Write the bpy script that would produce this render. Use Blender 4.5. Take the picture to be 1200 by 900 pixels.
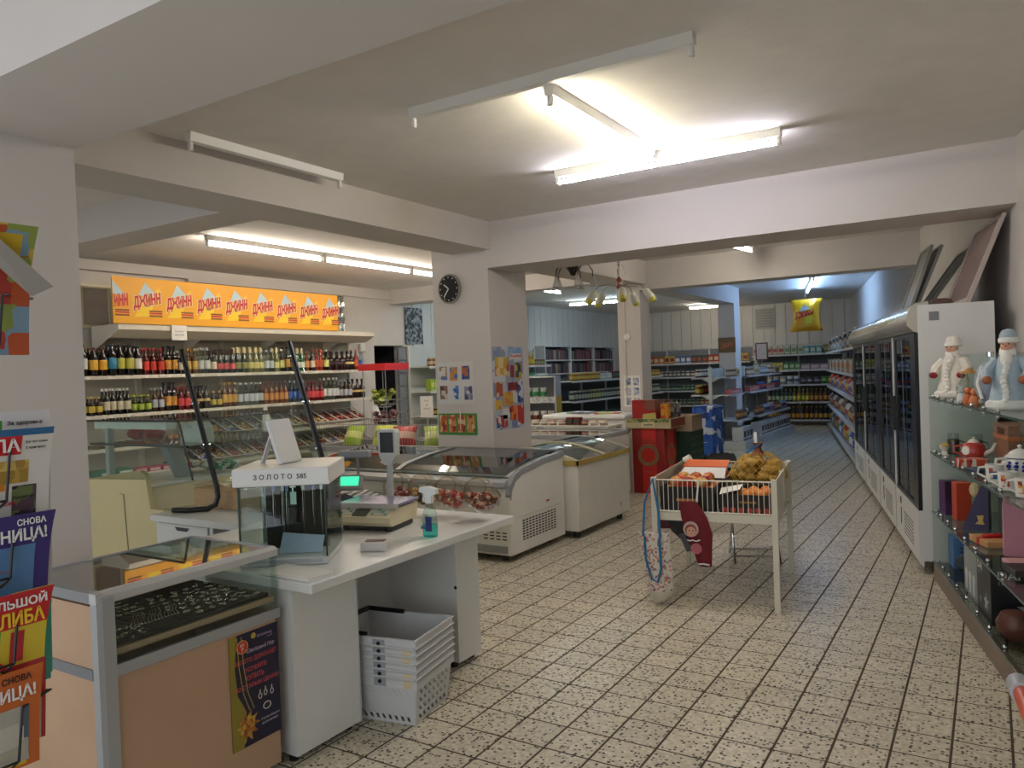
import bpy, math, random
from mathutils import Vector, Matrix, Euler
sc = bpy.context.scene
for o in list(bpy.data.objects): bpy.data.objects.remove(o)
col = sc.collection
rnd = random.Random(11)
PI = math.pi
# ------------------------------------------------------------------ camera
cam_d = bpy.data.cameras.new('camera'); cam = bpy.data.objects.new('camera', cam_d); col.objects.link(cam)
cam_d.sensor_width = 36.0; cam_d.lens = 36.0 * 901 / 1200; cam_d.clip_start = .05; cam_d.clip_end = 100
cam.matrix_world = Matrix(((0.84835871, 0.02306272, 0.52891928, 0), (0.52811463, 0.03329793, -0.84852, 0),
                           (-0.0371811, 0.99917934, 0.01606883, 1.516), (0, 0, 0, 1)))
sc.camera = cam
# ------------------------------------------------------------------ world, daylight, exposure
w = bpy.data.worlds.new('world'); sc.world = w; w.use_nodes = True
w.node_tree.nodes['Background'].inputs[0].default_value = (.75, .85, 1, 1)
w.node_tree.nodes['Background'].inputs[1].default_value = 1.0
vs = sc.view_settings
vs.view_transform = 'Standard'; vs.look = 'None'; vs.gamma = 1; vs.use_curve_mapping = False
vs.exposure = 0.3
try: sc.cycles.transparent_max_bounces = 32
except Exception: pass
def area(name, loc, rot, sx, sy, power, color):
    d = bpy.data.lights.new(name, 'AREA'); d.shape = 'RECTANGLE'; d.size = sx; d.size_y = sy; d.energy = power; d.color = color
    o = bpy.data.objects.new(name, d); col.objects.link(o); o.location = loc; o.rotation_euler = rot; return o
DAY = (.93, .96, 1.0)
# daylight falling in through the three shop windows in the front wall (behind the camera)
for k, xw in enumerate((-6.6, -3.4, -.3)):
    area('window_daylight', (xw, -1.75, 1.45), (PI / 2, 0, 0), 2.4, 2.0, 19, DAY)
TUBE = 72.0        # emission strength of a lit fluorescent tube
# ------------------------------------------------------------------ helpers
def C(h):
    h = h.lstrip('#'); r = [int(h[i:i + 2], 16) / 255 for i in (0, 2, 4)]
    return tuple(c / 12.92 if c <= .04045 else ((c + .055) / 1.055) ** 2.4 for c in r)
MATS = {}
def mat(h, rough=.55, metal=0, var=0, scale=8, bump=0, emit=0, spec=.5, coat=0, name=None):
    key = (h, rough, metal, var, scale, bump, emit, spec, coat)
    if key in MATS: return MATS[key]
    m = bpy.data.materials.new(name or 'm' + h.strip('#')); m.use_nodes = True
    nt = m.node_tree; b = nt.nodes['Principled BSDF']; c = C(h)
    b.inputs['Base Color'].default_value = (*c, 1); b.inputs['Roughness'].default_value = rough
    b.inputs['Metallic'].default_value = metal; b.inputs['Specular IOR Level'].default_value = spec
    b.inputs['Coat Weight'].default_value = coat
    if var or bump:
        tc = nt.nodes.new('ShaderNodeTexCoord'); n = nt.nodes.new('ShaderNodeTexNoise')
        n.inputs['Scale'].default_value = scale; n.inputs['Detail'].default_value = 5
        nt.links.new(tc.outputs['Object'], n.inputs['Vector'])
        if var:
            r = nt.nodes.new('ShaderNodeValToRGB'); e = r.color_ramp.elements
            e[0].position = .3; e[1].position = .7
            e[0].color = (*[x * (1 - var) for x in c], 1); e[1].color = (*[min(1, x * (1 + var)) for x in c], 1)
            nt.links.new(n.outputs['Fac'], r.inputs['Fac']); nt.links.new(r.outputs['Color'], b.inputs['Base Color'])
        if bump:
            bp = nt.nodes.new('ShaderNodeBump'); bp.inputs['Strength'].default_value = bump; bp.inputs['Distance'].default_value = .01
            nt.links.new(n.outputs['Fac'], bp.inputs['Height']); nt.links.new(bp.outputs['Normal'], b.inputs['Normal'])
    if emit:
        b.inputs['Emission Color'].default_value = (*c, 1); b.inputs['Emission Strength'].default_value = emit
    MATS[key] = m; return m
def thin_glass(h='#f2f8f5', ior=1.45, rough=.0, name='clear_glass', amount=1.0):
    key = ('glass', h, ior, rough, amount)
    if key in MATS: return MATS[key]
    m = bpy.data.materials.new(name); m.use_nodes = True; nt = m.node_tree; nt.nodes.clear()
    out = nt.nodes.new('ShaderNodeOutputMaterial'); mx = nt.nodes.new('ShaderNodeMixShader')
    t = nt.nodes.new('ShaderNodeBsdfTransparent'); t.inputs[0].default_value = (*C(h), 1)
    g = nt.nodes.new('ShaderNodeBsdfGlossy'); g.inputs['Roughness'].default_value = rough
    f = nt.nodes.new('ShaderNodeFresnel'); f.inputs[0].default_value = ior
    mu = nt.nodes.new('ShaderNodeMath'); mu.operation = 'MULTIPLY'; mu.inputs[1].default_value = amount; mu.use_clamp = True
    ge = nt.nodes.new('ShaderNodeNewGeometry'); ma = nt.nodes.new('ShaderNodeMath'); ma.operation = 'MULTIPLY_ADD'; ma.inputs[1].default_value = 1 / ior - ior; ma.inputs[2].default_value = ior
    nt.links.new(ge.outputs['Backfacing'], ma.inputs[0]); nt.links.new(ma.outputs[0], f.inputs[0])     # a thin pane: same reflectance from both sides
    nt.links.new(f.outputs[0], mu.inputs[0]); nt.links.new(mu.outputs[0], mx.inputs[0])
    nt.links.new(t.outputs[0], mx.inputs[1]); nt.links.new(g.outputs[0], mx.inputs[2]); nt.links.new(mx.outputs[0], out.inputs[0])
    MATS[key] = m; return m
def patch_mat(cols, scale=10, seed=0, base=None, thresh=None, rough=.5, name='print', stretch=(1, 1, 1)):
    """flat print: irregular coloured patches (voronoi cells picked from a colour list)"""
    key = ('patch', tuple(cols), scale, seed, rough, stretch)
    if key in MATS: return MATS[key]
    m = bpy.data.materials.new(name); m.use_nodes = True; nt = m.node_tree; b = nt.nodes['Principled BSDF']
    b.inputs['Roughness'].default_value = rough
    tc = nt.nodes.new('ShaderNodeTexCoord'); mp = nt.nodes.new('ShaderNodeMapping')
    mp.inputs['Location'].default_value = (seed * 3.7, seed * 1.3, seed * 2.1); mp.inputs['Scale'].default_value = stretch
    v = nt.nodes.new('ShaderNodeTexVoronoi'); v.distance = 'CHEBYCHEV'; v.inputs['Scale'].default_value = scale
    v.inputs['Randomness'].default_value = .8
    sp = nt.nodes.new('ShaderNodeSeparateColor'); r = nt.nodes.new('ShaderNodeValToRGB'); r.color_ramp.interpolation = 'CONSTANT'
    el = r.color_ramp.elements
    while len(el) < len(cols): el.new(.5)
    for i, c in enumerate(cols): el[i].position = i / len(cols); el[i].color = (*C(c), 1)
    L = nt.links.new
    L(tc.outputs['Object'], mp.inputs['Vector']); L(mp.outputs[0], v.inputs['Vector']); L(v.outputs['Color'], sp.inputs[0])
    L(sp.outputs[0], r.inputs['Fac']); L(r.outputs['Color'], b.inputs['Base Color'])
    MATS[key] = m; return m
class MB:
    """collects shapes, builds ONE mesh object"""
    def __init__(s): s.v = []; s.f = []; s.mi = []; s.cur = 0; s.T = None
    def _add(s, vs_, fs):
        k = len(s.v)
        if s.T is not None: vs_ = [tuple(s.T @ Vector(p)) for p in vs_]
        s.v += [tuple(p) for p in vs_]; s.f += [tuple(i + k for i in f) for f in fs]; s.mi += [s.cur] * len(fs); return s
    def box(s, x0, x1, y0, y1, z0, z1):
        return s._add([(x0, y0, z0), (x1, y0, z0), (x1, y1, z0), (x0, y1, z0), (x0, y0, z1), (x1, y0, z1), (x1, y1, z1), (x0, y1, z1)],
                      [(0, 3, 2, 1), (4, 5, 6, 7), (0, 1, 5, 4), (1, 2, 6, 5), (2, 3, 7, 6), (3, 0, 4, 7)])
    def bbox(s, x0, x1, y0, y1, z0, z1, r=.01):
        """box with chamfered edges on top and vertical sides"""
        r = min(r, (x1 - x0) / 2.01, (y1 - y0) / 2.01, (z1 - z0) / 2.01)
        def ring(i, z): return [(x0 + i, y0 + r, z), (x0 + r, y0 + i, z), (x1 - r, y0 + i, z), (x1 - i, y0 + r, z), (x1 - i, y1 - r, z), (x1 - r, y1 - i, z), (x0 + r, y1 - i, z), (x0 + i, y1 - r, z)]
        rr = [ring(r * .9, z0), ring(0, z0 + r), ring(0, z1 - r), ring(r * .9, z1)]
        vs_ = [p for q in rr for p in q]; fs = [tuple(range(7, -1, -1)), tuple(range(24, 32))]
        for k in range(3):
            for i in range(8): j = (i + 1) % 8; fs.append((k * 8 + i, k * 8 + j, k * 8 + 8 + j, k * 8 + 8 + i))
        return s._add(vs_, fs)
    def cyl(s, p0, p1, r0, r1=None, n=10, caps=True):
        r1 = r0 if r1 is None else r1; p0 = Vector(p0); p1 = Vector(p1); d = (p1 - p0).normalized()
        u = d.orthogonal().normalized(); w_ = d.cross(u); vs_ = []
        for p, r in ((p0, r0), (p1, r1)):
            for i in range(n): a = 2 * PI * i / n; vs_.append(p + u * (r * math.cos(a)) + w_ * (r * math.sin(a)))
        fs = [(i, (i + 1) % n, n + (i + 1) % n, n + i) for i in range(n)]
        if caps: fs += [tuple(range(n - 1, -1, -1)), tuple(range(n, 2 * n))]
        return s._add(vs_, fs)
    def tube(s, pts, r, n=6, closed=False):
        P = [Vector(p) for p in pts]; N = len(P); vs_ = []; u = None
        for i in range(N):
            a = P[i - 1] if (i > 0 or closed) else P[i]; b = P[(i + 1) % N] if (i < N - 1 or closed) else P[i]
            d = (b - a)
            d = d.normalized() if d.length > 1e-9 else Vector((0, 0, 1))
            if u is None: u = d.orthogonal().normalized()
            else:
                u = u - d * u.dot(d); u = u.normalized() if u.length > 1e-6 else d.orthogonal().normalized()
            w_ = d.cross(u); rr = r[i] if isinstance(r, (list, tuple)) else r
            for k in range(n): t = 2 * PI * k / n; vs_.append(P[i] + u * (rr * math.cos(t)) + w_ * (rr * math.sin(t)))
        fs = []
        for i in range(N if closed else N - 1):
            j = (i + 1) % N
            for k in range(n): l = (k + 1) % n; fs.append((i * n + k, i * n + l, j * n + l, j * n + k))
        if not closed: fs += [tuple(range(n - 1, -1, -1)), tuple(range((N - 1) * n, N * n))]
        return s._add(vs_, fs)
    def lathe(s, prof, n=14, c=(0, 0, 0), sy=1.0):
        vs_ = []; fs = []
        for r, z in prof:
            for i in range(n): a = 2 * PI * i / n; vs_.append((c[0] + r * math.cos(a), c[1] + sy * r * math.sin(a), c[2] + z))
        for k in range(len(prof) - 1):
            for i in range(n): j = (i + 1) % n; fs.append((k * n + i, k * n + j, k * n + n + j, k * n + n + i))
        if prof[0][0] > 1e-5: fs.append(tuple(range(n - 1, -1, -1)))
        if prof[-1][0] > 1e-5: fs.append(tuple(range((len(prof) - 1) * n, len(prof) * n)))
        return s._add(vs_, fs)
    def prism(s, poly, ax, a, b):
        """polygon extruded from a to b along axis ax ('x': poly=(y,z), 'y': poly=(x,z), 'z': poly=(x,y))"""
        n = len(poly)
        def P(p, t): return (t, p[0], p[1]) if ax == 'x' else (p[0], t, p[1]) if ax == 'y' else (p[0], p[1], t)
        vs_ = [P(p, a) for p in poly] + [P(p, b) for p in poly]
        fs = [tuple(range(n - 1, -1, -1)), tuple(range(n, 2 * n))] + [(i, (i + 1) % n, n + (i + 1) % n, n + i) for i in range(n)]
        return s._add(vs_, fs)
    def ell(s, c, r, n=10, m=6, jit=0, seed=0):
        g = random.Random(seed); r = (r, r, r) if not isinstance(r, (tuple, list)) else r; vs_ = [(c[0], c[1], c[2] - r[2])]; fs = []
        for k in range(1, m):
            t = -PI / 2 + PI * k / m
            for i in range(n):
                a = 2 * PI * i / n; q = 1 + g.uniform(-jit, jit)
                vs_.append((c[0] + q * r[0] * math.cos(t) * math.cos(a), c[1] + q * r[1] * math.cos(t) * math.sin(a), c[2] + q * r[2] * math.sin(t)))
        vs_.append((c[0], c[1], c[2] + r[2])); L = len(vs_) - 1
        for i in range(n): fs.append((0, 1 + (i + 1) % n, 1 + i)); fs.append((L, L - n + i, L - n + (i + 1) % n))
        for k in range(m - 2):
            for i in range(n): j = (i + 1) % n; q = 1 + k * n; fs.append((q + i, q + j, q + n + j, q + n + i))
        return s._add(vs_, fs)
    def raw(s, vs_, fs): return s._add(vs_, fs)
    def mesh(s, name, mats, smooth=False):
        me = bpy.data.meshes.new(name); me.from_pydata(s.v, [], s.f)
        for m in (mats if isinstance(mats, (list, tuple)) else [mats]): me.materials.append(m)
        me.polygons.foreach_set('material_index', s.mi); me.update()
        bm_fix(me)
        if smooth:
            me.polygons.foreach_set('use_smooth', [True] * len(me.polygons))
            try: me.set_sharp_from_angle(angle=math.radians(40))
            except Exception: pass
        return me
    def build(s, name, mats, parent=None, smooth=False, loc=None, rz=0):
        return link(name, s.mesh(name, mats, smooth), parent, loc, rz)
import bmesh
def bm_fix(me):
    b = bmesh.new(); b.from_mesh(me); bmesh.ops.recalc_face_normals(b, faces=b.faces); b.to_mesh(me); b.free()
def link(name, me, parent=None, loc=None, rz=0):
    o = bpy.data.objects.new(name, me); col.objects.link(o)
    if parent is not None: o.parent = parent
    if loc is not None: o.location = loc
    if rz: o.rotation_euler = (0, 0, rz)
    return o
def tag(o, label=None, cat=None, group=None, kind=None):
    if label: o['label'] = label
    if cat: o['category'] = cat
    if group: o['group'] = group
    if kind: o['kind'] = kind
    return o
def thing(name, label, cat, loc=(0, 0, 0), rz=0, group=None):
    o = bpy.data.objects.new(name, None); o.empty_display_size = .1; col.objects.link(o); o.location = loc; o.rotation_euler = (0, 0, rz)
    return tag(o, label, cat, group)
def struct(o): o['kind'] = 'structure'; return o
def copy_tree(o, parent=None):
    c = o.copy(); col.objects.link(c)
    if parent is not None: c.parent = parent
    for ch in o.children: copy_tree(ch, c)
    return c
def B(x0, x1, y0, y1, z0, z1): return MB().box(x0, x1, y0, y1, z0, z1)
def BB(x0, x1, y0, y1, z0, z1, r=.01): return MB().bbox(x0, x1, y0, y1, z0, z1, r)
TX = {}
def txt(s, w_, h_, m, parent, loc, rot=(PI / 2, 0, 0), bold=.02, name='lettering', shear=0, slant=0):
    """flat lettering fitted to w x h (slant: rises along its length), centred on loc"""
    key = (s, bold, shear)
    if key not in TX:
        cu = bpy.data.curves.new('t', 'FONT'); cu.body = s; cu.size = 1; cu.offset = bold; cu.shear = shear; cu.resolution_u = 2
        cu.align_x = 'CENTER'
        o = bpy.data.objects.new('t', cu); col.objects.link(o); bpy.context.view_layer.update()
        me = bpy.data.meshes.new_from_object(o.evaluated_get(bpy.context.evaluated_depsgraph_get()))
        bpy.data.objects.remove(o)
        xs = [v.co.x for v in me.vertices]; ys = [v.co.y for v in me.vertices]
        cx, cy, sx, sy = (max(xs) + min(xs)) / 2, (max(ys) + min(ys)) / 2, max(xs) - min(xs), max(ys) - min(ys)
        for v in me.vertices: v.co = ((v.co.x - cx) / sx, (v.co.y - cy) / sy, 0)
        TX[key] = me
    me = TX[key].copy(); 
    for v in me.vertices: v.co = (v.co.x * w_, v.co.y * h_ + v.co.x * w_ * slant, 0)
    me.materials.clear(); me.materials.append(m)
    o = link(name, me, parent, loc); o.rotation_euler = rot; return o
FX = (PI / 2, 0, PI / 2)      # lettering on a face looking to +x
FY = (PI / 2, 0, 0)           # lettering on a face looking to -y
def side(T): return T
TH = math.radians(12.4)       # the right-hand wall runs askew to the tile grid
def xw(y): return .17 - .2198 * (y - 6.07)
# shared materials
WHITE = mat('#e4e2da', .45, var=.03); WALL = mat('#cfc9c1', .85, var=.03, scale=3, bump=.15); CEIL = mat('#e2deD8', .9, var=.03, scale=5, bump=.6)
COLM = mat('#cec8c2', .8, var=.02, scale=2); METW = mat('#dcd8cd', .4); CHROME = mat('#cfd2d4', .18, 1); BLACK = mat('#121214', .45)
STEEL = mat('#aeb1b3', .35, .9); ALU = mat('#b4b8be', .4, .7); GLASS = thin_glass(); GLASSG = thin_glass('#f0f6f3', name='green_glass')
LAM = mat('#dedfdc', .3, var=.015); GREY = mat('#8a8c8e', .5); CREAM = mat('#d8d0b0', .5, var=.03); RED = mat('#b3191c', .45); PAPER = mat('#e9e6df', .7)
# ================================================================== the setting
def terrazzo():
    m = bpy.data.materials.new('terrazzo_tile'); m.use_nodes = True; nt = m.node_tree; b = nt.nodes['Principled BSDF']; L = nt.links.new
    g = nt.nodes.new('ShaderNodeNewGeometry'); oi = nt.nodes.new('ShaderNodeObjectInfo')
    def vor(scale, lo, hi):
        v = nt.nodes.new('ShaderNodeTexVoronoi'); v.inputs['Scale'].default_value = scale; L(g.outputs['Position'], v.inputs['Vector'])
        r = nt.nodes.new('ShaderNodeValToRGB'); r.color_ramp.elements[0].position = lo; r.color_ramp.elements[1].position = hi
        sp = nt.nodes.new('ShaderNodeSeparateColor'); L(v.outputs['Color'], sp.inputs[0]); L(sp.outputs[0], r.inputs['Fac'])
        n = nt.nodes.new('ShaderNodeTexNoise'); n.inputs['Scale'].default_value = scale * .6; L(g.outputs['Position'], n.inputs['Vector'])
        d = nt.nodes.new('ShaderNodeMath'); d.operation = 'MULTIPLY_ADD'; d.inputs[1].default_value = .55; L(n.outputs['Fac'], d.inputs[0]); L(v.outputs['Distance'], d.inputs[2])
        lt = nt.nodes.new('ShaderNodeMath'); lt.operation = 'LESS_THAN'; lt.inputs[1].default_value = .70; L(d.outputs[0], lt.inputs[0])
        mu = nt.nodes.new('ShaderNodeMath'); mu.operation = 'MULTIPLY'; L(r.outputs['Color'], mu.inputs[0]); L(lt.outputs[0], mu.inputs[1]); return mu
    big = nt.nodes.new('ShaderNodeTexNoise'); big.inputs['Scale'].default_value = 45; big.inputs['Detail'].default_value = 3; L(g.outputs['Position'], big.inputs['Vector'])
    r0 = nt.nodes.new('ShaderNodeValToRGB'); r0.color_ramp.elements[0].position = .35; r0.color_ramp.elements[1].position = .68
    r0.color_ramp.elements[0].color = (*C('#bfb499'), 1); r0.color_ramp.elements[1].color = (*C('#dfd7c4'), 1); L(big.outputs['Fac'], r0.inputs['Fac'])
    dark = vor(64, .63, .65); pale = vor(50, .76, .78)
    def mix(fac, a, colr):
        x = nt.nodes.new('ShaderNodeMix'); x.data_type = 'RGBA'; L(fac.outputs[0], x.inputs[0]); L(a, x.inputs[6]); x.inputs[7].default_value = (*C(colr), 1); return x.outputs[2]
    c = mix(pale, r0.outputs['Color'], '#ded7c6'); c = mix(dark, c, '#463b32')
    hs = nt.nodes.new('ShaderNodeHueSaturation'); mr = nt.nodes.new('ShaderNodeMapRange'); L(oi.outputs['Random'], mr.inputs[0])
    mr.inputs[3].default_value = .93; mr.inputs[4].default_value = 1.06; L(mr.outputs[0], hs.inputs['Value']); L(c, hs.inputs['Color'])
    L(hs.outputs[0], b.inputs['Base Color']); b.inputs['Roughness'].default_value = .34; b.inputs['Specular IOR Level'].default_value = .45
    return m
TERR = terrazzo()
floor = struct(B(-8.6, 2.6, -1.9, 19.6, -.08, -.0018).build('floor', mat('#4f4334', .9)))
tag(floor, 'speckled terrazzo tile floor with dark joints')
def tile_geo(mb, cx, cy, h=.0955):
    b = .002
    vs_ = [(cx + sx * h, cy + sy * h, -.004) for sx, sy in ((-1, -1), (1, -1), (1, 1), (-1, 1))] + [(cx + sx * h, cy + sy * h, -b) for sx, sy in ((-1, -1), (1, -1), (1, 1), (-1, 1))] + [(cx + sx * (h - b), cy + sy * (h - b), 0) for sx, sy in ((-1, -1), (1, -1), (1, 1), (-1, 1))]
    mb.raw(vs_, [(0, 1, 5, 4), (1, 2, 6, 5), (2, 3, 7, 6), (3, 0, 4, 7), (4, 5, 9, 8), (5, 6, 10, 9), (6, 7, 11, 10), (7, 4, 8, 11), (8, 9, 10, 11)])
tm = MB(); tile_geo(tm, 0, 0); tile_me = tm.mesh('tile', TERR)
cells = []
for i in range(-43, 12):
    for j in range(-9, 98):
        x = .0374 + .2 * i + .1; y = .0462 + .2 * j + .1
        if -8.4 < x < xw(y) - .02 and y < 19.3: cells.append((x, y))
def seen(x, y):
    d = -.529 * x + .8485 * y; 
    if d < .5: return None
    px = 600 + 901 * (.848 * x + .528 * y) / d; py = 450 + 901 * 1.516 / d
    hidden = (x < -2.2 and y < 3.5) or (x < -3.0 and 5 < y < 7.3 + (x + 3) * -.2) or x < -3.9 or x > xw(y) - .5
    return d if (-10 < px < 1210 and py < 905 + 15 and not hidden) else None
vis = sorted([(seen(x, y), x, y) for x, y in cells if seen(x, y)])[:300]
near = set((x, y) for _, x, y in vis)
for x, y in [(a, b) for _, a, b in vis]: link('tile', tile_me, floor, (x, y, 0))
tf = MB()
for x, y in cells:
    if (x, y) not in near: tile_geo(tf, x, y)
tag(tf.build('tile_field', TERR, floor), kind='stuff')
ceiling = struct(B(-8.6, 2.6, -1.9, 19.6, 2.93, 3.02).build('ceiling', CEIL))
# left wall with a doorway, its far half clad in upright panels
PAN = mat('#c9ccc9', .7, var=.03); PANB = mat('#cfc9bd', .7, var=.03)
wl = MB(); wl.box(-8.6, -8.4, -1.9, 9.33, 0, 2.93).box(-8.6, -8.4, 10.05, 19.6, 0, 2.93).box(-8.6, -8.4, 9.33, 10.05, 2.02, 2.93)
wall_left = struct(wl.build('wall_left', WALL)); pm = BB(0, .02, .004, .256, 0, 1.0, .004).mesh('panel', PAN)
for k in range(35): o = link('panel', pm, wall_left, (-8.4, 10.3 + k * .26, 1.92))
wb = struct(B(-8.6, 0, 19.3, 19.6, 0, 2.93).build('wall_back', WALL)); pm2 = BB(.004, .256, -.02, 0, 0, 1.0, .004).mesh('panel', PANB)
for k in range(21): link('panel', pm2, wb, (-8.36 + k * .262, 19.3, 1.92))
d1 = struct(B(-9.3, -9.25, 9.1, 10.3, 0, 2.2).build('door_1', mat('#0b0b0d', .9)))
dd = MB(); dd.box(-9.25, -8.6, 9.2, 9.33, 0, 2.1).box(-9.25, -8.6, 10.05, 10.2, 0, 2.1).box(-9.25, -8.6, 9.2, 10.2, 2.02, 2.2); dd.build('door_passage', mat('#15151a', .9), d1)
# right wall, askew
def skew(name, u0, u1, v0, v1, z0, z1, m, parent=None): return B(v0, v1, u0, u1, z0, z1).build(name, m, parent, loc=(.17, 6.07, 0), rz=TH)
wr = struct(skew('wall_right', -8.4, 14.2, 0, .2, 0, 2.93, WALL))
# front wall with three window openings behind the camera
wf = MB(); wf.box(-8.6, 2.6, -1.9, -1.7, 0, .45).box(-8.6, 2.6, -1.9, -1.7, 2.5, 2.93)
for a, b in ((-8.6, -7.8), (-5.4, -4.6), (-2.2, -1.5), (.9, 2.6)): wf.box(a, b, -1.9, -1.7, .45, 2.5)
struct(wf.build('wall_front', WALL))
for k, a in enumerate((-7.8, -4.6, -1.5)):
    wn = MB(); b = a + 2.4
    wn.box(a, b, -1.84, -1.78, .45, .51).box(a, b, -1.84, -1.78, 2.44, 2.5).box(a, a + .06, -1.84, -1.78, .51, 2.44).box(b - .06, b, -1.84, -1.78, .51, 2.44).box(a + 1.17, a + 1.23, -1.84, -1.78, .51, 2.44)
    struct(wn.build('window_%d' % (k + 1), WHITE))
# beams and columns
def sbox(name, a, label=None):
    o = struct(B(*a).build(name, COLM))
    if label: o['label'] = label
    return o
sbox('trim_1', (-8.4, xw(1.5) + .25, 1.23, 1.77, 2.5, 2.93), 'deep white ceiling beam across the front of the shop')
sbox('trim_2', (-4.0, xw(6.06) + .16, 6.06, 6.60, 2.5, 2.93), 'deep white ceiling beam crossing the middle of the shop')
sbox('trim_3', (-4.42, -3.97, 1.77, 6.06, 2.67, 2.93), 'shallow ceiling beam running back to the poster column')
sbox('trim_4', (-8.4, -4.42, 3.42, 3.76, 2.67, 2.93), 'shallow beam over the deli corner')
sbox('trim_5', (-4.36, -3.9, 6.75, 9.75, 2.62, 2.93), 'ceiling beam between the two middle columns')
sbox('trim_6', (-4.0, xw(9.75) + .16, 9.75, 10.1, 2.55, 2.93), 'second cross beam behind the chandeliers')
sbox('trim_7', (-4.36, -3.98, 10.1, 14.25, 2.62, 2.93), 'ceiling beam running to the far column')
sbox('trim_8', (-8.4, -4.33, 9.75, 10.1, 2.7, 2.93), 'shallow beam over the left aisle')
sbox('column_1', (-3.85, -3.19, 1.23, 1.77, 0, 2.5), 'broad white column behind the magazine rack')
sbox('column_2', (-4.66, -4.0, 6.06, 6.75, 0, 2.93), 'white column carrying the clock and posters')
sbox('column_3', (-4.33, -4.0, 9.75, 10.08, 0, 2.93), 'slim white column behind the chandeliers')
sbox('column_4', (-4.3, -4.0, 14.25, 14.62, 0, 2.93), 'slim far column standing in the middle shelving')
sbox('trim_9', (-8.4, -8.3, 3.8, 5.95, 2.80, 2.87), 'white cable trunking along the left wall'); sbox('trim_10', (-8.4, -8.33, 5.95, 14, 2.77, 2.82), 'thin white trunking along the left wall')
pl = struct(B(-8.4, -8.37, 4.66, 4.95, 2.2, 2.60).build('window_4', mat('#b4b1a8', .5))); MB().box(-8.4, -8.35, 4.60, 4.66, 2.16, 2.65).box(-8.4, -8.35, 4.95, 5.01, 2.16, 2.65).box(-8.4, -8.35, 4.66, 4.95, 2.60, 2.65).box(-8.4, -8.35, 4.66, 4.95, 2.16, 2.2).build('window_frame', CREAM, pl)
tag(pl, 'grey blind window panel beside the yellow banner')
# ================================================================== fluorescent lamps
LAMPH = mat('#e6e5df', .4)
def lamp(loc, rz, L, lit, tint, label, cat='lamp', strength=1.0, one=False, group=None):
    t = thing('fluorescent_lamp', label, cat, loc, rz, group)       # origin on the ceiling, lamp along local y
    h = MB(); h.prism([(-.03, 0), (.03, 0), (.022, -.05), (-.022, -.05)], 'y', -L / 2, L / 2); h.build('housing', LAMPH, t)
    for s in (-1, 1): BB(-.014, .014, s * (L / 2 - .015) - .012, s * (L / 2 - .015) + .012, -.1, -.048, .004).build('lamp_holder', LAMPH, t)
    if lit:
        e = mat(tint, .5, emit=TUBE * strength)
        MB().cyl((0, -L / 2 + .028, -.083), (0, L / 2 - .028, -.083), .014, n=10, caps=True).build('tube', e, t, True)
    return t
ZC = 2.93
lamp((-1.83, 4.06, ZC), 0, 1.36, True, '#fff4d8', 'lit warm fluorescent lamp forming the upright of the ceiling H')
lamp((-1.82, 4.86, ZC), PI / 2, 1.55, True, '#f4f0ff', 'lit fluorescent crossbar lamp nearest the deep middle beam', strength=.85)
lamp((-1.815, 3.24, ZC), PI / 2, 1.55, False, '', 'unlit tubeless fluorescent housing closing the ceiling H')
lamp((-3.80, 3.35, ZC), 0, 1.2, False, '', 'unlit slim fluorescent housing along the shallow beam')
for k, y in enumerate((5.48, 7.02, 8.56)): lamp((-6.33, y, ZC), 0, 1.5, True, '#fff1df', ('lit fluorescent lamp over the liquor shelves next to the deli beam', 'lit middle lamp of the row over the liquor shelves', 'lit lamp of the liquor row nearest the clock column')[k], group='lamps over the liquor aisle', strength=1.0)
lamp((-6.3, 11.0, ZC), 0, 1.6, True, '#dff4ff', 'lit cool fluorescent lamp behind the poster column', strength=1.1)
for k, (x, y, r) in enumerate(((-6.75, 14.3, -1.3),)):
    lamp((x, y, ZC), PI / 2 + .15, 1.3, True, '#dff4ff', 'lit cool fluorescent lamp hung in front of the far left panels')
lamp((-5.55, 17.7, ZC), PI / 2, .95, True, '#fff3e2', 'lit fluorescent lamp over the back wall shelves')
lamp((-2.47, 8.72, ZC), -.12, 1.3, True, '#fff6e8', 'lit fluorescent lamp between the two cross beams', strength=.7)
lamp((-2.74, 14.7, ZC), .23, 2.4, True, '#9cc6ff', 'lit bluish fluorescent lamp above the chips balloon', strength=1.1)
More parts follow.
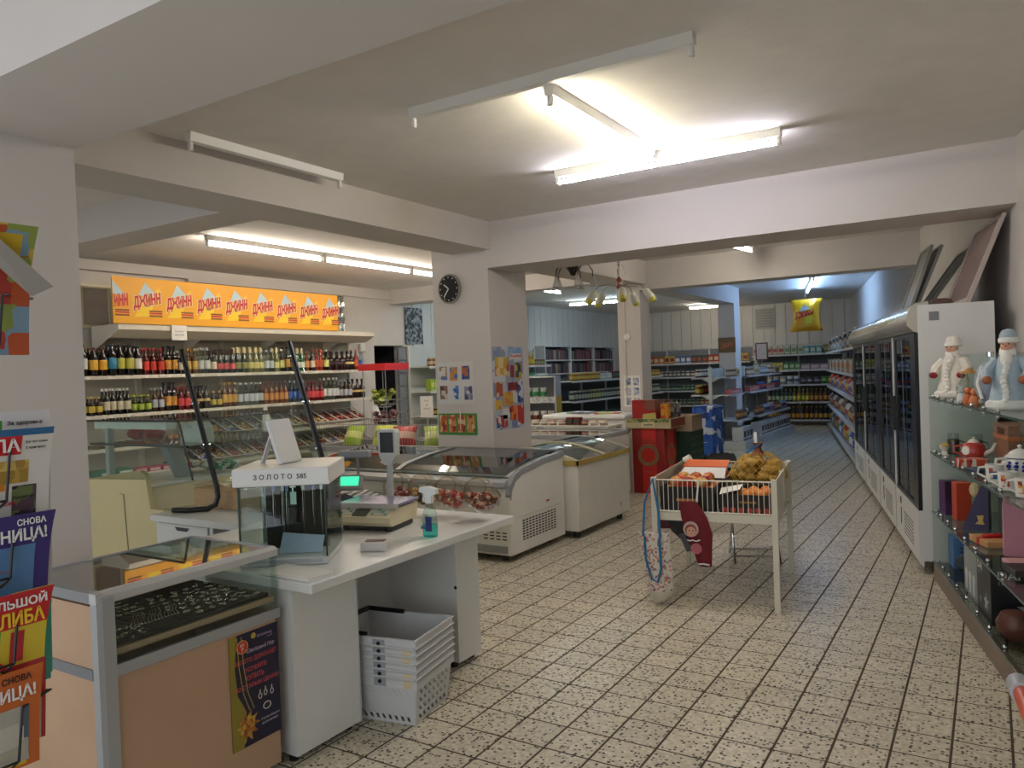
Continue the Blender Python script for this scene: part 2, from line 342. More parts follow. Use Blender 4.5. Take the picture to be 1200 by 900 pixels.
# ================================================================== goods: bottles, packets, jars, bags
BM = {}
def bottle_meshes(kind):
    if kind in BM: return BM[kind]
    sh, h, r, body, lab, cap = BOTTLES[kind]
    bm_ = thin_glass(body[1:], name='bottle_glass') if body[0] == 'T' else mat(body, .12, spec=.6)
    if sh == 'pet':
        P = [(r * .8, 0), (r, .02), (r, .62 * h), (r * .82, .74 * h), (r * .4, .88 * h), (r * .36, .93 * h)]; lz = (.22, .56); cz = .93
    elif sh == 'squat':
        P = [(r, 0), (r * 1.05, .01), (r, .5 * h), (r * .8, .62 * h), (r * .35, .7 * h), (r * .33, .88 * h)]; lz = (.14, .42); cz = .88
    elif sh == 'champ':
        P = [(r, 0), (r, .45 * h), (r * .8, .58 * h), (r * .42, .72 * h), (r * .36, .78 * h)]; lz = (.16, .4); cz = .78
    else:
        P = [(r * .95, 0), (r, .01), (r, .58 * h), (r * .75, .66 * h), (r * .38, .73 * h), (r * .36, .92 * h)]; lz = (.18, .5); cz = .92
    b = MB().lathe(P, 12).mesh('bottle', bm_, True)
    l = MB().lathe([(r * 1.012, lz[0] * h), (r * 1.02, lz[0] * h + .002), (r * 1.02, lz[1] * h), (r * 1.012, lz[1] * h + .001)], 12).mesh('label', mat(lab, .5), True)
    k = MB().lathe([(r * .37 + .003, cz * h - .004), (r * .37 + .003, h * .99), (r * .3, h)], 10).mesh('cap', mat(cap, .35), True)
    BM[kind] = (b, l, k); return BM[kind]
def put_bottle(kind, x, y, z, label, group, name='bottle'):
    b, l, k = bottle_meshes(kind); o = link(name, b, None, (x, y, z), rnd.uniform(0, 6)); tag(o, label, 'bottle', group)
    link('label', l, o); link('cap', k, o); return o
BOTTLES = {  # shape, height, radius, glass, label, cap
    'pw': ('pet', .335, .043, '#1c0d07', '#c9d0c8', '#3a1c10'), 'py': ('pet', .3, .043, '#1a0d06', '#e0a92e', '#5a2c16'), 'pb': ('pet', .34, .047, '#0d0b10', '#2e86a8', '#20202a'),
    'pg': ('pet', .335, .045, '#140c08', '#bdb94a', '#20140c'), 'pr': ('pet', .325, .043, '#160c0a', '#dcd6cc', '#1a1210'),
    'rr': ('slim', .3, .034, '#4a0d0c', '#cf3a2a', '#c1242a'), 'dg': ('slim', .33, .033, '#120d0c', '#c98f3a', '#15110f'), 'ag': ('slim', .3, .034, '#5c3a1c', '#d7ae54', '#b58a3a'),
    'cw': ('slim', .31, .034, 'T#dfe4e0', '#d9dcd8', '#c7c9cc'), 'wp': ('champ', .3, .038, '#101a12', '#cf5a5c', '#3d2a20'), 'wb': ('slim', .28, .036, '#1c1412', '#d9c3a6', '#302420'),
    'cg': ('champ', .32, .041, '#6d6a35', '#d8cf86', '#d3c694'), 'cd': ('champ', .32, .042, '#1f2a1a', '#8d8a48', '#d8cb9a'), 'gw': ('champ', .31, .04, '#175030', '#d7dccb', '#d6cda2'),
    'or': ('slim', .3, .034, '#8b2c14', '#c2542a', '#c25b30'), 'pa': ('slim', .3, .038, 'T#ece9cf', '#cfd07a', '#dedcc8'), 'co': ('squat', .27, .05, '#2b100e', '#3b1a22', '#1d1012'),
    'cl': ('slim', .29, .033, 'T#e3e8e6', '#c9d0d6', '#aeb4bb'), 'am': ('slim', .28, .034, '#6e3a18', '#c98a4a', '#5c3018'), 'bl': ('slim', .29, .034, 'T#d6e2ee', '#3c5fa8', '#b8bec6'),
    'rd': ('slim', .27, .036, '#5c1418', '#d24a4e', '#7a1a20'), 'gd': ('squat', .28, .042, '#2a1a10', '#e1c37a', '#1a1210'), 'sb': ('slim', .2, .031, '#2a140a', '#d6c04e', '#cfb668'),
    'tw': ('slim', .28, .032, '#120c0a', '#d8cdb0', '#d9d6cc'), 'gn': ('slim', .2, .03, '#22300f', '#a9bf4a', '#c4cf52'), 'si': ('slim', .27, .033, '#3a2416', '#b5b8bd', '#8e9298'),
    'oi': ('slim', .3, .04, '#a8791c', '#d8b13a', '#c7301f'), 'vi': ('slim', .3, .042, '#5a4312', '#dcae3a', '#23301a'), 'so': ('slim', .33, .045, '#180d0a', '#caa23a', '#17100e'), 'gs': ('slim', .3, .042, '#1c3a22', '#c9c49a', '#d8d4c4')}
BW = {'pw': 'large brown plastic beer bottle with white and green label', 'py': 'brown plastic beer bottle with yellow label', 'pb': 'large dark plastic bottle with blue label', 'pg': 'large dark plastic beer bottle with yellow-green label',
      'pr': 'large dark plastic bottle with off-white label', 'rr': 'red glass bottle with red cap', 'dg': 'tall black bottle with gold label', 'ag': 'amber bottle with golden label', 'cw': 'clear spirit bottle with white label',
      'wp': 'dark sparkling wine bottle with pink label', 'wb': 'dark wine bottle with beige label', 'cg': 'olive sparkling wine bottle with pale foil neck', 'cd': 'dark green sparkling wine bottle with gold foil neck', 'gw': 'bright green bottle with white label',
      'or': 'reddish bottle with orange neck', 'pa': 'pale bottle with yellow label', 'co': 'squat dark cognac bottle', 'cl': 'clear vodka bottle with grey cap', 'am': 'amber brandy bottle with tan label', 'bl': 'clear vodka bottle with blue label',
      'rd': 'dark red bottle with red label', 'gd': 'squat dark bottle with cream gold label', 'sb': 'small brown beer bottle with yellow label', 'tw': 'tall dark bottle with cream label and white cap', 'gn': 'small green bottle with lime cap', 'si': 'brown bottle with silver label'}
GM = {}
def goods_mesh(kind, w_, d, h, c1, c2):
    key = (kind, w_, d, h, c1, c2)
    if key in GM: return GM[key]
    m = MB(); a = mat(c1, .5); b = mat(c2, .5)
    if kind == 'packet':                       # carton with a coloured front field
        m.bbox(-w_ / 2, w_ / 2, 0, d, 0, h, .004); m.cur = 1; m.box(-w_ * .38, w_ * .38, -.001, .002, h * .3, h * .72); m.box(-w_ / 2, w_ / 2, -.0006, .002, h * .04, h * .12)
    elif kind == 'jar':
        r = w_ / 2 * .96; m.lathe([(r * .9, 0), (r, .01), (r, h * .75), (r * .8, h * .84)], 12, (0, r, 0)); m.cur = 1; m.lathe([(r * .84, h * .83), (r * .86, h * .84), (r * .86, h)], 12, (0, r, 0)); m.lathe([(r * 1.01, h * .2), (r * 1.02, h * .21), (r * 1.02, h * .6), (r * 1.01, h * .61)], 12, (0, r, 0))
    elif kind == 'tin':
        r = w_ / 2 * .96; m.lathe([(r, 0), (r * 1.02, .004), (r * .98, .008), (r * .98, h - .008), (r * 1.02, h - .004), (r, h)], 12, (0, r, 0)); m.cur = 1; m.lathe([(r * .99, h * .25), (r, h * .26), (r, h * .7), (r * .99, h * .71)], 12, (0, r, 0))
    elif kind == 'bag':                        # pillow bag with crimped ends
        n = 6; k = 7; vs_ = []; fs = []
        for i in range(k):
            t = i / (k - 1); bul = d / 2 * (max(0, math.sin(PI * t)) ** .6) + .002; ww = w_ / 2 * (1 - .12 * math.sin(PI * t))
            for j in range(2 * n):
                a_ = 2 * PI * j / (2 * n); vs_.append((ww * math.cos(a_), d / 2 + bul * math.sin(a_), h * t))
        for i in range(k - 1):
            for j in range(2 * n): q = (j + 1) % (2 * n); fs.append((i * 2 * n + j, i * 2 * n + q, (i + 1) * 2 * n + q, (i + 1) * 2 * n + j))
        fs += [tuple(range(2 * n - 1, -1, -1)), tuple(range((k - 1) * 2 * n, k * 2 * n))]
        m.raw(vs_, fs)
        for i in range(len(m.f)):
            zc = sum(m.v[q][2] for q in m.f[i]) / len(m.f[i])
            if h * .3 < zc < h * .68: m.mi[i] = 1
    elif kind == 'bottle':
        r = w_ / 2 * .95; m.lathe([(r * .95, 0), (r, .01), (r, h * .58), (r * .5, h * .74), (r * .34, h * .8), (r * .34, h * .92)], 10, (0, r, 0)); m.cur = 1
        m.lathe([(r * 1.01, h * .15), (r * 1.02, h * .16), (r * 1.02, h * .45), (r * 1.01, h * .46)], 10, (0, r, 0)); m.lathe([(r * .4, h * .91), (r * .4, h)], 8, (0, r, 0))
    GM[key] = m.mesh(kind, [a, b], kind != 'packet'); return GM[key]
NOUN = {'packet': 'carton packet', 'jar': 'lidded jar', 'tin': 'tin can', 'bag': 'plastic packet', 'bottle': 'bottle'}
def stock(place, group, p, dr, length, z, items, gap=.008, rz=0, jit=.01, seed=1):
    """fill a board from p along dr with goods standing in a row; items: (kind, w, d, h, (word, colour), colour2, how many in a row)"""
    g = random.Random(seed); t = 0; k = 0; dr = Vector((dr[0], dr[1])).normalized(); idx = 0
    while True:
        kind, w_, d, h, (word, c1), c2, n = items[idx % len(items)]; idx += 1
        for _ in range(n):
            if t + w_ > length: return
            q = Vector(p) + dr * (t + w_ / 2); o = link(kind, goods_mesh(kind, w_, d, h, c1, c2), None, (q.x, q.y, z), rz + g.uniform(-.04, .04))
            tag(o, '%s %s on %s' % (word, NOUN[kind], place), 'bottle' if kind == 'bottle' else kind if kind != 'packet' else 'carton', group); t += w_ + gap + g.uniform(0, jit)
# ================================================================== liquor shelving along the left wall
lg = thing('wall_shelving', 'long cream wall shelving stocked with liquor bottles and candy trays', 'shelving', (-8.38, 4.1, 0))
SHW = mat('#d9d3c3', .45); LGY0, LGN, LGB = 4.0, 4, 1.15
for k in range(LGN):
    o = B(0, .02, k * LGB + .03, k * LGB + LGB - .03, .1, 2.03).build('back_panel', mat('#c9c2b0', .6), lg)
for k in range(LGN + 1): B(0, .05, k * LGB - .03, k * LGB + .03, 0, 2.12).build('upright', SHW, lg)
TZ = (1.63, 1.215, .86, .56, .14)
for z, dp in zip(TZ, (.42, .44, .46, .5, .52)):
    for k in range(LGN):
        m = MB(); m.box(.05, dp, k * LGB + .002, k * LGB + LGB - .002, z - .022, z).box(dp - .004, dp + .006, k * LGB + .002, k * LGB + LGB - .002, z - .036, z + .002); sb_ = m.build('shelf_board', SHW, lg)
        if z > 1:
            m = MB()
            for q in range(5): a = k * LGB + .08 + q * .22 + rnd.uniform(0, .05); m.box(dp + .006, dp + .0075, a, a + .045, z - .032, z - .006)
            tag(m.build('price_tags', PAPER, sb_), kind='stuff')
for z, x0 in ((TZ[2], .1), (TZ[3], .13)): MB().prism([(x0, z), (x0 + .34, z), (x0, z + .105)], 'y', 1.6, 4.58).build('sloped_rack', SHW, lg)
cn = MB(); cn.prism([(.05, 2.18), (.56, 2.18), (.56, 2.12), (.40, 2.04), (.05, 2.04)], 'y', .62, LGN * LGB); cn.build('canopy', SHW, lg)
for k in (.62, 1.75, 2.9, 4.05): MB().prism([(.05, 2.04), (.38, 2.04), (.05, 1.9)], 'y', k, k + .012).build('bracket', SHW, lg)
ban = thing('banner', 'long yellow banner of repeated red lettering on the liquor shelving', 'banner', (-7.80, 4.66, 2.181))
B(-.012, 0, 0, 3.28, 0, .5).build('panel', mat('#f0a90f', .45), ban)
BR, BBL, BDK, BYE = mat('#c8202a', .5), mat('#bcd3dc', .5), mat('#7a4a10', .5), mat('#f7cf25', .5)
def logo(y, z, s, part=False):
    m = MB()
    if not part: m.prism([(y - .16 * s, z - .18 * s), (y + .02 * s, z - .17 * s), (y + .17 * s, z + .17 * s), (y - .06 * s, z - .02 * s)], 'x', 0, .0006).build('print_glow', BYE, ban)
    m = MB(); a0 = y - .1 * s if not part else y
    m.prism([(a0, z + .06 * s), (y + .15 * s, z + .05 * s), (y - .02 * s if not part else y, z + .21 * s)], 'x', 0, .0012); m.build('print_peak', BBL, ban)
    m = MB()
    for i, (c, q) in enumerate(((BDK, .1), (BR, .125), (BDK, .155))):
        mm = MB(); mm.box(0, .0012, y + .02 * s, y + .18 * s, z - (q + .018) * s, z - q * s); mm.build('print_line', c, ban)
    if part: txt('ИНН', .16 * s, .14 * s, BR, ban, (.002, y + .09 * s, z + .0), FX, .055, slant=.12)
    else:
        txt('ДЖИНН', .352 * s, .182 * s, mat('#f3dc9a', .5), ban, (.0016, y, z), FX, .11, slant=.2, name='lettering_edge'); txt('ДЖИНН', .33 * s, .16 * s, BR, ban, (.0026, y, z - .0), FX, .05, slant=.2)
for k in range(8): logo(.39 + k * .392, .25, .97)
logo(.004, .25, .97, True)
sg = thing('paper_notice', 'small white paper notice hung below the yellow banner', 'notice', (-7.80, 5.33, 2.181)); B(.001, .003, 0, .19, -.17, .0).build('sheet', PAPER, sg)
for q, (a, t_) in enumerate(((-.07, 'Продажа'), (-.11, 'алкоголя'))): txt(t_, .11, .02, mat('#55555a'), sg, (.0035, .095, a), FX, .0)
G1 = 'bottles on the top liquor board'; y = 4.33
top = ['pw'] * 2 + ['py'] * 2 + ['pb'] + ['pg'] * 2 + ['pr'] + ['rr'] * 3 + ['dg'] * 2 + ['tw', 'ag', 'ag', 'cw', 'cw', 'wb'] + ['wp'] * 3 + ['cd'] * 2 + ['cg'] * 3 + ['cl', 'cl'] + ['cg', 'pa'] + ['dg', 'cd', 'gw', 'gw', 'am', 'wb', 'or', 'or', 'pa'] + ['co'] * 3 + ['gd'] * 2 + ['or', 'bl']
for k in top:
    sp = .1 if k[0] == 'p' and k != 'pa' else .088; sp = .113 if k == 'co' else sp
    if y > 8.62: break
    put_bottle(k, -7.99 + rnd.uniform(-.012, .012), y, TZ[0], BW[k] + ' on the top liquor board', G1); put_bottle(k, -8.11, y + .03, TZ[0], BW[k] + ' behind on the top board', G1); y += sp
G2 = 'bottles on the second liquor board'; y = 4.32
sec = ['bl'] + ['sb'] * 3 + ['tw'] * 4 + ['gn'] * 3 + ['si'] * 2 + ['dg'] * 2 + ['rd'] * 2 + ['gd'] * 3 + ['sb'] * 2 + ['ag'] * 3 + ['cl'] * 5 + ['am'] * 5 + ['bl'] * 4 + ['rd'] * 4 + ['cw'] * 4 + ['si'] * 3 + ['gd'] * 4 + ['ag'] * 3 + ['cl'] * 6
for k in sec:
    if y > 8.6: break
    put_bottle(k, -7.97 + rnd.uniform(-.012, .012), y, TZ[1], BW[k] + ' on the second liquor board', G2); put_bottle(k, -8.09, y + .03, TZ[1], BW[k] + ' behind on the second board', G2); y += .094 if k == 'gd' else .08
# candy trays
TRAYM = thin_glass('#eef0ee', ior=1.7, rough=.15, name='tray_plastic', amount=1.6); RIM = mat('#e3e4e0', .35)
def tray_meshes():
    m = MB(); W, D, H = .19, .34, .10          # front (low) edge at x = +D
    def wall(p): m.raw(p + [(a, b, c + .0) for a, b, c in p], [(0, 1, 2, 3)])
    m.raw([(0, 0, 0), (D, .01, 0), (D, W - .01, 0), (0, W, 0), (0, 0, H), (D + .03, 0, H * .6), (D + .03, W, H * .6), (0, W, H)], [(0, 1, 2, 3), (0, 1, 5, 4), (1, 2, 6, 5), (2, 3, 7, 6), (3, 0, 4, 7)])
    r = MB().tube([(0, 0, H), (D + .03, 0, H * .6), (D + .03, W, H * .6), (0, W, H)], .005, 5, True)
    return m.mesh('tray', TRAYM), r.mesh('rim', RIM)
tm_, rm_ = tray_meshes(); CAND = []
for s_, cs in enumerate((('#8f1d24', '#c43a3a', '#d9b38a', '#6a1016'), ('#27408a', '#c8ccd4', '#5b6fb0', '#d9b13a'), ('#c9a13a', '#7a3d1c', '#d8c9a8', '#9a2a20'), ('#d8d2c6', '#a33a3c', '#e0c25a', '#7b8f4a'), ('#3d2417', '#7a4a2a', '#c8a878', '#b8352c'))):
    m = MB(); g = random.Random(s_)
    for k in range(60): m.ell((g.uniform(.03, .33), g.uniform(.025, .165), .025 + g.uniform(0, .04)), (.028, .015, .013), 6, 4)
    CAND.append(m.mesh('candies', patch_mat(cs, 42, s_, rough=.3, name='candy_wrappers')))
CW = ('red', 'blue and silver', 'gold and brown', 'mixed pale', 'dark chocolate')
def tray(x, y, z, c, place, grp):
    o = link('candy_tray', tm_, None, (x, y, z + .112)); tag(o, 'clear plastic tray of %s wrapped candies on the %s' % (CW[c], place), 'tray', grp); link('rim', rm_, o); tag(link('candies', CAND[c], o), kind='stuff'); o.rotation_euler = (0, math.radians(18), 0)
for k in range(14): tray(-8.28, 5.72 + k * .208, TZ[2], (0, 3, 2, 4, 1)[(k * 2 + k // 3) % 5], 'upper candy board', 'candy trays on the upper board')
for k in range(14): tray(-8.25, 5.72 + k * .208, TZ[3], (1, 4, 0, 2, 3)[(k * 3) % 5], 'lower candy board', 'candy trays on the lower board')
stock('the candy board beside the trays', 'flat packets beside the candy trays', (-7.95, 4.5), (0, 1), 1.15, TZ[2], [('packet', .16, .2, .035, ('dark gold', '#6d5414'), '#15120f', 2), ('packet', .15, .2, .045, ('red and gold', '#b13a1e'), '#d9a23a', 2), ('packet', .14, .2, .04, ('pinkish', '#b98a80'), '#7e2c2c', 2)], rz=PI / 2)
stock('the lower candy board', 'packets on the lower candy board', (-7.9, 4.5), (0, 1), 1.15, TZ[3], [('packet', .18, .22, .07, ('teal', '#2e7a62'), '#cfd8c8', 2), ('packet', .15, .2, .05, ('pink', '#b2506a'), '#e0c8c8', 3)], rz=PI / 2)
# foil bag hanging at the end of the banner, white plastic bag rolls on the board edges
fo = MB()
for i in range(9):
    for j in range(13): fo.v.append((.012 * math.sin(i * 2.1 + j) + .01 * math.sin(j * 1.7), i * .027, j * .043)); 
for i in range(8):
    for j in range(12): a = i * 13 + j; fo.f.append((a, a + 13, a + 14, a + 1)); fo.mi.append(0)
k_ = len(fo.v); fo.v += [(x - .03, y_, z) for x, y_, z in fo.v]; fo.f += [tuple(q + k_ for q in reversed(f)) for f in fo.f]; fo.mi += [0] * (len(fo.f) - len(fo.mi))
fr = thing('foil_bag', 'crumpled silver foil bag standing at the end of the yellow banner', 'bag', (-7.95, 8.0, 2.185)); fo.build('sheet', mat('#b9bdb8', .22, .9), fr, True)
def cone_bag(loc, label):
    t = thing('plastic_bag', label, 'bag', loc); m = MB(); g = random.Random(3); vs_ = []; n = 10
    for k, (r, z) in enumerate(((.02, 0), (.025, -.03), (.05, -.12), (.075, -.22), (.085, -.31), (.07, -.34))):
        for i in range(n): a = 2 * PI * i / n; q = r * (1 + .3 * math.sin(3 * a + k)); vs_.append((q * math.cos(a) * .5, q * math.sin(a) + .02 * k * .3, z))
    m.raw(vs_, [(k * n + i, k * n + (i + 1) % n, k * n + n + (i + 1) % n, k * n + n + i) for k in range(5) for i in range(n)] + [tuple(range(n)), tuple(range(5 * n, 6 * n))]); m.build('folds', mat('#e2e3e0', .45), t, True); return t
cone_bag((-7.83, 6.62, TZ[1] - .01), 'white plastic bag hanging below the second liquor board'); cone_bag((-7.83, 8.66, TZ[1] - .01), 'white plastic bag hanging at the end of the liquor shelving')
wr_ = thing('wireless_router', 'small white box with a cable on the wall beside the liquor shelving', 'device', (-8.4, 9.02, 1.98)); BB(0, .06, -.06, .06, -.07, .07, .012).build('case', WHITE, wr_); MB().tube([(.02, .0, -.07), (.02, .03, -.2), (.02, .08, -.35)], .004).build('cable', GREY, wr_)
# tall shelf bay past the doorway
eb = thing('wall_shelving', 'tall white shelf bay beside the dark doorway', 'shelving', (-8.38, 10.1, 0))
for k in (0, 1.2): MB().box(0, .05, k, k + .04, 0, 2.0).build('upright', METW, eb)
B(0, .02, .04, 1.2, .1, 2.0).build('back_panel', mat('#c6c9c4', .6), eb)
EZ = (1.66, 1.24, .83, .45, .14)
for z in EZ: MB().box(.05, .45, .045, 1.195, z - .02, z).box(.444, .454, .045, 1.195, z - .035, z).build('shelf_board', METW, eb)
for i, z in enumerate(EZ[:4]): stock('the %s board of the bay past the doorway' % ('top', 'second', 'third', 'fourth')[i], 'goods in the bay past the doorway', (-7.95, 10.2), (0, 1), 1.05, z, [[('jar', .1, .1, .14, ('brown honey', '#7a3f14'), '#b9a37a', 7)], [('packet', .09, .12, .2, ('lime green', '#9db63a'), '#d6dc8e', 8)], [('jar', .09, .1, .13, ('dark', '#2a1410'), '#c2a43a', 9)], [('bag', .14, .1, .2, ('pale', '#c9c2b0'), '#9aa25a', 6)]][i], rz=PI / 2, seed=i)
sl = struct(B(-8.4, -8.36, 10.06, 10.12, 0, 2.0).build('trim_11', mat('#6c7074', .6)))
for k in range(9): BB(-8.39, -8.34, 9.86, 10.05, .06 + k * .215, .26 + k * .215, .006).build('plank', mat('#7c8084', .6), sl)
# round wire stand with red header and wrapped bouquets
rs = thing('wire_stand', 'wire display stand with a red header and three round baskets', 'display stand', (-7.0, 7.95, 0))
B(-.24, .24, -.24, .24, 1.60, 1.69).build('header', mat('#c02a30', .4), rs)
for sx in (-1, 1):
    for sy in (-1, 1): MB().cyl((sx * .2, sy * .2, 0), (sx * .2, sy * .2, 1.6), .007, n=6).build('post', STEEL, rs)
for z in (1.2, .92, .62, .3):
    m = MB()
    for r, dz in ((.2, 0), (.16, -.06), (.09, -.1)): m.tube([(r * math.cos(a * PI / 8), r * math.sin(a * PI / 8), z + dz) for a in range(16)], .004, 4, True)
    for a in range(8): q = a * PI / 4; m.tube([(.2 * math.cos(q), .2 * math.sin(q), z), (.16 * math.cos(q), .16 * math.sin(q), z - .06), (.05 * math.cos(q), .05 * math.sin(q), z - .1)], .003, 4)
    m.build('basket', STEEL, rs)
for i, (z, cs, lb) in enumerate(((1.2, ('#8da33a', '#b8c25a', '#4d6420'), 'lime green'), (.92, ('#7a5a5c', '#9c7a74', '#5a3a40'), 'dusty brown'), (.62, ('#4a3f5c', '#6f6488', '#2e4a34'), 'violet and green'), (.3, ('#7a2a3a', '#50602a', '#a8905a'), 'mixed dark'))):
    m = MB(); g = random.Random(i)
    for k in range(26): a = g.uniform(0, 6.28); r = g.uniform(0, .15); m.ell((r * math.cos(a), r * math.sin(a), g.uniform(-.05, .12)), (.05, .045, .035), 7, 5, .15, k)
    o = m.build('sweets_heap', patch_mat(cs, 26, i, name='sweets'), None, True, loc=(-7.0, 7.95, z)); tag(o, 'heap of %s wrapped sweets in the red-topped wire stand' % lb, 'sweets', 'heaps in the wire stand')
# ================================================================== deli case, return table, counter
dc = thing('deli_case', 'beige refrigerated deli case with glass upper part', 'display case', (-5.2, 2.86, 0))
DB = mat('#cfc393', .5, var=.02)
cp = MB().prism([(0, 0), (.86, 0), (.86, .74), (.72, .74), (.68, .95), (.62, .98), (0, .9)], 'y', 0, .03); cp.build('side_panel', DB, dc)
MB().tube([(.40, -.003, .82), (.44, -.003, .82), (.47, -.003, .42), (.84, -.003, .5)], .0035, 4).build('panel_groove', mat('#8b8365', .6), dc)
MB().prism([(.02, .06), (.84, .06), (.84, .72), (.7, .72), (.66, .86), (.02, .86)], 'y', .03, 1.0).build('body', mat('#c9c0a0', .5), dc)
BB(.04, .66, .03, 1.0, .86, .885, .006).build('deck', mat('#d9dad6', .35), dc)
for y0 in (0, 1.0): MB().raw([(.04, y0, .9), (1.16, y0, .94), (1.05, y0, 1.29), (.04, y0, 1.28), (.04, y0 + .006, .9), (1.16, y0 + .006, .94), (1.05, y0 + .006, 1.29), (.04, y0 + .006, 1.28)], [(0, 1, 2, 3), (4, 7, 6, 5), (0, 4, 5, 1), (1, 5, 6, 2), (2, 6, 7, 3), (3, 7, 4, 0)]).build('glass_end', GLASSG, dc)
B(.04, 1.06, -.02, 1.02, 1.29, 1.298).build('glass_top', GLASSG, dc); MB().box(.04, 1.08, -.03, -.02, 1.288, 1.3).build('edge_strip', BLACK, dc)
B(.05, .84, .05, .12, 1.235, 1.285).build('light_box', mat('#dfe5dc', .4), dc)
B(.06, 1.1, .02, .98, 1.135, 1.142).build('glass_shelf', GLASSG, dc); MB().box(.06, 1.1, .008, .02, 1.13, 1.145).build('shelf_edge', mat('#1e2422', .4), dc)
MB().raw([(1.16, 0, .94), (1.16, 1.006, .94), (1.05, 1.006, 1.29), (1.05, 0, 1.29)], [(0, 1, 2, 3)]).build('front_glass', GLASSG, dc)
MB().tube([(1.16, -.003, .94), (1.05, -.003, 1.29)], .006, 4).build('black_edge', BLACK, dc)
B(.2, .24, .03, .07, .885, 1.24).build('post', mat('#aeb5b4', .4), dc)
for k, (x, lbl) in enumerate(((-4.95, 'glossy red packet at the post end of the deli glass shelf'), (-4.78, 'glossy red packet in the middle of the deli glass shelf'))):
    o = MB().ell((0, 0, .052), (.085, .07, .05), 10, 6, .1, k).build('red_packet', mat('#8e1220', .2), None, True, loc=(x, 3.1, 1.143)); tag(o, lbl, 'packet', 'red packets in the deli case')
o = MB().prism([(0, 0), (.2, 0), (.2, .09), (.16, .13), (.12, .09), (.08, .13), (.04, .09), (0, .12)], 'y', 0, .1).build('folded_carton', mat('#cfd4d0', .5), None, loc=(-4.42, 3.05, 1.143)); tag(o, 'white folded carton at the slanted end of the deli glass shelf', 'carton')
o = MB().prism([(0, 0), (.08, 0), (-.08, .2), (-.16, .2)], 'y', 0, .09).build('paper_card', mat('#8f9498', .6), None, loc=(-4.72, 3.2, .886)); tag(o, 'grey folded price card leaning inside the deli case', 'card')
for k, (x, c, wd) in enumerate(((-4.92, ('#c9cdc6', '#b03a4a', '#d8b8a8'), 'pink'), (-4.62, ('#2f7a5c', '#4f9a78', '#c8d4c8'), 'green'))):
    m = MB()
    for q in range(14): m.ell((rnd.uniform(-.1, .1), rnd.uniform(-.1, .1), .03 + rnd.uniform(0, .03)), (.05, .04, .028), 7, 4)
    o = m.build('packed_food', patch_mat(c, 25, k, name='packed_food'), None, True, loc=(x, 3.5, .886)); tag(o, 'heap of %s packed food on the deli case deck' % wd, 'food')
# return table behind the counter with drawers
rt = thing('return_table', 'white laminate side table with drawers behind the counter', 'table', (-4.30, 2.74, 0))
BB(0, .88, 0, .66, .70, .74, .004).build('table_top', LAM, rt)
B(.0, .03, .04, .62, 0, .70).build('side_panel', LAM, rt); B(.5, .53, .04, .62, 0, .70).build('side_panel', LAM, rt); B(.03, .86, .6, .62, .05, .70).build('back_panel', mat('#c9cac8', .5), rt)
for k in range(3):
    d = BB(.035, .495, .03, .05, .04 + k * .22, .25 + k * .22, .003).build('drawer', LAM, rt); MB().prism([(.2, .235 + k * .22), (.33, .235 + k * .22), (.31, .215 + k * .22), (.22, .215 + k * .22)], 'y', .026, .031).build('grip', mat('#3a3b3c', .5), d)
bb = thing('flat_carton', 'long low brown carton wrapped in clear film on the side table', 'carton', (-4.28, 3.03, .741), .0)
BB(0, .62, 0, .32, 0, .12, .004).build('tray', mat('#b49670', .7, var=.12, scale=40), bb); BB(.63, .85, .02, .32, 0, .12, .004).build('tray', mat('#b99c78', .7, var=.12, scale=40), bb)
m = MB(); g = random.Random(5)
for i in range(15):
    for j in range(6): m.v.append((-.01 + i * .062, -.006 + j * .066, .125 + g.uniform(0, .022)))
for i in range(14):
    for j in range(5): a = i * 6 + j; m.f.append((a, a + 6, a + 7, a + 1)); m.mi.append(0)
m.build('film', thin_glass('#f2efe8', 1.5, .15, 'plastic_film', 1.6), bb)
sgd = thing('sneeze_guard', 'clear glass guard held by two bent black tubes beside the cashier counter', 'glass guard', (0, 0, 0))
for dx in (0, .96):
    P = [(-4.19 + dx, 2.82, .759), (-4.10 + dx, 2.845, .759), (-4.0 + dx, 2.92, .762), (-3.965 + dx, 2.95, .785), (-3.955 + dx, 2.962, .83), (-3.965 + dx, 2.965, .89), (-4.27 + dx, 2.98, 1.73)]
    tb = MB().tube(P, .0165, 8).build('tube', mat('#111113', .35), sgd, True)
    for f in (.3, .6, .9): MB().cyl((-3.965 + dx - .305 * f, 2.945, .89 + .84 * f), (-3.965 + dx - .305 * f, 2.998, .89 + .84 * f), .006, n=8).build('screw', CHROME, tb)
MB().raw([(-4.02, 2.985, 1.0), (-3.02, 2.985, 1.0), (-3.26, 3.0, 1.68), (-4.26, 3.0, 1.68), (-4.02, 2.991, 1.0), (-3.02, 2.991, 1.0), (-3.26, 3.006, 1.68), (-4.26, 3.006, 1.68)], [(0, 1, 2, 3), (4, 7, 6, 5), (0, 4, 5, 1), (1, 5, 6, 2), (2, 6, 7, 3), (3, 7, 4, 0)]).build('glass_pane', thin_glass('#f4f7f5', 1.3), sgd)
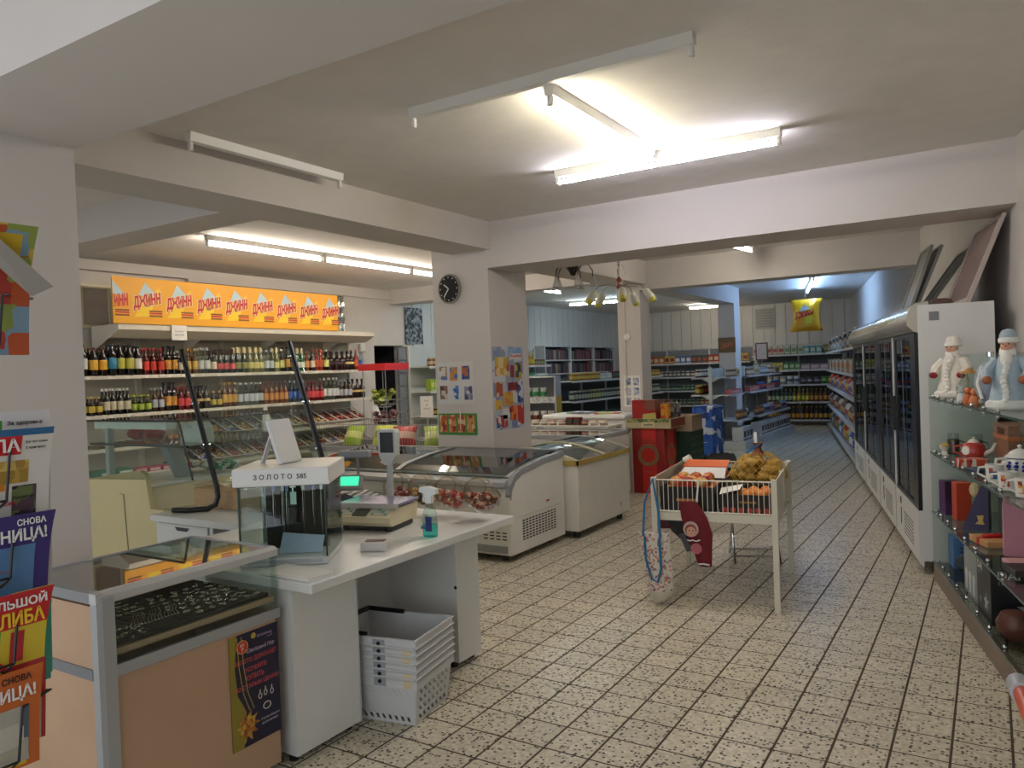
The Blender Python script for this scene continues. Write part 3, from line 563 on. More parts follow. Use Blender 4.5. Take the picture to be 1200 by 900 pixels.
# L-shaped cashier counter
ct = thing('counter', 'white laminate cashier counter with open knee space', 'counter', (-2.2, 2.04, 0))
BB(-1.2, 0, 0, 1.46, .70, .74, .004).build('worktop', LAM, ct)
LE = mat('#c5c6c8', .4)
MB().box(-.17, -.15, .035, .39, .03, .70).build('front_panel', LAM, ct); MB().box(-.152, -.146, .39, .396, .03, .70).build('edge_strip', LE, ct)
B(-1.2, -.17, .035, .055, .03, .70).build('side_panel', LAM, ct); B(-1.2, -.17, .37, .39, .03, .70).build('side_panel', LAM, ct)
B(-.17, -.15, 1.12, 1.32, .03, .70).build('front_panel', LAM, ct); B(-1.2, -.17, 1.30, 1.32, .03, .70).build('side_panel', LAM, ct); B(-1.2, -.17, 1.12, 1.14, .03, .70).build('side_panel', LAM, ct)
B(-.60, -.58, .39, 1.12, .03, .70).build('back_panel', mat('#c3c4c4', .5), ct); MB().cyl((-.155, 1.118, .42), (-.155, 1.115, .42), .009, n=8).build('bolt', BLACK, ct)
for x in (-.8, -.2):
    for y in (.06, .36, 1.14, 1.29): MB().cyl((x, y, 0), (x, y, .03), .02, n=8).build('foot', BLACK, ct)
# stack of grey shopping baskets
BKM = mat('#cfd0d0', .45)
def basket_mesh():
    m = MB(); w0, w1, d0, d1 = .15, .17, .2, .225; H = .21; T = .004    # half sizes bottom/top
    # side walls with diagonal slots, built as strips
    def wall(p0, p1, q0, q1, n):     # bottom p0->p1, top q0->q1
        p0, p1, q0, q1 = map(Vector, (p0, p1, q0, q1)); rows = ((0, .08, 0), (.08, .20, 1), (.20, .27, 0), (.27, .38, 2), (.38, .45, 0), (.45, .56, 2), (.56, .62, 0), (.62, .74, 1), (.74, 1, 0)) if n < 10 else ((0, .07, 0), (.07, .24, 1), (.24, .62, 0), (.62, .74, 1), (.74, 1, 0))
        nr = (p1 - p0).cross(q0 - p0).normalized() * T
        for a, b, s_ in rows:
            def pt(u, v): return p0.lerp(p1, u).lerp(q0.lerp(q1, u), v)
            if not s_: quads = [(0, 1, 0, 1)]
            else:
                quads = []
                for k in range(n):
                    u0 = k / n + .45 / n; u1 = (k + 1) / n; sl_ = -.5 / n
                    quads.append((u0, u1, u0 + sl_, u1 + sl_))
                quads.append((0, .45 / n - .0, 0, .0)); quads.append((1 - .001, 1, 1 - .5 / n, 1))
            for u0, u1, t0, t1 in quads:
                t0 = max(0, t0); t1 = max(t0, min(1, t1)); P = [pt(u0, a), pt(u1, a), pt(t1, b), pt(t0, b)]; Q = [x + nr for x in P]
                m.raw(P + Q, [(0, 1, 2, 3), (4, 7, 6, 5), (0, 4, 5, 1), (1, 5, 6, 2), (2, 6, 7, 3), (3, 7, 4, 0)])
    b = [(-w0, -d0, 0), (w0, -d0, 0), (w0, d0, 0), (-w0, d0, 0)]; t = [(-w1, -d1, H), (w1, -d1, H), (w1, d1, H), (-w1, d1, H)]
    for i in range(4): j = (i + 1) % 4; wall(b[i], b[j], t[i], t[j], 8 if i % 2 == 0 else 13)
    m.box(-w0, w0, -d0, d0, 0, .004)
    # rim band with an outer lip
    for a, b_, c, d in ((-w1 - .008, w1 + .008, -d1 - .008, -d1), (-w1 - .008, w1 + .008, d1, d1 + .008), (-w1 - .008, -w1, -d1, d1), (w1, w1 + .008, -d1, d1)): m.box(a, b_, c, d, H - .045, H + .004)
    for a, b_, c, d in ((-w1 - .013, w1 + .013, -d1 - .013, -d1 - .006), (-w1 - .013, w1 + .013, d1 + .006, d1 + .013), (-w1 - .013, -w1 - .006, -d1, d1), (w1 + .006, w1 + .013, -d1, d1)): m.box(a, b_, c, d, H - .003, H + .004)
    return m.mesh('body', BKM)
bk_me = basket_mesh(); hd_me = MB().tube([(-.165, .02, .217), (-.165, .19, .219), (-.16, .21, .222), (-.1, .218, .223), (.1, .218, .223), (.16, .21, .222), (.165, .19, .219), (.165, .02, .217)], .012, 6).mesh('handle', BLACK, True)
tg_me = B(-.1795, -.1783, -.205, -.168, .17, .2).mesh('price_tag', mat('#d9c7a0', .6)); hk_me = B(-.1795, -.1782, -.08, -.02, .168, .208).mesh('clip_plate', mat('#9aa0a8', .5)); pv_me = MB().cyl((-.1784, -.05, .188), (-.183, -.05, .188), .009, n=8).mesh('pivot', BLACK)
LV = ('bottom', 'second from bottom', 'third from bottom', 'third from top', 'second from top', 'top')
for k in range(6):
    t = thing('shopping_basket', 'grey plastic shopping basket, %s of the stack under the counter' % LV[k], 'basket', (-2.372, 2.665, .002 + k * .033), math.radians(100), 'stack of grey shopping baskets')
    link('body', bk_me, t)
    if k == 5: link('handle', hd_me, t)
    link('clip_plate', hk_me, t); link('pivot', pv_me, t)
    if k in (0, 1, 3, 4): link('price_tag', tg_me, t)
# ------------------------------------------------------------------ jewellery case (glass topped, wood veneer)
jc = thing('jewellery_case', 'glass-topped beech display case of silver jewellery at the counter end', 'display case', (-2.37, 1.32, 0))   # local x<0 into the case, y along the front
WOOD = mat('#b8977a', .45, var=.06, scale=3); WL = .71; WD = .52
B(-.018, 0, .05, WL - .02, .04, .595).build('front_panel', WOOD, jc); B(-WD, -.03, 0, .018, .04, .83).build('side_panel', WOOD, jc); B(-WD, -.03, WL - .018, WL, .04, .62).build('side_panel', WOOD, jc); B(-WD, -WD + .018, .018, WL - .018, .04, .84).build('back_panel', WOOD, jc)
B(-WD + .02, -.02, .02, WL - .02, .04, .06).build('plinth', mat('#3a352f', .7), jc)
MB().prism([(-.03, .0), (-.03, -.004), (.004, -.004), (.01, .012), (.012, .05), (0, .05), (0, .0)], 'z', 0, .855).build('corner_post', ALU, jc)
B(-.012, .004, .05, WL, .597, .635).build('front_rail', ALU, jc); B(-WD, -.03, -.006, 0, .598, .632).build('side_rail', mat('#77797c', .5), jc)
MB().prism([(.006, .838), (.006, .862), (-.012, .873), (-.035, .873), (-.035, .845)], 'y', .02, WL).build('top_rail', mat('#c7c8c6', .4, .3), jc); B(-WD, -.03, -.006, .03, .84, .873).build('top_rail', mat('#8d8f91', .4, .3), jc); B(-.03, .006, -.006, .02, .84, .873).build('corner_cap', mat('#d8dbe0', .25, .6), jc)
B(-WD, -.034, WL - .02, WL, .85, .873).build('top_rail', ALU, jc); B(-WD, -WD + .02, .03, WL - .02, .85, .873).build('top_rail', ALU, jc)
B(-WD + .02, -.03, .03, WL - .02, .864, .87).build('glass_top', thin_glass('#eef1ec', 1.5, 0, 'case_glass', 2.1), jc); B(-.008, -.002, .05, WL - .012, .635, .84).build('front_glass', GLASS, jc); B(-.03, -.004, WL - .012, WL, .635, .85).build('end_post', GLASSG, jc)
B(-WD + .02, -.015, .02, WL - .012, .66, .68).build('shelf', WOOD, jc)
vt = BB(-.48, -.022, .04, WL - .03, .682, .697, .003).build('velvet_tray', mat('#0d0d0f', .85), None, loc=(-2.37, 1.32, 0)); tag(vt, 'black velvet tray inside the jewellery case', 'tray')
SILV = mat('#d7d3c8', .22, 1); g = random.Random(8); G3 = 'silver jewellery on the velvet tray'
r1 = MB().tube([(.009 * math.cos(a * PI / 5), .009 * math.sin(a * PI / 5), 0) for a in range(10)], .0016, 4, True); r1.ell((.009, 0, .001), (.004, .004, .003), 6, 4); ring_me = r1.mesh('ring', SILV)
e1 = MB().tube([(0, 0, 0), (.004, .008, 0), (.012, .009, 0), (.02, .004, 0)], .0014, 4); e1.ell((.024, .002, 0), (.006, .004, .002), 6, 4); ear_me = e1.mesh('earring', SILV)
n1 = MB().tube([(0, .0, 0), (.05, .004, 0), (.1, -.003, 0), (.15, .002, 0)], .0013, 4); n1.ell((0, 0, 0), (.007, .005, .0015), 6, 4); chain_me = n1.mesh('chain', SILV)
def jew(me, nm, x, y, rz, lab): o = link(nm, me, None, (x, y, .6988), rz); tag(o, lab, nm, G3)
for i in range(7):
    for j in range(12):
        x = -2.43 - i * .052 + g.uniform(-.008, .008); y = 1.70 + j * .0255 + g.uniform(-.006, .006); jew(ring_me if (i + j) % 2 else ear_me, 'ring' if (i + j) % 2 else 'earring', x, y, g.uniform(0, 6), 'small silver %s on the black velvet tray' % ('ring' if (i + j) % 2 else 'earring'))
for j in range(15): jew(chain_me, 'chain', -2.45 - .035, 1.50 + j * .0125, 2.6 + g.uniform(-.06, .06), 'fine silver chain laid out on the velvet tray')
for i in range(5):
    for j in range(7): jew(ear_me, 'earring', -2.42 - i * .026 + g.uniform(-.006, .006), 1.385 + j * .022, g.uniform(0, 6), 'small silver earring on the black velvet tray')
for i in range(4):
    for j in range(9): jew(chain_me if j % 3 == 0 else ring_me, 'chain' if j % 3 == 0 else 'ring', -2.66 - i * .05, 1.42 + j * .028, g.uniform(0, .8), 'fine silver chain laid out on the velvet tray' if j % 3 == 0 else 'small silver ring on the black velvet tray')
# gold-price poster on the case front
ps = thing('jewellery_poster', 'dark blue jewellery poster with red lettering on the wood case', 'poster', (-2.368, 1.79, .165)); PW, PH = .225, .42
B(0, .0015, 0, PW, 0, PH).build('sheet', mat('#171634', .35), ps); DK = .0022
m = MB(); m.prism([(0, 0), (.05, 0), (.065, .13), (.03, .2), (.022, .3), (.035, .42), (0, .42)], 'x', .0015, .0018); m.build('gold_band', mat('#8f7f2c', .4), ps)
for a in (0, .02): MB().tube([(.0018, .035 + a, .41), (.0018, .04 + a, .3), (.0018, .055 + a, .2), (.0018, .08 + a, .13)], .0016, 4).build('gold_line', mat('#b59a48', .4), ps)
fl = MB()
for q, (r0, n_, z0) in enumerate(((.06, 11, .0017), (.042, 9, .0022))):
    for k in range(n_): a = 2 * PI * k / n_ + q * .3; b_ = PI / n_; cy, cz = .062, .075; fl.raw([(z0, cy, cz), (z0, cy + .6 * r0 * math.cos(a - b_), cz + .6 * r0 * math.sin(a - b_)), (z0, cy + r0 * 1.05 * math.cos(a), cz + r0 * 1.05 * math.sin(a)), (z0, cy + .6 * r0 * math.cos(a + b_), cz + .6 * r0 * math.sin(a + b_))], [(0, 1, 2, 3)])
fl.build('leaf_flower', patch_mat(('#b8862c', '#c9a43a', '#8a4a22', '#a8622a'), 60, 2, name='leaves'), ps)
MB().cyl((.0015, .058, .372), (.0024, .058, .372), .024, n=20).build('badge', mat('#c22a22', .4), ps); MB().tube([(.0024, .058 + .024 * math.cos(a * PI / 10), .372 + .024 * math.sin(a * PI / 10)) for a in range(20)], .0016, 4, True).build('badge_ring', mat('#d9a860', .4), ps)
txt('ЛЕТ\n25', .022, .022, PAPER, ps, (.0027, .058, .372), FX, .02); RDT = mat('#c24a4e', .5); LILA = mat('#b9a8cf', .5)
MB().cyl((.0015, .11, .4), (.0022, .11, .4), .011, n=14).build('emblem', mat('#b59a38', .4), ps); txt('Schönberg', .07, .014, LILA, ps, (DK, .16, .392), FX, .0); txt('Since 1992', .025, .005, LILA, ps, (DK, .185, .379), FX, 0)
txt('Ювелирный Мир', .13, .02, mat('#c9b8d8', .5), ps, (DK, .14, .348), FX, 0, shear=.3)
for k, (s_, yy, ww) in enumerate((('ЗОЛОТО ДОРОЖАЕТ', .118, .195), ('УСПЕЙТЕ', .115, .1), ('КУПИТЬ', .11, .085), ('ПО СТАРЫМ ЦЕНАМ', .118, .2))): txt(s_, ww, .02, RDT, ps, (DK, yy, .315 - k * .032), FX, .03)
for yy, zz in ((.13, .165), (.155, .17), (.185, .165)):
    m = MB(); m.tube([(DK, yy + .007 * math.cos(a * PI / 6), zz + .01 * math.sin(a * PI / 6)) for a in range(12)], .0015, 4, True); m.box(.002, .0026, yy - .002, yy + .002, zz + .01, zz + .024); m.build('pendant_print', mat('#d8cfc8', .4), ps)
MB().tube([(DK, .16 + .017 * math.cos(a * PI / 8), .12 + .013 * math.sin(a * PI / 8)) for a in range(16)], .0022, 4, True).build('ring_print', mat('#cfc4bc', .4), ps)
txt('В лучших традициях', .085, .011, mat('#d8d4e0', .5), ps, (DK, .175, .075), FX, 0); txt('русских мастеров!', .075, .011, mat('#d8d4e0', .5), ps, (DK, .172, .058), FX, 0)
# ------------------------------------------------------------------ necklace cabinet on the counter
nc = thing('necklace_cabinet', 'small glass cabinet with hanging necklaces and white lettered top', 'display case', (-2.625, 2.345, .741), .6)    # front looks to -y
NW, ND, NH = .365, .34, .335
BB(-NW / 2, NW / 2, -ND / 2 - .01, ND / 2, 0, .03, .003).build('base', mat('#cfd1d2', .35), nc); B(-NW / 2 + .02, NW / 2 - .02, -ND / 2 - .012, -ND / 2 - .01, .012, .026).build('track', STEEL, nc)
BB(-NW / 2 - .015, NW / 2 + .02, -ND / 2 - .02, ND / 2 + .015, NH, NH + .075, .004).build('top', mat('#e6e5e0', .35), nc)
txt('З О Л О Т О  585', .22, .022, mat('#3a3b3e', .5), nc, (0, -ND / 2 - .0208, NH + .04), FY, .02)
for s in (-1, 1): B(s * NW / 2 - .003, s * NW / 2 + .003, -ND / 2, ND / 2, .03, NH).build('glass_side', GLASSG, nc); B(s * (NW / 2 - .004) - .003, s * (NW / 2 - .004) + .003, -ND / 2 - .003, -ND / 2 + .003, .03, NH).build('glass_edge', mat('#1c3a2e', .2), nc)
B(-NW / 2 + .01, NW / 2 - .01, -ND / 2 - .002, -ND / 2 + .002, .035, NH - .004).build('sliding_glass', GLASS, nc)
B(-NW / 2 + .06, NW / 2 - .03, .03, .04, .03, NH).build('velvet_board', mat('#08080a', .9), nc); B(-NW / 2 + .003, NW / 2 - .003, ND / 2 - .006, ND / 2, .03, NH).build('back_mirror', mat('#9fa6a4', .15, .6), nc)
for k, x in enumerate((-.085, -.045, -.027, .045, .09, .125)):
    o = thing('necklace', 'silver chain necklace with a price tag hanging in the small cabinet', 'necklace', (0, 0, 0), 0, 'necklaces in the small cabinet'); o.matrix_world = Matrix.Translation((-2.625, 2.345, .741)) @ Matrix.Rotation(.6, 4, 'Z')
    L_ = (.2, .25, .22, .22, .2, .24)[k]; MB().tube([(x - .003, .024, .315), (x - .004, .022, .315 - L_ * .6), (x, .022, .315 - L_), (x + .004, .022, .315 - L_ * .6), (x + .003, .024, .315)], .001, 4).build('chain', SILV, o); B(x - .006, x + .006, .018, .022, .285, .32).build('tag', mat('#dfe0ea' if k % 2 else '#8087c8', .5), o)
o = MB().box(-.003, .003, .0, .004, 0, .04).box(-.013, .013, 0, .004, .02, .026).build('silver_cross', SILV, None, loc=(-2.633, 2.358, 1.02), rz=.6); tag(o, 'silver cross pinned in the small necklace cabinet', 'cross'); B(-.012, .014, 0, .003, -.055, 0).build('price_tag', mat('#cfe6dc', .5), o)
o = MB().raw([(-.08, -.02, 0), (.1, -.02, 0), (.1, .06, .055), (-.08, .06, .075), (-.08, -.014, 0), (.1, -.014, 0), (.1, .066, .055), (-.08, .066, .075)], [(0, 1, 2, 3), (4, 7, 6, 5), (0, 4, 5, 1), (2, 6, 7, 3), (1, 5, 6, 2), (0, 3, 7, 4)]).build('folded_paper', mat('#aebfdc', .6), None, loc=(-2.55, 2.305, .773), rz=.6); tag(o, 'pale blue folded paper lying in the necklace cabinet', 'paper')
pf = thing('photo_frame', 'white picture frame seen from behind on the necklace cabinet', 'picture frame', (-2.62, 2.34, 1.153), math.radians(98))
pm_ = MB(); pm_.T = Matrix.Rotation(-.32, 4, 'X'); pm_.bbox(-.07, .07, -.012, .012, 0, .2, .005); pm_.build('frame', mat('#dcdcda', .4), pf); MB().raw([(-.06, .115, .0), (-.035, .115, 0), (-.03, .058, .13), (-.06, .058, .13), (-.06, .109, .0), (-.035, .109, 0), (-.03, .052, .13), (-.06, .052, .13)], [(0, 1, 2, 3), (4, 7, 6, 5), (0, 4, 5, 1), (1, 5, 6, 2), (3, 7, 4, 0), (2, 6, 7, 3)]).build('easel_leg', mat('#d2d2d0', .4), pf)
# ------------------------------------------------------------------ cash register, scale, jars and small things on the counter
CZ = .741
cr = thing('cash_register', 'grey cash register with a lit green display on the counter', 'cash register', (-3.13, 3.2, CZ), .45)
MB().prism([(-.17, 0), (.16, 0), (.16, .06), (.0, .12), (-.17, .13)], 'y', -.08, .2).build('body', mat('#2a2b2d', .45), cr)
kb = MB().prism([(.0, .118), (.16, .06), (.16, .066), (.0, .125)], 'y', -.06, .2); kb.build('keyboard', mat('#2c2d2f', .5), cr)
for i in range(5):
    for j in range(6): f = .16 - i * .03; B(f - .022, f, -.05 + j * .04, -.02 + j * .04, .066 + i * .011, .074 + i * .011).build('key', mat('#c9c9c2', .5), cr)
sc_ = MB(); sc_.T = Matrix.Translation((.02, -.02, .14)) @ Matrix.Rotation(-.5, 4, 'X'); sc_.bbox(-.075, .075, -.012, .02, 0, .09, .006); sc_.build('display_head', mat('#8f918c', .45), cr)
sd = MB(); sd.T = sc_.T; sd.box(-.055, .055, -.0135, -.0125, .02, .075); sd.build('green_screen', mat('#3fd9a8', .4, emit=.9), cr)
MB().cyl((.02, .16, .12), (.02, .16, .3), .009, n=8).build('pole', GREY, cr); BB(-.09, .1, .135, .185, .30, .345, .008).build('customer_display', mat('#8b9094', .45), cr)
ws = thing('weighing_scale', 'beige electronic counter scale with tall customer display', 'scale', (-2.72, 3.0, CZ), .22)    # front looks to -y, about .3 wide
MB().prism([(-.17, .05), (-.15, .03), (.12, .03), (.14, .09), (.14, .11), (-.09, .11), (-.165, .075)], 'x', -.16, .16).build('body', mat('#d3c9a8', .45), ws)
for sx in (-.12, .12):
    for sy in (-.11, .09): MB().cyl((sx, sy, 0), (sx, sy, .032), .02, n=10).build('foot', BLACK, ws)
BB(-.13, .15, -.12, .1, 0.004, .028, .004).build('base_plate', mat('#4a4a4c', .4, .6), ws)
MB().prism([(-.158, .084), (-.096, .1125), (-.094, .1105), (-.156, .08)], 'x', -.06, .02).build('screen', mat('#4a4f42', .3), ws)
for sx0 in (-.14, .04):
    for i in range(4):
        for j in range(3): f = (j + .5) / 3.4; MB().prism([(-.155 + .055 * f, .0845 + .026 * f), (-.143 + .055 * f, .0905 + .026 * f), (-.143 + .055 * f, .0875 + .026 * f), (-.155 + .055 * f, .081 + .026 * f)], 'x', sx0 + i * .024, sx0 + i * .024 + .018).build('key', mat('#c9ccc2' if (i + j) % 3 else '#7fa79a', .5), ws)
BB(-.18, .17, -.10, .14, .118, .134, .005).build('platform', mat('#8d8aa8', .25, .5), ws); MB().box(-.183, .173, -.104, -.1, .11, .134).build('platform_lip', mat('#b9b7b0', .4), ws)
MB().tube([(-.01, .16, .1), (-.01, .165, .3)], [.02, .017], 8).build('pole', mat('#b8bab8', .4), ws, True)
hd = MB(); hd.T = Matrix.Translation((-.01, .165, .30)); hd.prism([(-.02, 0), (.02, 0), (.05, .05), (.055, .17), (.045, .19), (-.045, .19), (-.055, .17), (-.05, .05)], 'y', -.025, .025); hd.build('display_head', mat('#bfc2c0', .4), ws)
BB(-.05, .03, .136, .14, .365, .475, .002).build('display_glass', mat('#20262a', .2), ws)
# candy jars lying along the counter's back edge
JG = thin_glass('#f2efe8', 1.55, .02, 'jar_plastic', 1.4)
jp = [(.02, 0), (.075, .0), (.083, .02), (.085, .12), (.08, .15), (.062, .165), (.06, .18)]
jar_me = MB().lathe(jp, 18).mesh('jar', JG, True); jl = MB().tube([(.063 * math.cos(a * PI / 9), .063 * math.sin(a * PI / 9), .176) for a in range(18)], .005, 5, True).mesh('rim', JG, True)
JC = ((('#b3232c', '#d98a84', '#e9d8cc', '#8c1a22'), 'red and white sweets'), (('#c98a2a', '#8a5420', '#e0c48a', '#5c3414'), 'golden wafer sweets'), (('#b52a34', '#e3c9b4', '#d65a5c', '#a8742e'), 'pinkish sweets'), (('#8a3a1e', '#c8543a', '#e2b9a0', '#6a1a1c'), 'brown and red sweets'))
JX = ((-2.86, 3.43, 0), (-2.68, 3.43, 1), (-2.50, 3.43, 2), (-2.31, 3.42, 3))
for k, (x, y, c) in enumerate(JX):
    o = link('candy_jar', jar_me, None, (x, y, CZ + .088)); o.rotation_euler = (math.radians(62), 0, math.radians((4, 2, 4, 8)[k])); tag(o, ('tilted clear jar of %s in the counter row%s' % (JC[c][1], ', standing by the counter corner' if k == 4 else '')), 'jar', 'candy jars on the counter'); link('rim', jl, o)
    m = MB(); g = random.Random(k)
    for q in range(60):
        a = g.uniform(0, 6.28); r = .066 * math.sqrt(g.uniform(0, 1)); m.ell((r * math.cos(a), -abs(r * math.sin(a)) * .9 - .002, g.uniform(.03, .13)), (.022, .017, .017), 6, 4)
    tag(m.build('sweets', patch_mat(JC[c][0], 48, k % 3, rough=.25, name='jar_sweets'), o, True), kind='stuff')
sp = thing('spray_bottle', 'clear spray bottle with white trigger and turquoise liquid', 'spray bottle', (-2.30, 2.90, CZ), .1)
MB().lathe([(.034, 0), (.038, .008), (.038, .06)], 16, sy=.7).build('liquid', thin_glass('#a8f6f4', 1.2, name='turquoise_liquid'), sp, True)
MB().lathe([(.036, 0), (.04, .008), (.04, .08), (.034, .12), (.018, .15), (.015, .165)], 16, sy=.72).build('body', thin_glass('#e4f2f0', 1.4, .03, 'spray_plastic'), sp, True); B(-.006, .028, -.0315, -.029, .03, .1).build('sticker', mat('#1d2c6a', .5), sp); B(-.032, -.008, -.0305, -.029, .04, .055).build('sticker', mat('#3a6a8a', .5), sp)
MB().prism([(-.015, .16), (.016, .16), (.02, .2), (.045, .205), (.045, .23), (.0, .24), (-.045, .235), (-.05, .215), (-.02, .205)], 'y', -.014, .014).build('trigger_head', mat('#eef0f0', .35), sp); MB().tube([(-.024, 0, .205), (-.034, 0, .18), (-.03, 0, .165)], .005, 5).build('trigger', mat('#eef0f0', .35), sp)
o = BB(-.06, .06, -.04, .04, 0, .04, .004).build('small_box', mat('#c9c3bf', .5), None, loc=(-2.36, 2.58, CZ), rz=.5); tag(o, 'small pale open box between scale and spray bottle', 'box'); BB(-.045, .045, -.02, .022, .0402, .043, .001).build('contents', mat('#6a4a40', .6), o)
o = B(-.14, .14, -.09, .05, 0, .012).build('paper_sheets', PAPER, None, loc=(-2.37, 2.145, CZ), rz=.0); tag(o, 'stack of white paper sheets beside the necklace cabinet', 'paper')
# ================================================================== chest freezers
FW = mat('#d9d8cf', .4, var=.015)
def vents(parent, fn, rows, cols):
    m = MB()
    for i in range(rows):
        for j in range(cols): m.box(*fn(i, j))
    return m.build('vent_slots', mat('#2c2d2d', .6), parent)
cf = thing('chest_freezer', 'long white chest freezer with sloping grey-framed glass lids', 'freezer', (-3.24, 5.10, 0))     # +x end faces the aisle, front looks to -y
FL = 2.35
prof = [(0, .06), (.9, .06), (.9, .77), (.5, .745), (.16, .70), (.06, .66), (.02, .60), (0, .52)]
MB().prism(prof, 'x', -FL, 0).build('cabinet', FW, cf)
PT = lambda d: [(.0 - d, .545), (.02 - d, .62), (.07 - d * .7, .68 + d * .4), (.17, .72 + d), (.5, .765 + d), (.91, .79 + d)]
q = PT(.008); q2 = [(a + .018, b - .045) for a, b in reversed(q)]
for x0, x1 in ((-.035, .008), (-FL - .008, -FL + .035)): MB().prism(q + q2, 'x', x0, x1).build('end_trim', mat('#8e9092', .45), cf)
MB().prism([(-.012, .60), (.03, .645), (.03, .665), (-.02, .64), (-.03, .61), (-.02, .595)], 'x', -FL + .03, -.03).build('front_rail', mat('#9b9d9e', .4), cf)
B(-FL + .1, -.1, -.012, .0, .46, .50).build('bumper', mat('#a9abac', .45), cf)
MB().prism([(.88, .765), (.915, .765), (.915, .81), (.88, .805)], 'x', -FL + .03, -.03).build('back_rail', mat('#777a7c', .45), cf)
for i in range(2): x0 = -FL + .05 + i * (FL - .1) / 2; x1 = x0 + (FL - .1) / 2 - .02; MB().prism([(.06, .695), (.17, .728), (.5, .772), (.88, .797), (.88, .803), (.5, .778), (.17, .734), (.06, .70)], 'x', x0, x1).build('glass_lid', thin_glass('#b6bdbb', 1.6, .02, 'lid_glass', 1.5), cf)
MB().prism([(.05, .69), (.18, .733), (.5, .777), (.88, .803), (.88, .815), (.5, .79), (.17, .745), (.045, .70)], 'x', -FL / 2 - .03, -FL / 2 + .02).build('lid_frame', mat('#8b8d8e', .4), cf)
B(-FL + .05, -.05, .06, .86, .665, .672).build('dark_well', mat('#6a6d70', .6), cf)
vents(cf, lambda i, j: (-.0, .0015, .18 + j * .052, .215 + j * .052, .15 + i * .022, .161 + i * .022), 8, 11); B(.0, .002, .1, .86, .345, .348).build('seam', mat('#b3b3ac', .5), cf); B(.0, .003, .58, .63, .40, .415).build('badge', RED, cf)
vents(cf, lambda i, j: (-.26 + j * .06, -.22 + j * .06, -.0015, 0, .18 + i * .026, .19 + i * .026), 3, 4); BB(-.24, -.08, -.004, 0, .27, .38, .0015).build('control_panel', mat('#c9c9c4', .4), cf); B(-.2, -.12, -.0055, -.004, .31, .345).build('display', mat('#2f3a2c', .3), cf); BB(-FL + .1, -.03, -.01, 0, .075, .135, .003).build('kick_strip', mat('#8c8e8f', .45), cf)
for x in (-.12, -FL + .12):
    for y in (.1, .8): MB().cyl((x, y, 0), (x, y, .06), .03, n=10).build('foot', BLACK, cf)
for k in range(12):
    o = link('frozen_pack', goods_mesh('bag', .24, .09, .28, *((('#b9c6cf'), '#3d5f9a'), (('#cfc4a8'), '#b04a3a'), (('#8fae9a'), '#d8dcd6'))[k % 3]), None, (-3.45 - (k % 6) * .35, 5.3 + (k // 6) * .34, .705)); o.rotation_euler = (-PI / 2 - .0, 0, .3 * k); o.location.z = .68
    bpy.data.objects.remove(o)
wz = thing('arched_freezer', 'white ice cream freezer with amber frame and arched sliding glass', 'freezer', (-3.13, 6.06, 0))
BB(-.62, 0, 0, 1.14, .07, .68, .008).build('cabinet', mat('#dcd9cc', .4, var=.02), wz); AMB = mat('#b59a4e', .45); 
m = MB(); m.box(-.004, .012, -.012, 1.152, .66, .705); m.box(-.632, .012, -.012, .006, .66, .705); m.box(-.632, -.616, -.012, 1.152, .66, .77); m.box(-.632, .012, 1.134, 1.152, .66, .705); m.build('amber_frame', AMB, wz)
def arch(x): return .70 + .105 * math.sin(PI * min(1, max(0, (-x) / .62)) * .62 + .0)
xs = [-.62 * k / 10 for k in range(11)]
for y0, y1, m_ in ((-.008, .035, mat('#d9cfa8', .4)), (1.1, 1.146, mat('#d9cfa8', .4))): MB().prism([(x, arch(x) + .006) for x in xs] + [(-.62, .69), (0, .69)], 'y', y0, y1).build('arched_end', m_, wz)
for y0, y1, dz in ((.035, .58, 0), (.56, 1.1, .012)):
    v = []; 
    for x in xs: v += [(x, y0, arch(x) - .002 + dz), (x, y1, arch(x) - .002 + dz)]
    MB().raw(v, [(2 * k, 2 * k + 1, 2 * k + 3, 2 * k + 2) for k in range(10)]).build('sliding_glass', thin_glass('#b9c0bf', 1.6, .01, 'lid_glass2', 1.5), wz)
    MB().tube([(x, y1 if dz == 0 else y0, arch(x) + .004) for x in xs], .009, 5).build('glass_frame', mat('#dcd4b0', .4), wz)
B(-.6, -.02, .05, 1.09, .684, .69).build('inner_floor', mat('#7d8183', .6), wz)
for x in (-.08, -.54):
    for y in (.1, 1.04): MB().cyl((x, y, 0), (x, y, .07), .03, n=8).build('foot', BLACK, wz)
B(.0, .003, .9, .92, .16, .19).build('drain', GREY, wz)
# third freezer behind, packs on a table, closed white chest with papers
f3 = thing('flat_freezer', 'white flat-topped freezer behind the amber-framed one', 'freezer', (-3.68, 7.62, 0))
BB(-1.5, 0, 0, .88, .05, .74, .008).build('cabinet', FW, f3); m = MB(); m.box(-1.51, .01, -.01, .03, .74, .78); m.box(-1.51, .01, .86, .89, .74, .78); m.box(-.03, .01, -.01, .89, .74, .78); m.box(-1.51, -1.47, -.01, .89, .74, .78); m.build('top_frame', mat('#a9adae', .4), f3); B(-1.47, -.03, .03, .86, .765, .772).build('glass_lid', thin_glass('#aab4b2', 1.6, .02, 'lid3', 1.5), f3); B(-1.47, -.03, .03, .86, .741, .744).build('well', mat('#50565a', .7), f3)
for i in range(9): B(-1.4 + i * .15, -1.38 + i * .15, .05, .84, .745, .757).build('grille_bar', mat('#8c9294', .5), f3)
for x in (-.1, -1.4): B(x - .05, x + .05, .1, .8, 0, .05).build('foot', BLACK, f3)
lt = thing('low_table', 'white low shelf table carrying packets behind the flat freezer', 'table', (-4.0, 8.62, 0)); BB(-1.3, .0, 0, .42, .78, .805, .004).build('table_top', METW, lt)
for z in (.1, .34, .58): B(-1.3, .0, .02, .40, z - .02, z).build('shelf_board', METW, lt)
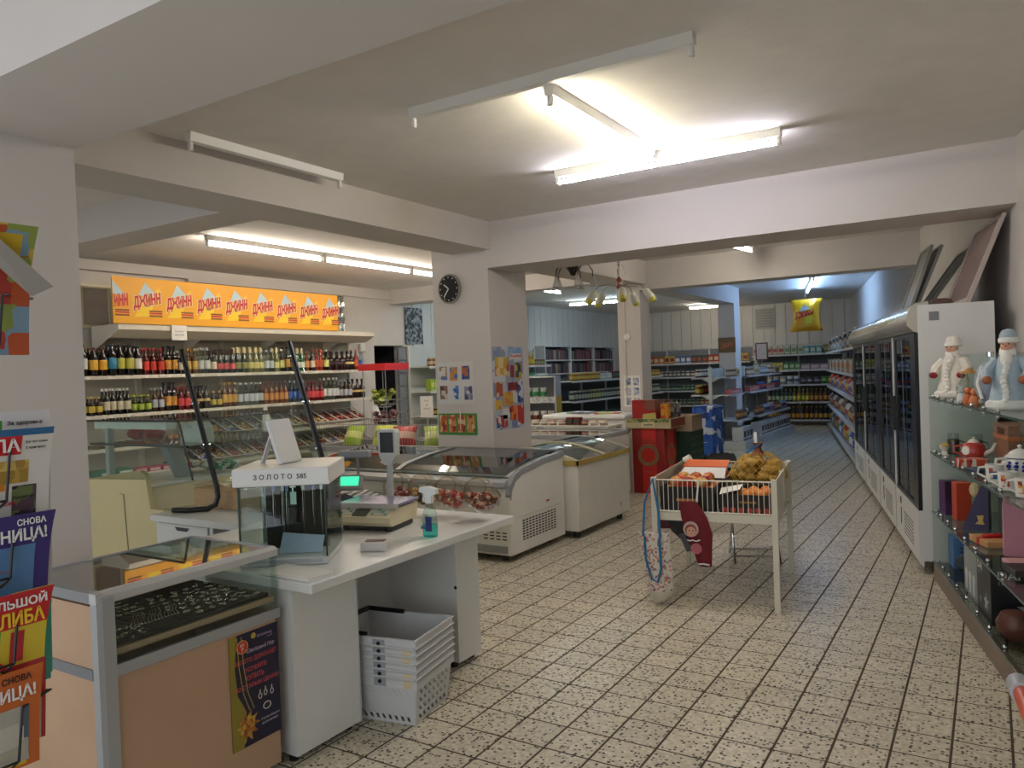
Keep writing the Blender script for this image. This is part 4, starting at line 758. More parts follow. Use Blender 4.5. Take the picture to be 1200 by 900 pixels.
for x in (-1.28, -.02):
    for y in (.02, .4): B(x - .015, x + .015, y - .015, y + .015, 0, .78).build('leg', METW, lt)
stock('the low table behind the flat freezer', 'packets on the low table', (-5.28, 8.68), (1, 0), 1.26, .806, [('bag', .12, .09, .07, ('white and brown', '#b9a48a'), '#d9d4c8', 3), ('bag', .12, .08, .065, ('pinkish', '#a87a6c'), '#d8cabb', 2), ('packet', .09, .1, .1, ('dark red', '#6a1a1e'), '#2f4a36', 2), ('bag', .1, .08, .06, ('reddish', '#8a4a3a'), '#c9a88a', 1)], seed=4)
for (x, z, c) in ((-3.72, .341, '#b8925a'), (-3.72, .101, '#26302a')): pass
f4 = thing('closed_chest', 'closed white chest freezer with papers on its lid', 'freezer', (-4.0, 9.12, 0)); BB(-1.2, .0, 0, .6, .04, .84, .01).build('cabinet', WHITE, f4); BB(-1.22, .02, -.02, .6, .845, .91, .02).build('lid', mat('#e6e6e2', .35), f4); B(-1.2, 0, .0, .6, 0, .04).build('plinth', BLACK, f4); B(-.12, -.06, -.004, 0, .74, .76).build('badge', GREY, f4)
for k, (x, c, wd, rz_) in enumerate(((-4.35, ('#d8d4c8', '#b8c04a', '#c94a3a'), 'yellowish', .3), (-4.75, ('#aab0b4', '#d8d8d4', '#6a7278'), 'greyish', -.2))):
    o = BB(-.17, .17, -.12, .12, 0, .018 + k * .008, .003).build('magazine_pile', patch_mat(c, 14, k, name='magazine_cover'), None, loc=(x, 9.38, .911), rz=rz_); tag(o, 'flat %s magazines on the closed white chest' % wd, 'magazines')
# red display cartons with stacked boxes on top
rb = thing('red_display', 'tall red cardboard display with gold rings', 'display carton', (-3.69, 8.62, 0), .0)   # near corner; front looks -y, side looks +x
RDK = mat('#8f1a16', .55); RBR = mat('#c0241a', .5); GLD = mat('#8d6a45', .5)
B(0, .40, 0, .42, .0, .78).build('body', RDK, rb); B(-.05, 0, -.01, .42, 0, .78).build('white_side', mat('#b9b2a2', .6), rb)
B(.12, .30, -.003, 0, .0, .78).build('front_band', RBR, rb); B(.401, .404, .11, .31, .0, .78).build('side_band', RBR, rb)
def annul(n, r0, r1, ax, c, t):
    v = []
    for r in (r0, r1):
        for i in range(n): a = 2 * PI * i / n; v.append((c[0] + r * math.cos(a), c[1] - t, c[2] + r * math.sin(a)) if ax == 'y' else (c[0] + t, c[1] + r * math.cos(a), c[2] + r * math.sin(a)))
    return MB().raw(v, [(i, (i + 1) % n, n + (i + 1) % n, n + i) for i in range(n)])
annul(28, .085, .135, 'y', (.20, 0, .46), .005).build('gold_ring', GLD, rb); annul(28, .085, .135, 'x', (.401, .21, .46), .006).build('gold_ring', GLD, rb)
for z in (.24, .62): B(.13, .29, -.0045, -.003, z, z + .004).build('print_line', GLD, rb); B(.13, .25, -.0045, -.003, z + .02, z + .024).build('print_line', GLD, rb)
tb_ = thing('fruit_crate', 'shallow printed carton crate lying on the red display', 'crate', (-3.75, 8.58, .781))
m = MB(); m.box(0, .56, 0, .02, 0, .115).box(0, .56, .5, .52, 0, .115).box(0, .02, .02, .5, 0, .115).box(.54, .56, .02, .5, 0, .115).box(.02, .54, .02, .5, 0, .01); m.build('walls', mat('#b9ad88', .6), tb_); B(.02, .54, -.002, 0, .07, .113).build('green_band', patch_mat(('#5f7a3a', '#3f5a2c', '#a8a070', '#7b8a4c'), 40, 1, name='leaf_band'), tb_); B(.2, .36, -.003, -.001, .02, .075).build('name_plate', mat('#d6cda8', .5), tb_); txt('Seefeld', .12, .03, mat('#3a2418', .5), tb_, (.28, -.0035, .047), FY, .02)
B(.5605, .5625, .02, .5, .01, .11).build('brown_side', mat('#7a3a26', .6, var=.2, scale=30), tb_)
o = BB(0, .30, 0, .2, 0, .32, .004).build('red_carton', patch_mat(('#a51a1a', '#8e1517', '#7a4a34', '#a51a1a'), 5, 4, name='red_carton'), None, loc=(-3.70, 8.66, .794)); tag(o, 'dark red upright carton with a yellow note in the printed crate', 'carton'); MB().raw([(.12, -.003, .03), (.31, -.003, .04), (.30, -.003, .17), (.14, -.003, .155)], [(0, 1, 2, 3)]).build('yellow_note', mat('#c4bb62', .6), o)
for k, (x, y, w_, d, h, cs, lb) in enumerate(((-3.36, 8.72, .09, .09, .27, ('#d88a20', '#e2b13a', '#c85a1a'), 'orange and yellow upright packet in the printed crate'), (-3.36, 8.86, .11, .1, .28, ('#5a544c', '#8a847c', '#3a3632'), 'grey brown packet behind the yellow one in the printed crate'), (-3.36, 9.0, .12, .08, .26, ('#77777a', '#a0a0a2', '#3f3f42'), 'black and white patterned packet in the printed crate'))):
    o = BB(0, w_, 0, d, 0, h, .004).build('packet', patch_mat(cs, 22, k, name='packet_print'), None, loc=(x, y, .794)); tag(o, lb, 'packet')
o = BB(0, .22, 0, .05, 0, .05, .003).build('white_tray', mat('#c4c6c6', .5), None, loc=(-3.43, 8.603, .794)); tag(o, 'low white carton tray in front of the packets in the printed crate', 'tray')
gb = thing('green_carton', 'tall dark green patterned carton beside the red display', 'carton', (-3.50, 9.12, 0)); B(0, .36, 0, .5, 0, .70).build('body', mat('#143a26', .55), gb)
m = MB()
for i in range(7):
    for j in range(5): z = .06 + i * .09; y_ = .04 + j * .1; m.raw([(.3605, y_, z), (.3605, y_ + .045, z + .03), (.3605, y_ + .045, z + .036), (.3605, y_, z + .006)], [(0, 1, 2, 3)])
m.build('print_dashes', mat('#8fb09a', .5), gb)
o = thing('open_carton', 'open tan carton on the dark green carton', 'carton', (-3.47, 9.16, .701)); m = MB(); m.box(0, .34, 0, .015, 0, .19).box(0, .34, .38, .395, 0, .19).box(0, .015, .015, .38, 0, .19).box(.325, .34, .015, .38, 0, .19).box(.015, .325, .015, .38, 0, .01); m.build('walls', mat('#b29a80', .7), o); MB().raw([(.34, .0, .19), (.34, .38, .19), (.45, .38, .22), (.45, 0, .22)], [(0, 1, 2, 3)]).build('flap', mat('#a58d74', .7), o); B(.05, .2, -.002, 0, .04, .08).build('stamp', mat('#a8645a', .6), o)
bp_ = thing('water_pack', 'blue and white film-wrapped drinks pack standing past the green carton', 'drinks pack', (-3.86, 11.3, .14)); BB(0, .34, 0, .5, .0, .75, .03).build('wrap', patch_mat(('#1d4fa0', '#2c66b8', '#d2dae4', '#1a3f88', '#2a5cb0'), 9, 3, name='blue_wrap'), bp_); 
pal = thing('dark_pallet', 'black plastic pallet under the blue drinks pack', 'pallet', (-3.9, 11.25, 0)); B(0, .42, 0, .6, .10, .14).build('deck', BLACK, pal)
for x in (0, .17, .34): B(x, x + .08, 0, .6, 0, .10).build('runner', BLACK, pal)
# ================================================================== produce table in the aisle
pt = thing('produce_table', 'white wire-sided produce table standing in the aisle', 'table', (-1.125, 4.745, 0), math.radians(7.5))   # local: x from -.74 (left) to 0, y from 0 to .98
PTW = mat('#dcd7c6', .4); TW, TD = .735, .98
for x in (-TW, 0):
    for y in (0, TD): B(x - .017, x + .017, y - .017, y + .017, 0, .805).build('leg', PTW, pt)
for a in ((-TW + .017, -.017, -.012, .012, .535, .585), (-TW + .017, -.017, TD - .012, TD + .012, .535, .585), (-TW - .012, -TW + .012, .017, TD - .017, .535, .585), (-.012, .012, .017, TD - .017, .535, .585)): B(*a).build('apron', PTW, pt)
B(-TW + .012, -.012, .012, TD - .012, .572, .582).build('tray_floor', mat('#b9b4a4', .5), pt)
for y in (0, TD):
    for z in (.592, .79): MB().cyl((-TW, y, z), (0, y, z), .005, n=6).build('rail', PTW, pt)
    for k in range(23): x = -TW + .03 + k * (TW - .06) / 22; MB().cyl((x, y, .59), (x, y, .79), .0027, n=5).build('wire', PTW, pt)
B(.006, .012, .017, TD - .017, .585, .80).build('side_sheet', PTW, pt); B(-.012, .016, TD * .45, TD * .45 + .03, .585, .8).build('side_rib', PTW, pt)
B(-TW - .012, -TW - .006, .017, TD - .017, .585, .80).build('side_sheet', mat('#c2b8a0', .5), pt); MB().cyl((-TW, TD * .97, .79), (-TW + .05, TD * .97, .82), .03, n=10).build('joint', PTW, pt)
MB().tube([(.014, .06, .53), (.014, .35, .585)], .01, 4).build('strut', PTW, pt); MB().tube([(.014, TD - .06, .53), (.014, TD - .35, .585)], .01, 4).build('strut', PTW, pt)
RT = Matrix.Translation((-1.125, 4.745, 0)) @ Matrix.Rotation(math.radians(7.5), 4, 'Z')
def onT(x, y, z): return tuple(RT @ Vector((x, y, z)))
RZ = math.radians(7.5)
def crate(x, y, w_, d, h, c, label, zz=.583):
    t = thing('fruit_carton', label, 'carton', onT(x, y, zz), RZ); m = MB(); m.box(0, w_, 0, .008, 0, h).box(0, w_, d - .008, d, 0, h).box(0, .008, .008, d - .008, 0, h).box(w_ - .008, w_, .008, d - .008, 0, h).box(.008, w_ - .008, .008, d - .008, 0, .008); m.build('walls', mat(c, .6), t); return t
c1 = crate(-.70, .03, .34, .42, .16, '#17130f', 'black open carton holding apples'); B(.1, .22, -.0015, 0, .07, .085).build('print', mat('#c98a3a', .5), c1)
AP = []
for k, cs in enumerate((('#c23a2a', '#d9a24a'), ('#d9b25a', '#c9503a'), ('#9a1f28', '#b53a34'))):
    m = bpy.data.materials.new('apple_skin'); m.use_nodes = True; nt = m.node_tree; tc = nt.nodes.new('ShaderNodeTexCoord'); n = nt.nodes.new('ShaderNodeTexNoise'); n.inputs['Scale'].default_value = 18; r = nt.nodes.new('ShaderNodeValToRGB'); r.color_ramp.elements[0].position = .4; r.color_ramp.elements[1].position = .6; r.color_ramp.elements[0].color = (*C(cs[0]), 1); r.color_ramp.elements[1].color = (*C(cs[1]), 1); nt.links.new(tc.outputs['Object'], n.inputs[0]); nt.links.new(n.outputs[0], r.inputs[0]); nt.links.new(r.outputs[0], nt.nodes['Principled BSDF'].inputs[0]); nt.nodes['Principled BSDF'].inputs['Roughness'].default_value = .3
    AP.append(MB().lathe([(.005, .004), (.022, 0), (.036, .014), (.041, .034), (.038, .054), (.024, .068), (.01, .066), (.002, .06)], 14).mesh('apple', m, True))
st_me = MB().tube([(0, 0, .058), (.002, .001, .07), (.006, .002, .078)], .0015, 4).mesh('stem', mat('#5a3d20', .7))
AW = ('red and yellow', 'yellow blushed', 'deep red')
for i in range(4):
    for j in range(5):
        for lv in (0, 1):
            if lv == 1 and (i > 2 or j > 3): continue
            k = (i * 3 + j * 2 + lv) % 5; k = (0, 1, 1, 0, 2)[k]; o = link('apple', AP[k], None, onT(-.66 + i * .083 + lv * .04, .08 + j * .082 + lv * .04, .66 + lv * .062), rnd.uniform(0, 6)); tag(o, AW[k] + ' apple heaped in the black carton', 'apple', 'apples in the black carton'); link('stem', st_me, o)
c2 = crate(-.70, .50, .33, .40, .15, '#a08660', 'brown carton with white and orange lid flaps behind the apples'); MB().raw([(.0, .0, .15), (.33, 0, .15), (.31, .2, .20), (.02, .2, .20)], [(0, 1, 2, 3)]).build('flap', PAPER, c2); MB().raw([(.0, .22, .2), (.31, .22, .2), (.31, .4, .23), (0, .4, .23)], [(0, 1, 2, 3)]).build('flap', mat('#d9611c', .5), c2); B(.0, .31, .215, .219, .15, .205).build('flap', mat('#d9611c', .5), c2)
c3 = crate(-.33, .03, .30, .40, .12, '#1c1712', 'dark fruit carton with oranges at the sheet end'); txt('ORANGE', .1, .014, mat('#c9922a', .5), c3, (.17, -.001, .075), FY, .02)
m = MB()
for k in range(6): m.cyl((.03 + k * .05, -.0005, .025), (.03 + k * .05, -.002, .025), .018, n=10)
m.build('print_fruit', mat('#b03a24', .5), c3); MB().raw([(0, 0, .12), (.12, .02, .15), (.12, .2, .16), (-.02, .2, .13)], [(0, 1, 2, 3)]).build('film', PAPER, c3)
og = MB().ell((0, 0, .036), .036, 14, 9).mesh('orange', mat('#e0862a', .45, bump=.2, scale=90), True)
for k, (x, y) in enumerate(((-.16, .08), (-.08, .09), (-.2, .16), (-.12, .17), (-.06, .18), (-.15, .25), (-.08, .27))): o = link('orange', og, None, onT(x, y, .655), k); tag(o, 'orange in the dark fruit carton', 'orange', 'oranges in the dark carton')
for k, (x, y) in enumerate(((-.28, .12), (-.26, .22), (-.26, .3))): pass
c4 = crate(-.33, .46, .30, .46, .10, '#4a4038', 'flat brown carton under the net of potatoes')
pn = thing('potato_net', 'yellow net sack of potatoes with a blue tag', 'sack', onT(-.16, .62, .684), RZ)
m = MB(); g = random.Random(4); pos = []
for k in range(42):
    a = g.uniform(0, 6.28); t = g.uniform(0, 1); r = (.15 * (1 - .35 * t)) * math.sqrt(g.uniform(.3, 1)); m.ell((r * 1.15 * math.cos(a), r * 1.0 * math.sin(a), .035 + t * .14), (.045, .036, .032), 9, 6, .06, k)
m.build('potatoes', mat('#b08a3c', .6, var=.25, scale=25, bump=.3), pn, True)
m = MB(); R0 = lambda t: .178 * math.sin(PI * min(1, .18 + t * .75)) ** .55 * (1 - .25 * t)
for k in range(20):
    a = 2 * PI * k / 20; m.tube([(1.15 * R0(t / 8) * math.cos(a + t * .16), R0(t / 8) * math.sin(a + t * .16), .005 + .215 * t / 8) for t in range(9)], .0018, 4); m.tube([(1.15 * R0(t / 8) * math.cos(a - t * .16), R0(t / 8) * math.sin(a - t * .16), .005 + .215 * t / 8) for t in range(9)], .0018, 4)
m.build('net', mat('#c9a13a', .6), pn); MB().lathe([(.05, .2), (.03, .225), (.02, .25), (.035, .28), (.045, .285)], 10).build('gathered_neck', mat('#7a3a22', .6), pn, True)
MB().raw([(-.06, -.07, .21), (-.01, -.055, .25), (.03, -.06, .285), (.015, -.075, .29), (-.03, -.075, .26), (-.075, -.08, .225)], [(0, 1, 2, 3, 4, 5)]).build('blue_tag', mat('#5a9ad0', .5), pn); MB().raw([(-.02, -.02, .26), (.0, -.02, .26), (-.005, -.02, .36), (-.025, -.02, .355)], [(0, 1, 2, 3)]).build('white_tag', PAPER, pn)
# things hanging on the table
tt = thing('tote_bag', 'pale flowered cloth bag with blue handles hanging on the produce table', 'bag', onT(-TW - .03, -.035, .8), RZ)
def sheet(m, rows, y0=0, th=.012):
    """rows: (z, xleft, xright, depth)"""
    k = len(m.v); n = 7; vs_ = []
    for z, a, b, d in rows:
        for i in range(n): t = i / (n - 1); vs_.append((a + (b - a) * t, y0 - d * math.sin(PI * t), z))
    for z, a, b, d in rows:
        for i in range(n): t = i / (n - 1); vs_.append((a + (b - a) * t, y0 + th + .3 * d * math.sin(PI * t), z))
    L = len(rows); fs = []
    for q in (0, 1):
        for r in range(L - 1):
            for i in range(n - 1): o_ = q * L * n + r * n + i; fs.append((o_, o_ + 1, o_ + n + 1, o_ + n))
    for r in range(L - 1): fs.append((r * n, (r + 1) * n, (L + r + 1) * n, (L + r) * n)); fs.append((r * n + n - 1, (r + 1) * n + n - 1, (L + r + 1) * n + n - 1, (L + r) * n + n - 1))
    for i in range(n - 1): fs.append((i, i + 1, L * n + i + 1, L * n + i)); e = (L - 1) * n; fs.append((e + i, e + i + 1, L * n + e + i + 1, L * n + e + i))
    m.raw(vs_, fs); return m
FLOW = patch_mat(('#ded6c8', '#e0d8cb', '#d9d0c2', '#c98a80', '#dcd4c6', '#8a6a78'), 75, 1, name='flowered_cloth', rough=.8)
sheet(MB(), [(-.34, -.07, .13, .03), (-.45, -.05, .135, .05), (-.6, -.03, .145, .06), (-.70, -.02, .145, .06)], -.02).build('cloth', FLOW, tt, True); sheet(MB(), [(-.70, -.02, .145, .06), (-.735, -.01, .14, .05), (-.775, .04, .09, .02)], -.02).build('hem', mat('#cfc9ba', .8), tt, True)
BLU = mat('#1f6f9e', .6)
MB().tube([(-.03, -.045, -.36), (-.02, -.02, -.15), (.03, .0, .0), (.07, -.03, -.2), (.085, -.07, -.36)], .008, 6).build('strap', BLU, tt); MB().tube([(-.02, -.05, -.36), (-.01, -.075, -.5), (.03, -.095, -.62), (.07, -.1, -.635), (.09, -.09, -.55), (.08, -.075, -.36)], .008, 6).build('strap', BLU, tt)
ma = thing('kitchen_apron', 'dark red cloth printed with a nesting doll hanging on the produce table', 'apron', onT(-.43, -.02, .66), RZ)
RC = mat('#6e0f1c', .75, var=.08, scale=30)
sheet(MB(), [(-.0, -.14, -.03, .01), (-.10, -.13, .03, .02), (-.2, -.1, .06, .025), (-.28, -.07, .055, .025), (-.40, -.03, .05, .015)], -.01).build('cloth', RC, ma, True); MB().tube([(-.03, -.01, .0), (-.02, .01, .12), (-.04, .02, .13)], .006, 5).build('loop', PAPER, ma)
YF = -.043
MB().cyl((-.065, YF + .004, -.165), (-.065, YF - .001, -.165), .048, n=20).build('print_scarf', mat('#c9a8a4', .7), ma); MB().cyl((-.065, YF + .002, -.17), (-.065, YF - .002, -.17), .036, n=18).build('print_hair', mat('#8a4a34', .7), ma); MB().cyl((-.063, YF + .002, -.178), (-.063, YF - .003, -.178), .029, n=18).build('print_face', mat('#d9a48c', .7), ma)
m = MB()
for s in (-1, 1): MB().cyl((-.063 + s * .011, YF - .002, -.174), (-.063 + s * .011, YF - .0036, -.174), .0045, n=8).build('print_eye', mat('#2a2a40', .6), ma)
B(-.068, -.058, YF - .0036, YF - .002, -.195, -.191).build('print_mouth', RED, ma); MB().tube([(-.09, YF, -.232), (-.075, YF - .003, -.238), (-.055, YF - .003, -.232), (-.035, YF - .003, -.238), (-.01, YF, -.23)], .004, 5).build('print_lace', PAPER, ma); MB().cyl((-.035, YF + .003, -.285), (-.035, YF - .002, -.285), .034, n=14).build('print_body', mat('#b4606a', .7), ma); MB().tube([(-.03, -.03, -.385), (.0, -.034, -.38), (.04, -.03, -.385)], .005, 5).build('hem_lace', PAPER, ma)
db = thing('cloth_bag', 'dark grey cloth bag hanging inside the far leg of the produce table', 'bag', onT(-TW + .08, .62, .53), RZ); sheet(MB(), [(0, -.16, .02, .03), (-.1, -.17, .06, .06), (-.2, -.12, .12, .09), (-.26, -.05, .14, .09), (-.33, .0, .08, .05)]).build('cloth', mat('#2a2c33', .7, var=.2), db, True); MB().raw([(-.05, -.09, -.2), (.1, -.1, -.17), (.12, -.07, -.28), (.0, -.07, -.33)], [(0, 1, 2, 3)]).build('grey_patch', mat('#6a6d72', .7), db); B(-.2, -.05, -.02, .02, -.18, 0).build('maroon_part', mat('#4a1220', .7), db)
fs_ = thing('folding_stool', 'chrome-legged folding stool with black seat under the produce table', 'stool', (-1.58, 5.98, 0), .35)
BB(-.19, .19, -.18, .16, .44, .475, .015).build('seat', BLACK, fs_)
for x in (-.16, .16):
    MB().tube([(x, -.17, .43), (x * 1.05, .0, .2), (x * 1.1, .16, .01)], .011, 8).build('leg', CHROME, fs_, True); MB().tube([(x * .9, .15, .43), (x, .0, .22), (x * 1.02, -.2, .01)], .011, 8).build('leg', CHROME, fs_, True)
for y, z in ((.13, .05), (-.16, .06)): MB().cyl((-.165, y, z), (.165, y, z), .008, n=8).build('stretcher', CHROME, fs_)
bx = thing('black_case', 'black and white open case on the floor beyond the produce table', 'case', (-2.55, 8.35, 0), .2); B(-.2, .2, 0, .3, 0, .42).build('body', mat('#c9cbcb', .5), bx); MB().raw([(-.2, -.002, .42), (.2, -.002, .42), (.13, .3, .5), (-.13, .3, .5)], [(0, 1, 2, 3)]).build('lid', BLACK, bx); B(-.18, .18, -.004, 0, .05, .38).build('front', BLACK, bx)
# ================================================================== right-hand side: glass-door coolers
CP = Vector((-.45, 5.97, 0)); RTH = Matrix.Translation(CP) @ Matrix.Rotation(TH, 4, 'Z')
CW_ = mat('#dededa', .35, var=.01); CBK = mat('#101114', .3); CGL = thin_glass('#727b7e', 1.5, .0, 'cooler_glass', .9)
def cooler(u0, L, label):
    t = thing('glass_door_cooler', label, 'cooler', tuple(RTH @ Vector((0, u0, 0))), TH)      # local y along the front, x into the cooler
    D = .49
    B(.03, D, 0, .03, .10, 1.87).build('side_panel', CW_, t); B(.03, D, L - .03, L, .10, 1.87).build('side_panel', CW_, t); B(D - .02, D, .03, L - .03, .1, 1.87).build('back_panel', mat('#b9bdbd', .5), t); B(.03, D, .03, L - .03, 1.84, 1.87).build('top_panel', CW_, t); B(.03, D - .02, .03, L - .03, .42, .45).build('deck', mat('#a9adad', .4), t)
    pb = [(.03, .06), (.03, .45), (0, .45), (0, .09), (.02, .06)]; MB().prism(pb, 'y', 0, L).build('base', CW_, t)
    for k in (0, 1):
        y0 = k * L / 2
        for i in range(7): MB().box(-.002, 0, y0 + L * .10, y0 + L * .30, .16 + i * .026, .168 + i * .026).build('vent_slot', mat('#77797a', .6), t)
        B(-.003, 0, y0 + L * .36, y0 + L * .36 + .05, .36, .41).build('switch', BLACK, t); B(-.003, 0, y0 + L * .36, y0 + L * .36 + .03, .2, .33).build('badge', mat('#3a3b3c', .5), t); B(-.003, 0, y0 + L * .5 - .008, y0 + L * .5, .1, .45).build('seam', mat('#a9aaa8', .5), t)
    for k in (0, 1):                                    # two canopy segments
        a = [(.03, 1.68), (.0, 1.69), (-.035, 1.73), (-.04, 1.79), (-.02, 1.85), (.02, 1.885), (.10, 1.895), (.10, 1.87), (.03, 1.87)]
        MB().prism(a, 'y', k * L / 2 + .004, (k + 1) * L / 2 - .004).build('canopy', mat('#c9c6b8', .18, .35), t, True)
    for y0, y1 in ((0, .1), (L - .1, L)): B(.005, .03, y0, y1, .45, 1.68).build('mullion', CBK, t)
    B(.003, .03, L / 2 - .03, L / 2 + .03, .45, 1.68).build('mullion', CW_, t); B(.005, .03, .1, L - .1, .45, .48).build('sill', CBK, t); B(.005, .03, .1, L - .1, 1.65, 1.68).build('head', CBK, t)
    for k in (0, 1):
        y0, y1 = (.1, L / 2 - .03) if k == 0 else (L / 2 + .03, L - .1)
        d = B(.016, .02, y0, y1, .48, 1.65).build('door', CGL, t); B(.008, .026, y0, y0 + .13, .48, 1.65).build('stile', CBK, d); B(.008, .026, y1 - .07, y1, .48, 1.65).build('stile', CBK, d); B(-.012, .008, (y1 - .05 if k == 0 else y0), (y1 if k == 0 else y0 + .05), .92, 1.2).build('handle', BLACK, d); B(.004, .008, (y0 + y1) / 2 - .012, (y0 + y1) / 2 + .012, .48, 1.65).build('trim_bar', mat('#5c6063', .4, .5), d)
    for z in (.72, .98, 1.22, 1.45): B(.06, D - .03, .04, L - .04, z - .012, z).build('shelf', mat('#c7cccb', .4), t)
    m = MB(); m.cyl((.25, .1, 0), (.25, .1, .1), .04, n=8)
    for x, y in ((.12, .12), (.4, .12), (.12, L - .12), (.4, L - .12)): MB().cyl((x, y, 0), (x, y, .1), .025, n=8).build('foot', BLACK, t)
    return t
ck1 = cooler(0, 2.26, 'white glass-door drinks cooler next to the gift rack'); ck2 = cooler(2.28, 2.80, 'white glass-door drinks cooler next to the far right shelving')
B(.10, .16, -.004, 0, 1.76, 1.82).build('type_plate', mat('#85878a', .4), ck1)
for q, (u0, L) in enumerate(((0, 2.26), (2.28, 2.80))):
    for i, z in enumerate((.451, .721, .981, 1.221, 1.451)):
        p = RTH @ Vector((.12, u0 + .12, 0)); p2 = RTH @ Vector((.12, u0 + L, 0)); kinds = [[('bottle', .075, .075, .21, ('amber', '#5a3614'), '#a89a6a', 3), ('bottle', .075, .075, .21, ('green', '#2a5a34'), '#d8d8c8', 3)], [('jar', .09, .09, .11, ('white', '#d9d8d0'), '#3a6ab0', 3), ('jar', .09, .09, .11, ('pale yellow', '#d8cf9a'), '#b03a34', 3)], [('packet', .12, .1, .1, ('white', '#d6d6d0'), '#4a7aa8', 3), ('packet', .12, .1, .12, ('greenish', '#8ea88a'), '#d8d8d0', 3)]][(i + q) % 3]
        stock('the %s rack inside the cooler %s' % (('bottom', 'second', 'middle', 'fourth', 'top')[i], ('next to the gift rack', 'next to the far shelving')[q]), 'goods inside the coolers', (p.x, p.y), (p2.x - p.x, p2.y - p.y), L - .24, z, kinds, gap=.03, rz=TH - PI / 2, seed=i + 10 * q)
# boards leaning above the coolers against the wall
def leaning(u0, L, m, fr, label, v0=.2, v1=.56, z1=2.48, inner=True):
    t = thing('leaning_panel', label, 'panel', tuple(RTH @ Vector((0, u0, 0))), TH); th = .025
    n = Vector((z1 - 1.872, 0, -(v1 - v0))).normalized() * th
    def P(v, y, s): f = (v - v0) / (v1 - v0); b = Vector((v, y, 1.872 + (z1 - 1.872) * f)); return tuple(b - n * s)
    def slab(y0, y1, f0, f1, s0, s1): a, b = v0 + (v1 - v0) * f0, v0 + (v1 - v0) * f1; return ([P(a, y0, s0), P(a, y1, s0), P(b, y1, s0), P(b, y0, s0), P(a, y0, s1), P(a, y1, s1), P(b, y1, s1), P(b, y0, s1)], [(0, 1, 2, 3), (4, 7, 6, 5), (0, 4, 5, 1), (1, 5, 6, 2), (2, 6, 7, 3), (3, 7, 4, 0)])
    MB().raw(*slab(.02, L - .02, .03, .97, .2, .7)).build('sheet', m, t)
    for a in ((0, .05, 0, 1), (L - .05, L, 0, 1), (.05, L - .05, 0, .05), (.05, L - .05, .95, 1)): MB().raw(*slab(*a, 0, 1)).build('frame_bar', fr, t)
    return t
leaning(.10, .8, mat('#9a7f7c', .25, .2), mat('#b9aba4', .35), 'brownish glazed frame leaning on the wall above the near cooler', .37, .6, 2.46)
leaning(1.0, .5, mat('#6f6f68', .4), mat('#8b8d80', .45), 'grey-green framed panel at the front of the upright stack on the cooler', .135, .31, 2.40); leaning(1.06, .5, mat('#75756c', .4), mat('#96978a', .45), 'middle grey framed panel of the upright stack on the cooler', .18, .39, 2.40); leaning(1.1, .5, mat('#4a4a46', .4), mat('#6a6c62', .45), 'rear dark framed panel of the stack leaning on the wall', .26, .6, 2.36)
o = MB().prism([(-.07, 0), (.07, 0), (.06, .025), (.03, .035), (-.05, .035)], 'y', -.05, .05).build('remote_tray', mat('#5a3f38', .5), None, loc=tuple(RTH @ Vector((.18, .05, 1.872))), rz=TH); tag(o, 'small dark brown dish on top of the near cooler', 'dish')
# ================================================================== glass gift rack
RP = Vector((-.36, 5.90, 0)); RR = Matrix.Translation(RP) @ Matrix.Rotation(TH, 4, 'Z')
def rk(lx, ly, z): return tuple(RR @ Vector((lx, ly, z)))
gr = thing('glass_rack', 'open glass gift rack with chrome clips along the right wall', 'shelving', tuple(RP), TH); GL_ = 2.7; RD_ = .48
SZ = (1.24, .87, .47, .13)
GSH = thin_glass('#f4f8f6', 1.45, 0, 'shelf_glass'); 
for z in SZ: B(0, RD_, -GL_, 0, z - .008, z).build('glass_shelf', GSH, gr); MB().box(-.003, 0, -GL_, 0, z - .009, z + .001).build('glass_edge', mat('#4a5f56', .2), gr)
MB().prism([(0, .13), (.0, 1.40), (.13, 1.52), (RD_, 1.52), (RD_, .13)], 'y', .0, .006).build('end_glass', thin_glass('#f1f6f3', 1.45, 0, 'end_glass'), gr)
B(RD_, RD_ + .006, -GL_, 0, .13, 1.52).build('back_glass', thin_glass('#f0f5f2', 1.5, 0.0, 'back_glass'), gr)
for y in (-.44, -.90, -1.40): B(.3, RD_, y - .003, y + .003, .13, 1.232).build('divider_glass', thin_glass('#f0f6f3', 1.4), gr)
BB(-.0, .03, -GL_, .0, 0, .12, .003).build('plinth', mat('#7a6a5c', .5), gr); B(.03, RD_, -GL_, -GL_ + .03, 0, .12).build('plinth_end', mat('#7a6a5c', .5), gr); B(.03, RD_, -.03, 0, 0, .12).build('plinth_end', mat('#7a6a5c', .5), gr)
for z in SZ:
    for y in (-.06, -.22, -.42, -.65, -.9, -1.16, -1.42, -1.7): m = MB(); m.ell((.02, y, z + .008), .011, 8, 6); m.ell((.02, y, z - .016), .011, 8, 6); m.build('clip', CHROME, gr, True)
for y in (-.3, -.6, -.75): MB().cyl((.3, y, 1.5), (.3, y, 1.528), .02, n=10).build('clip', CHROME, gr)
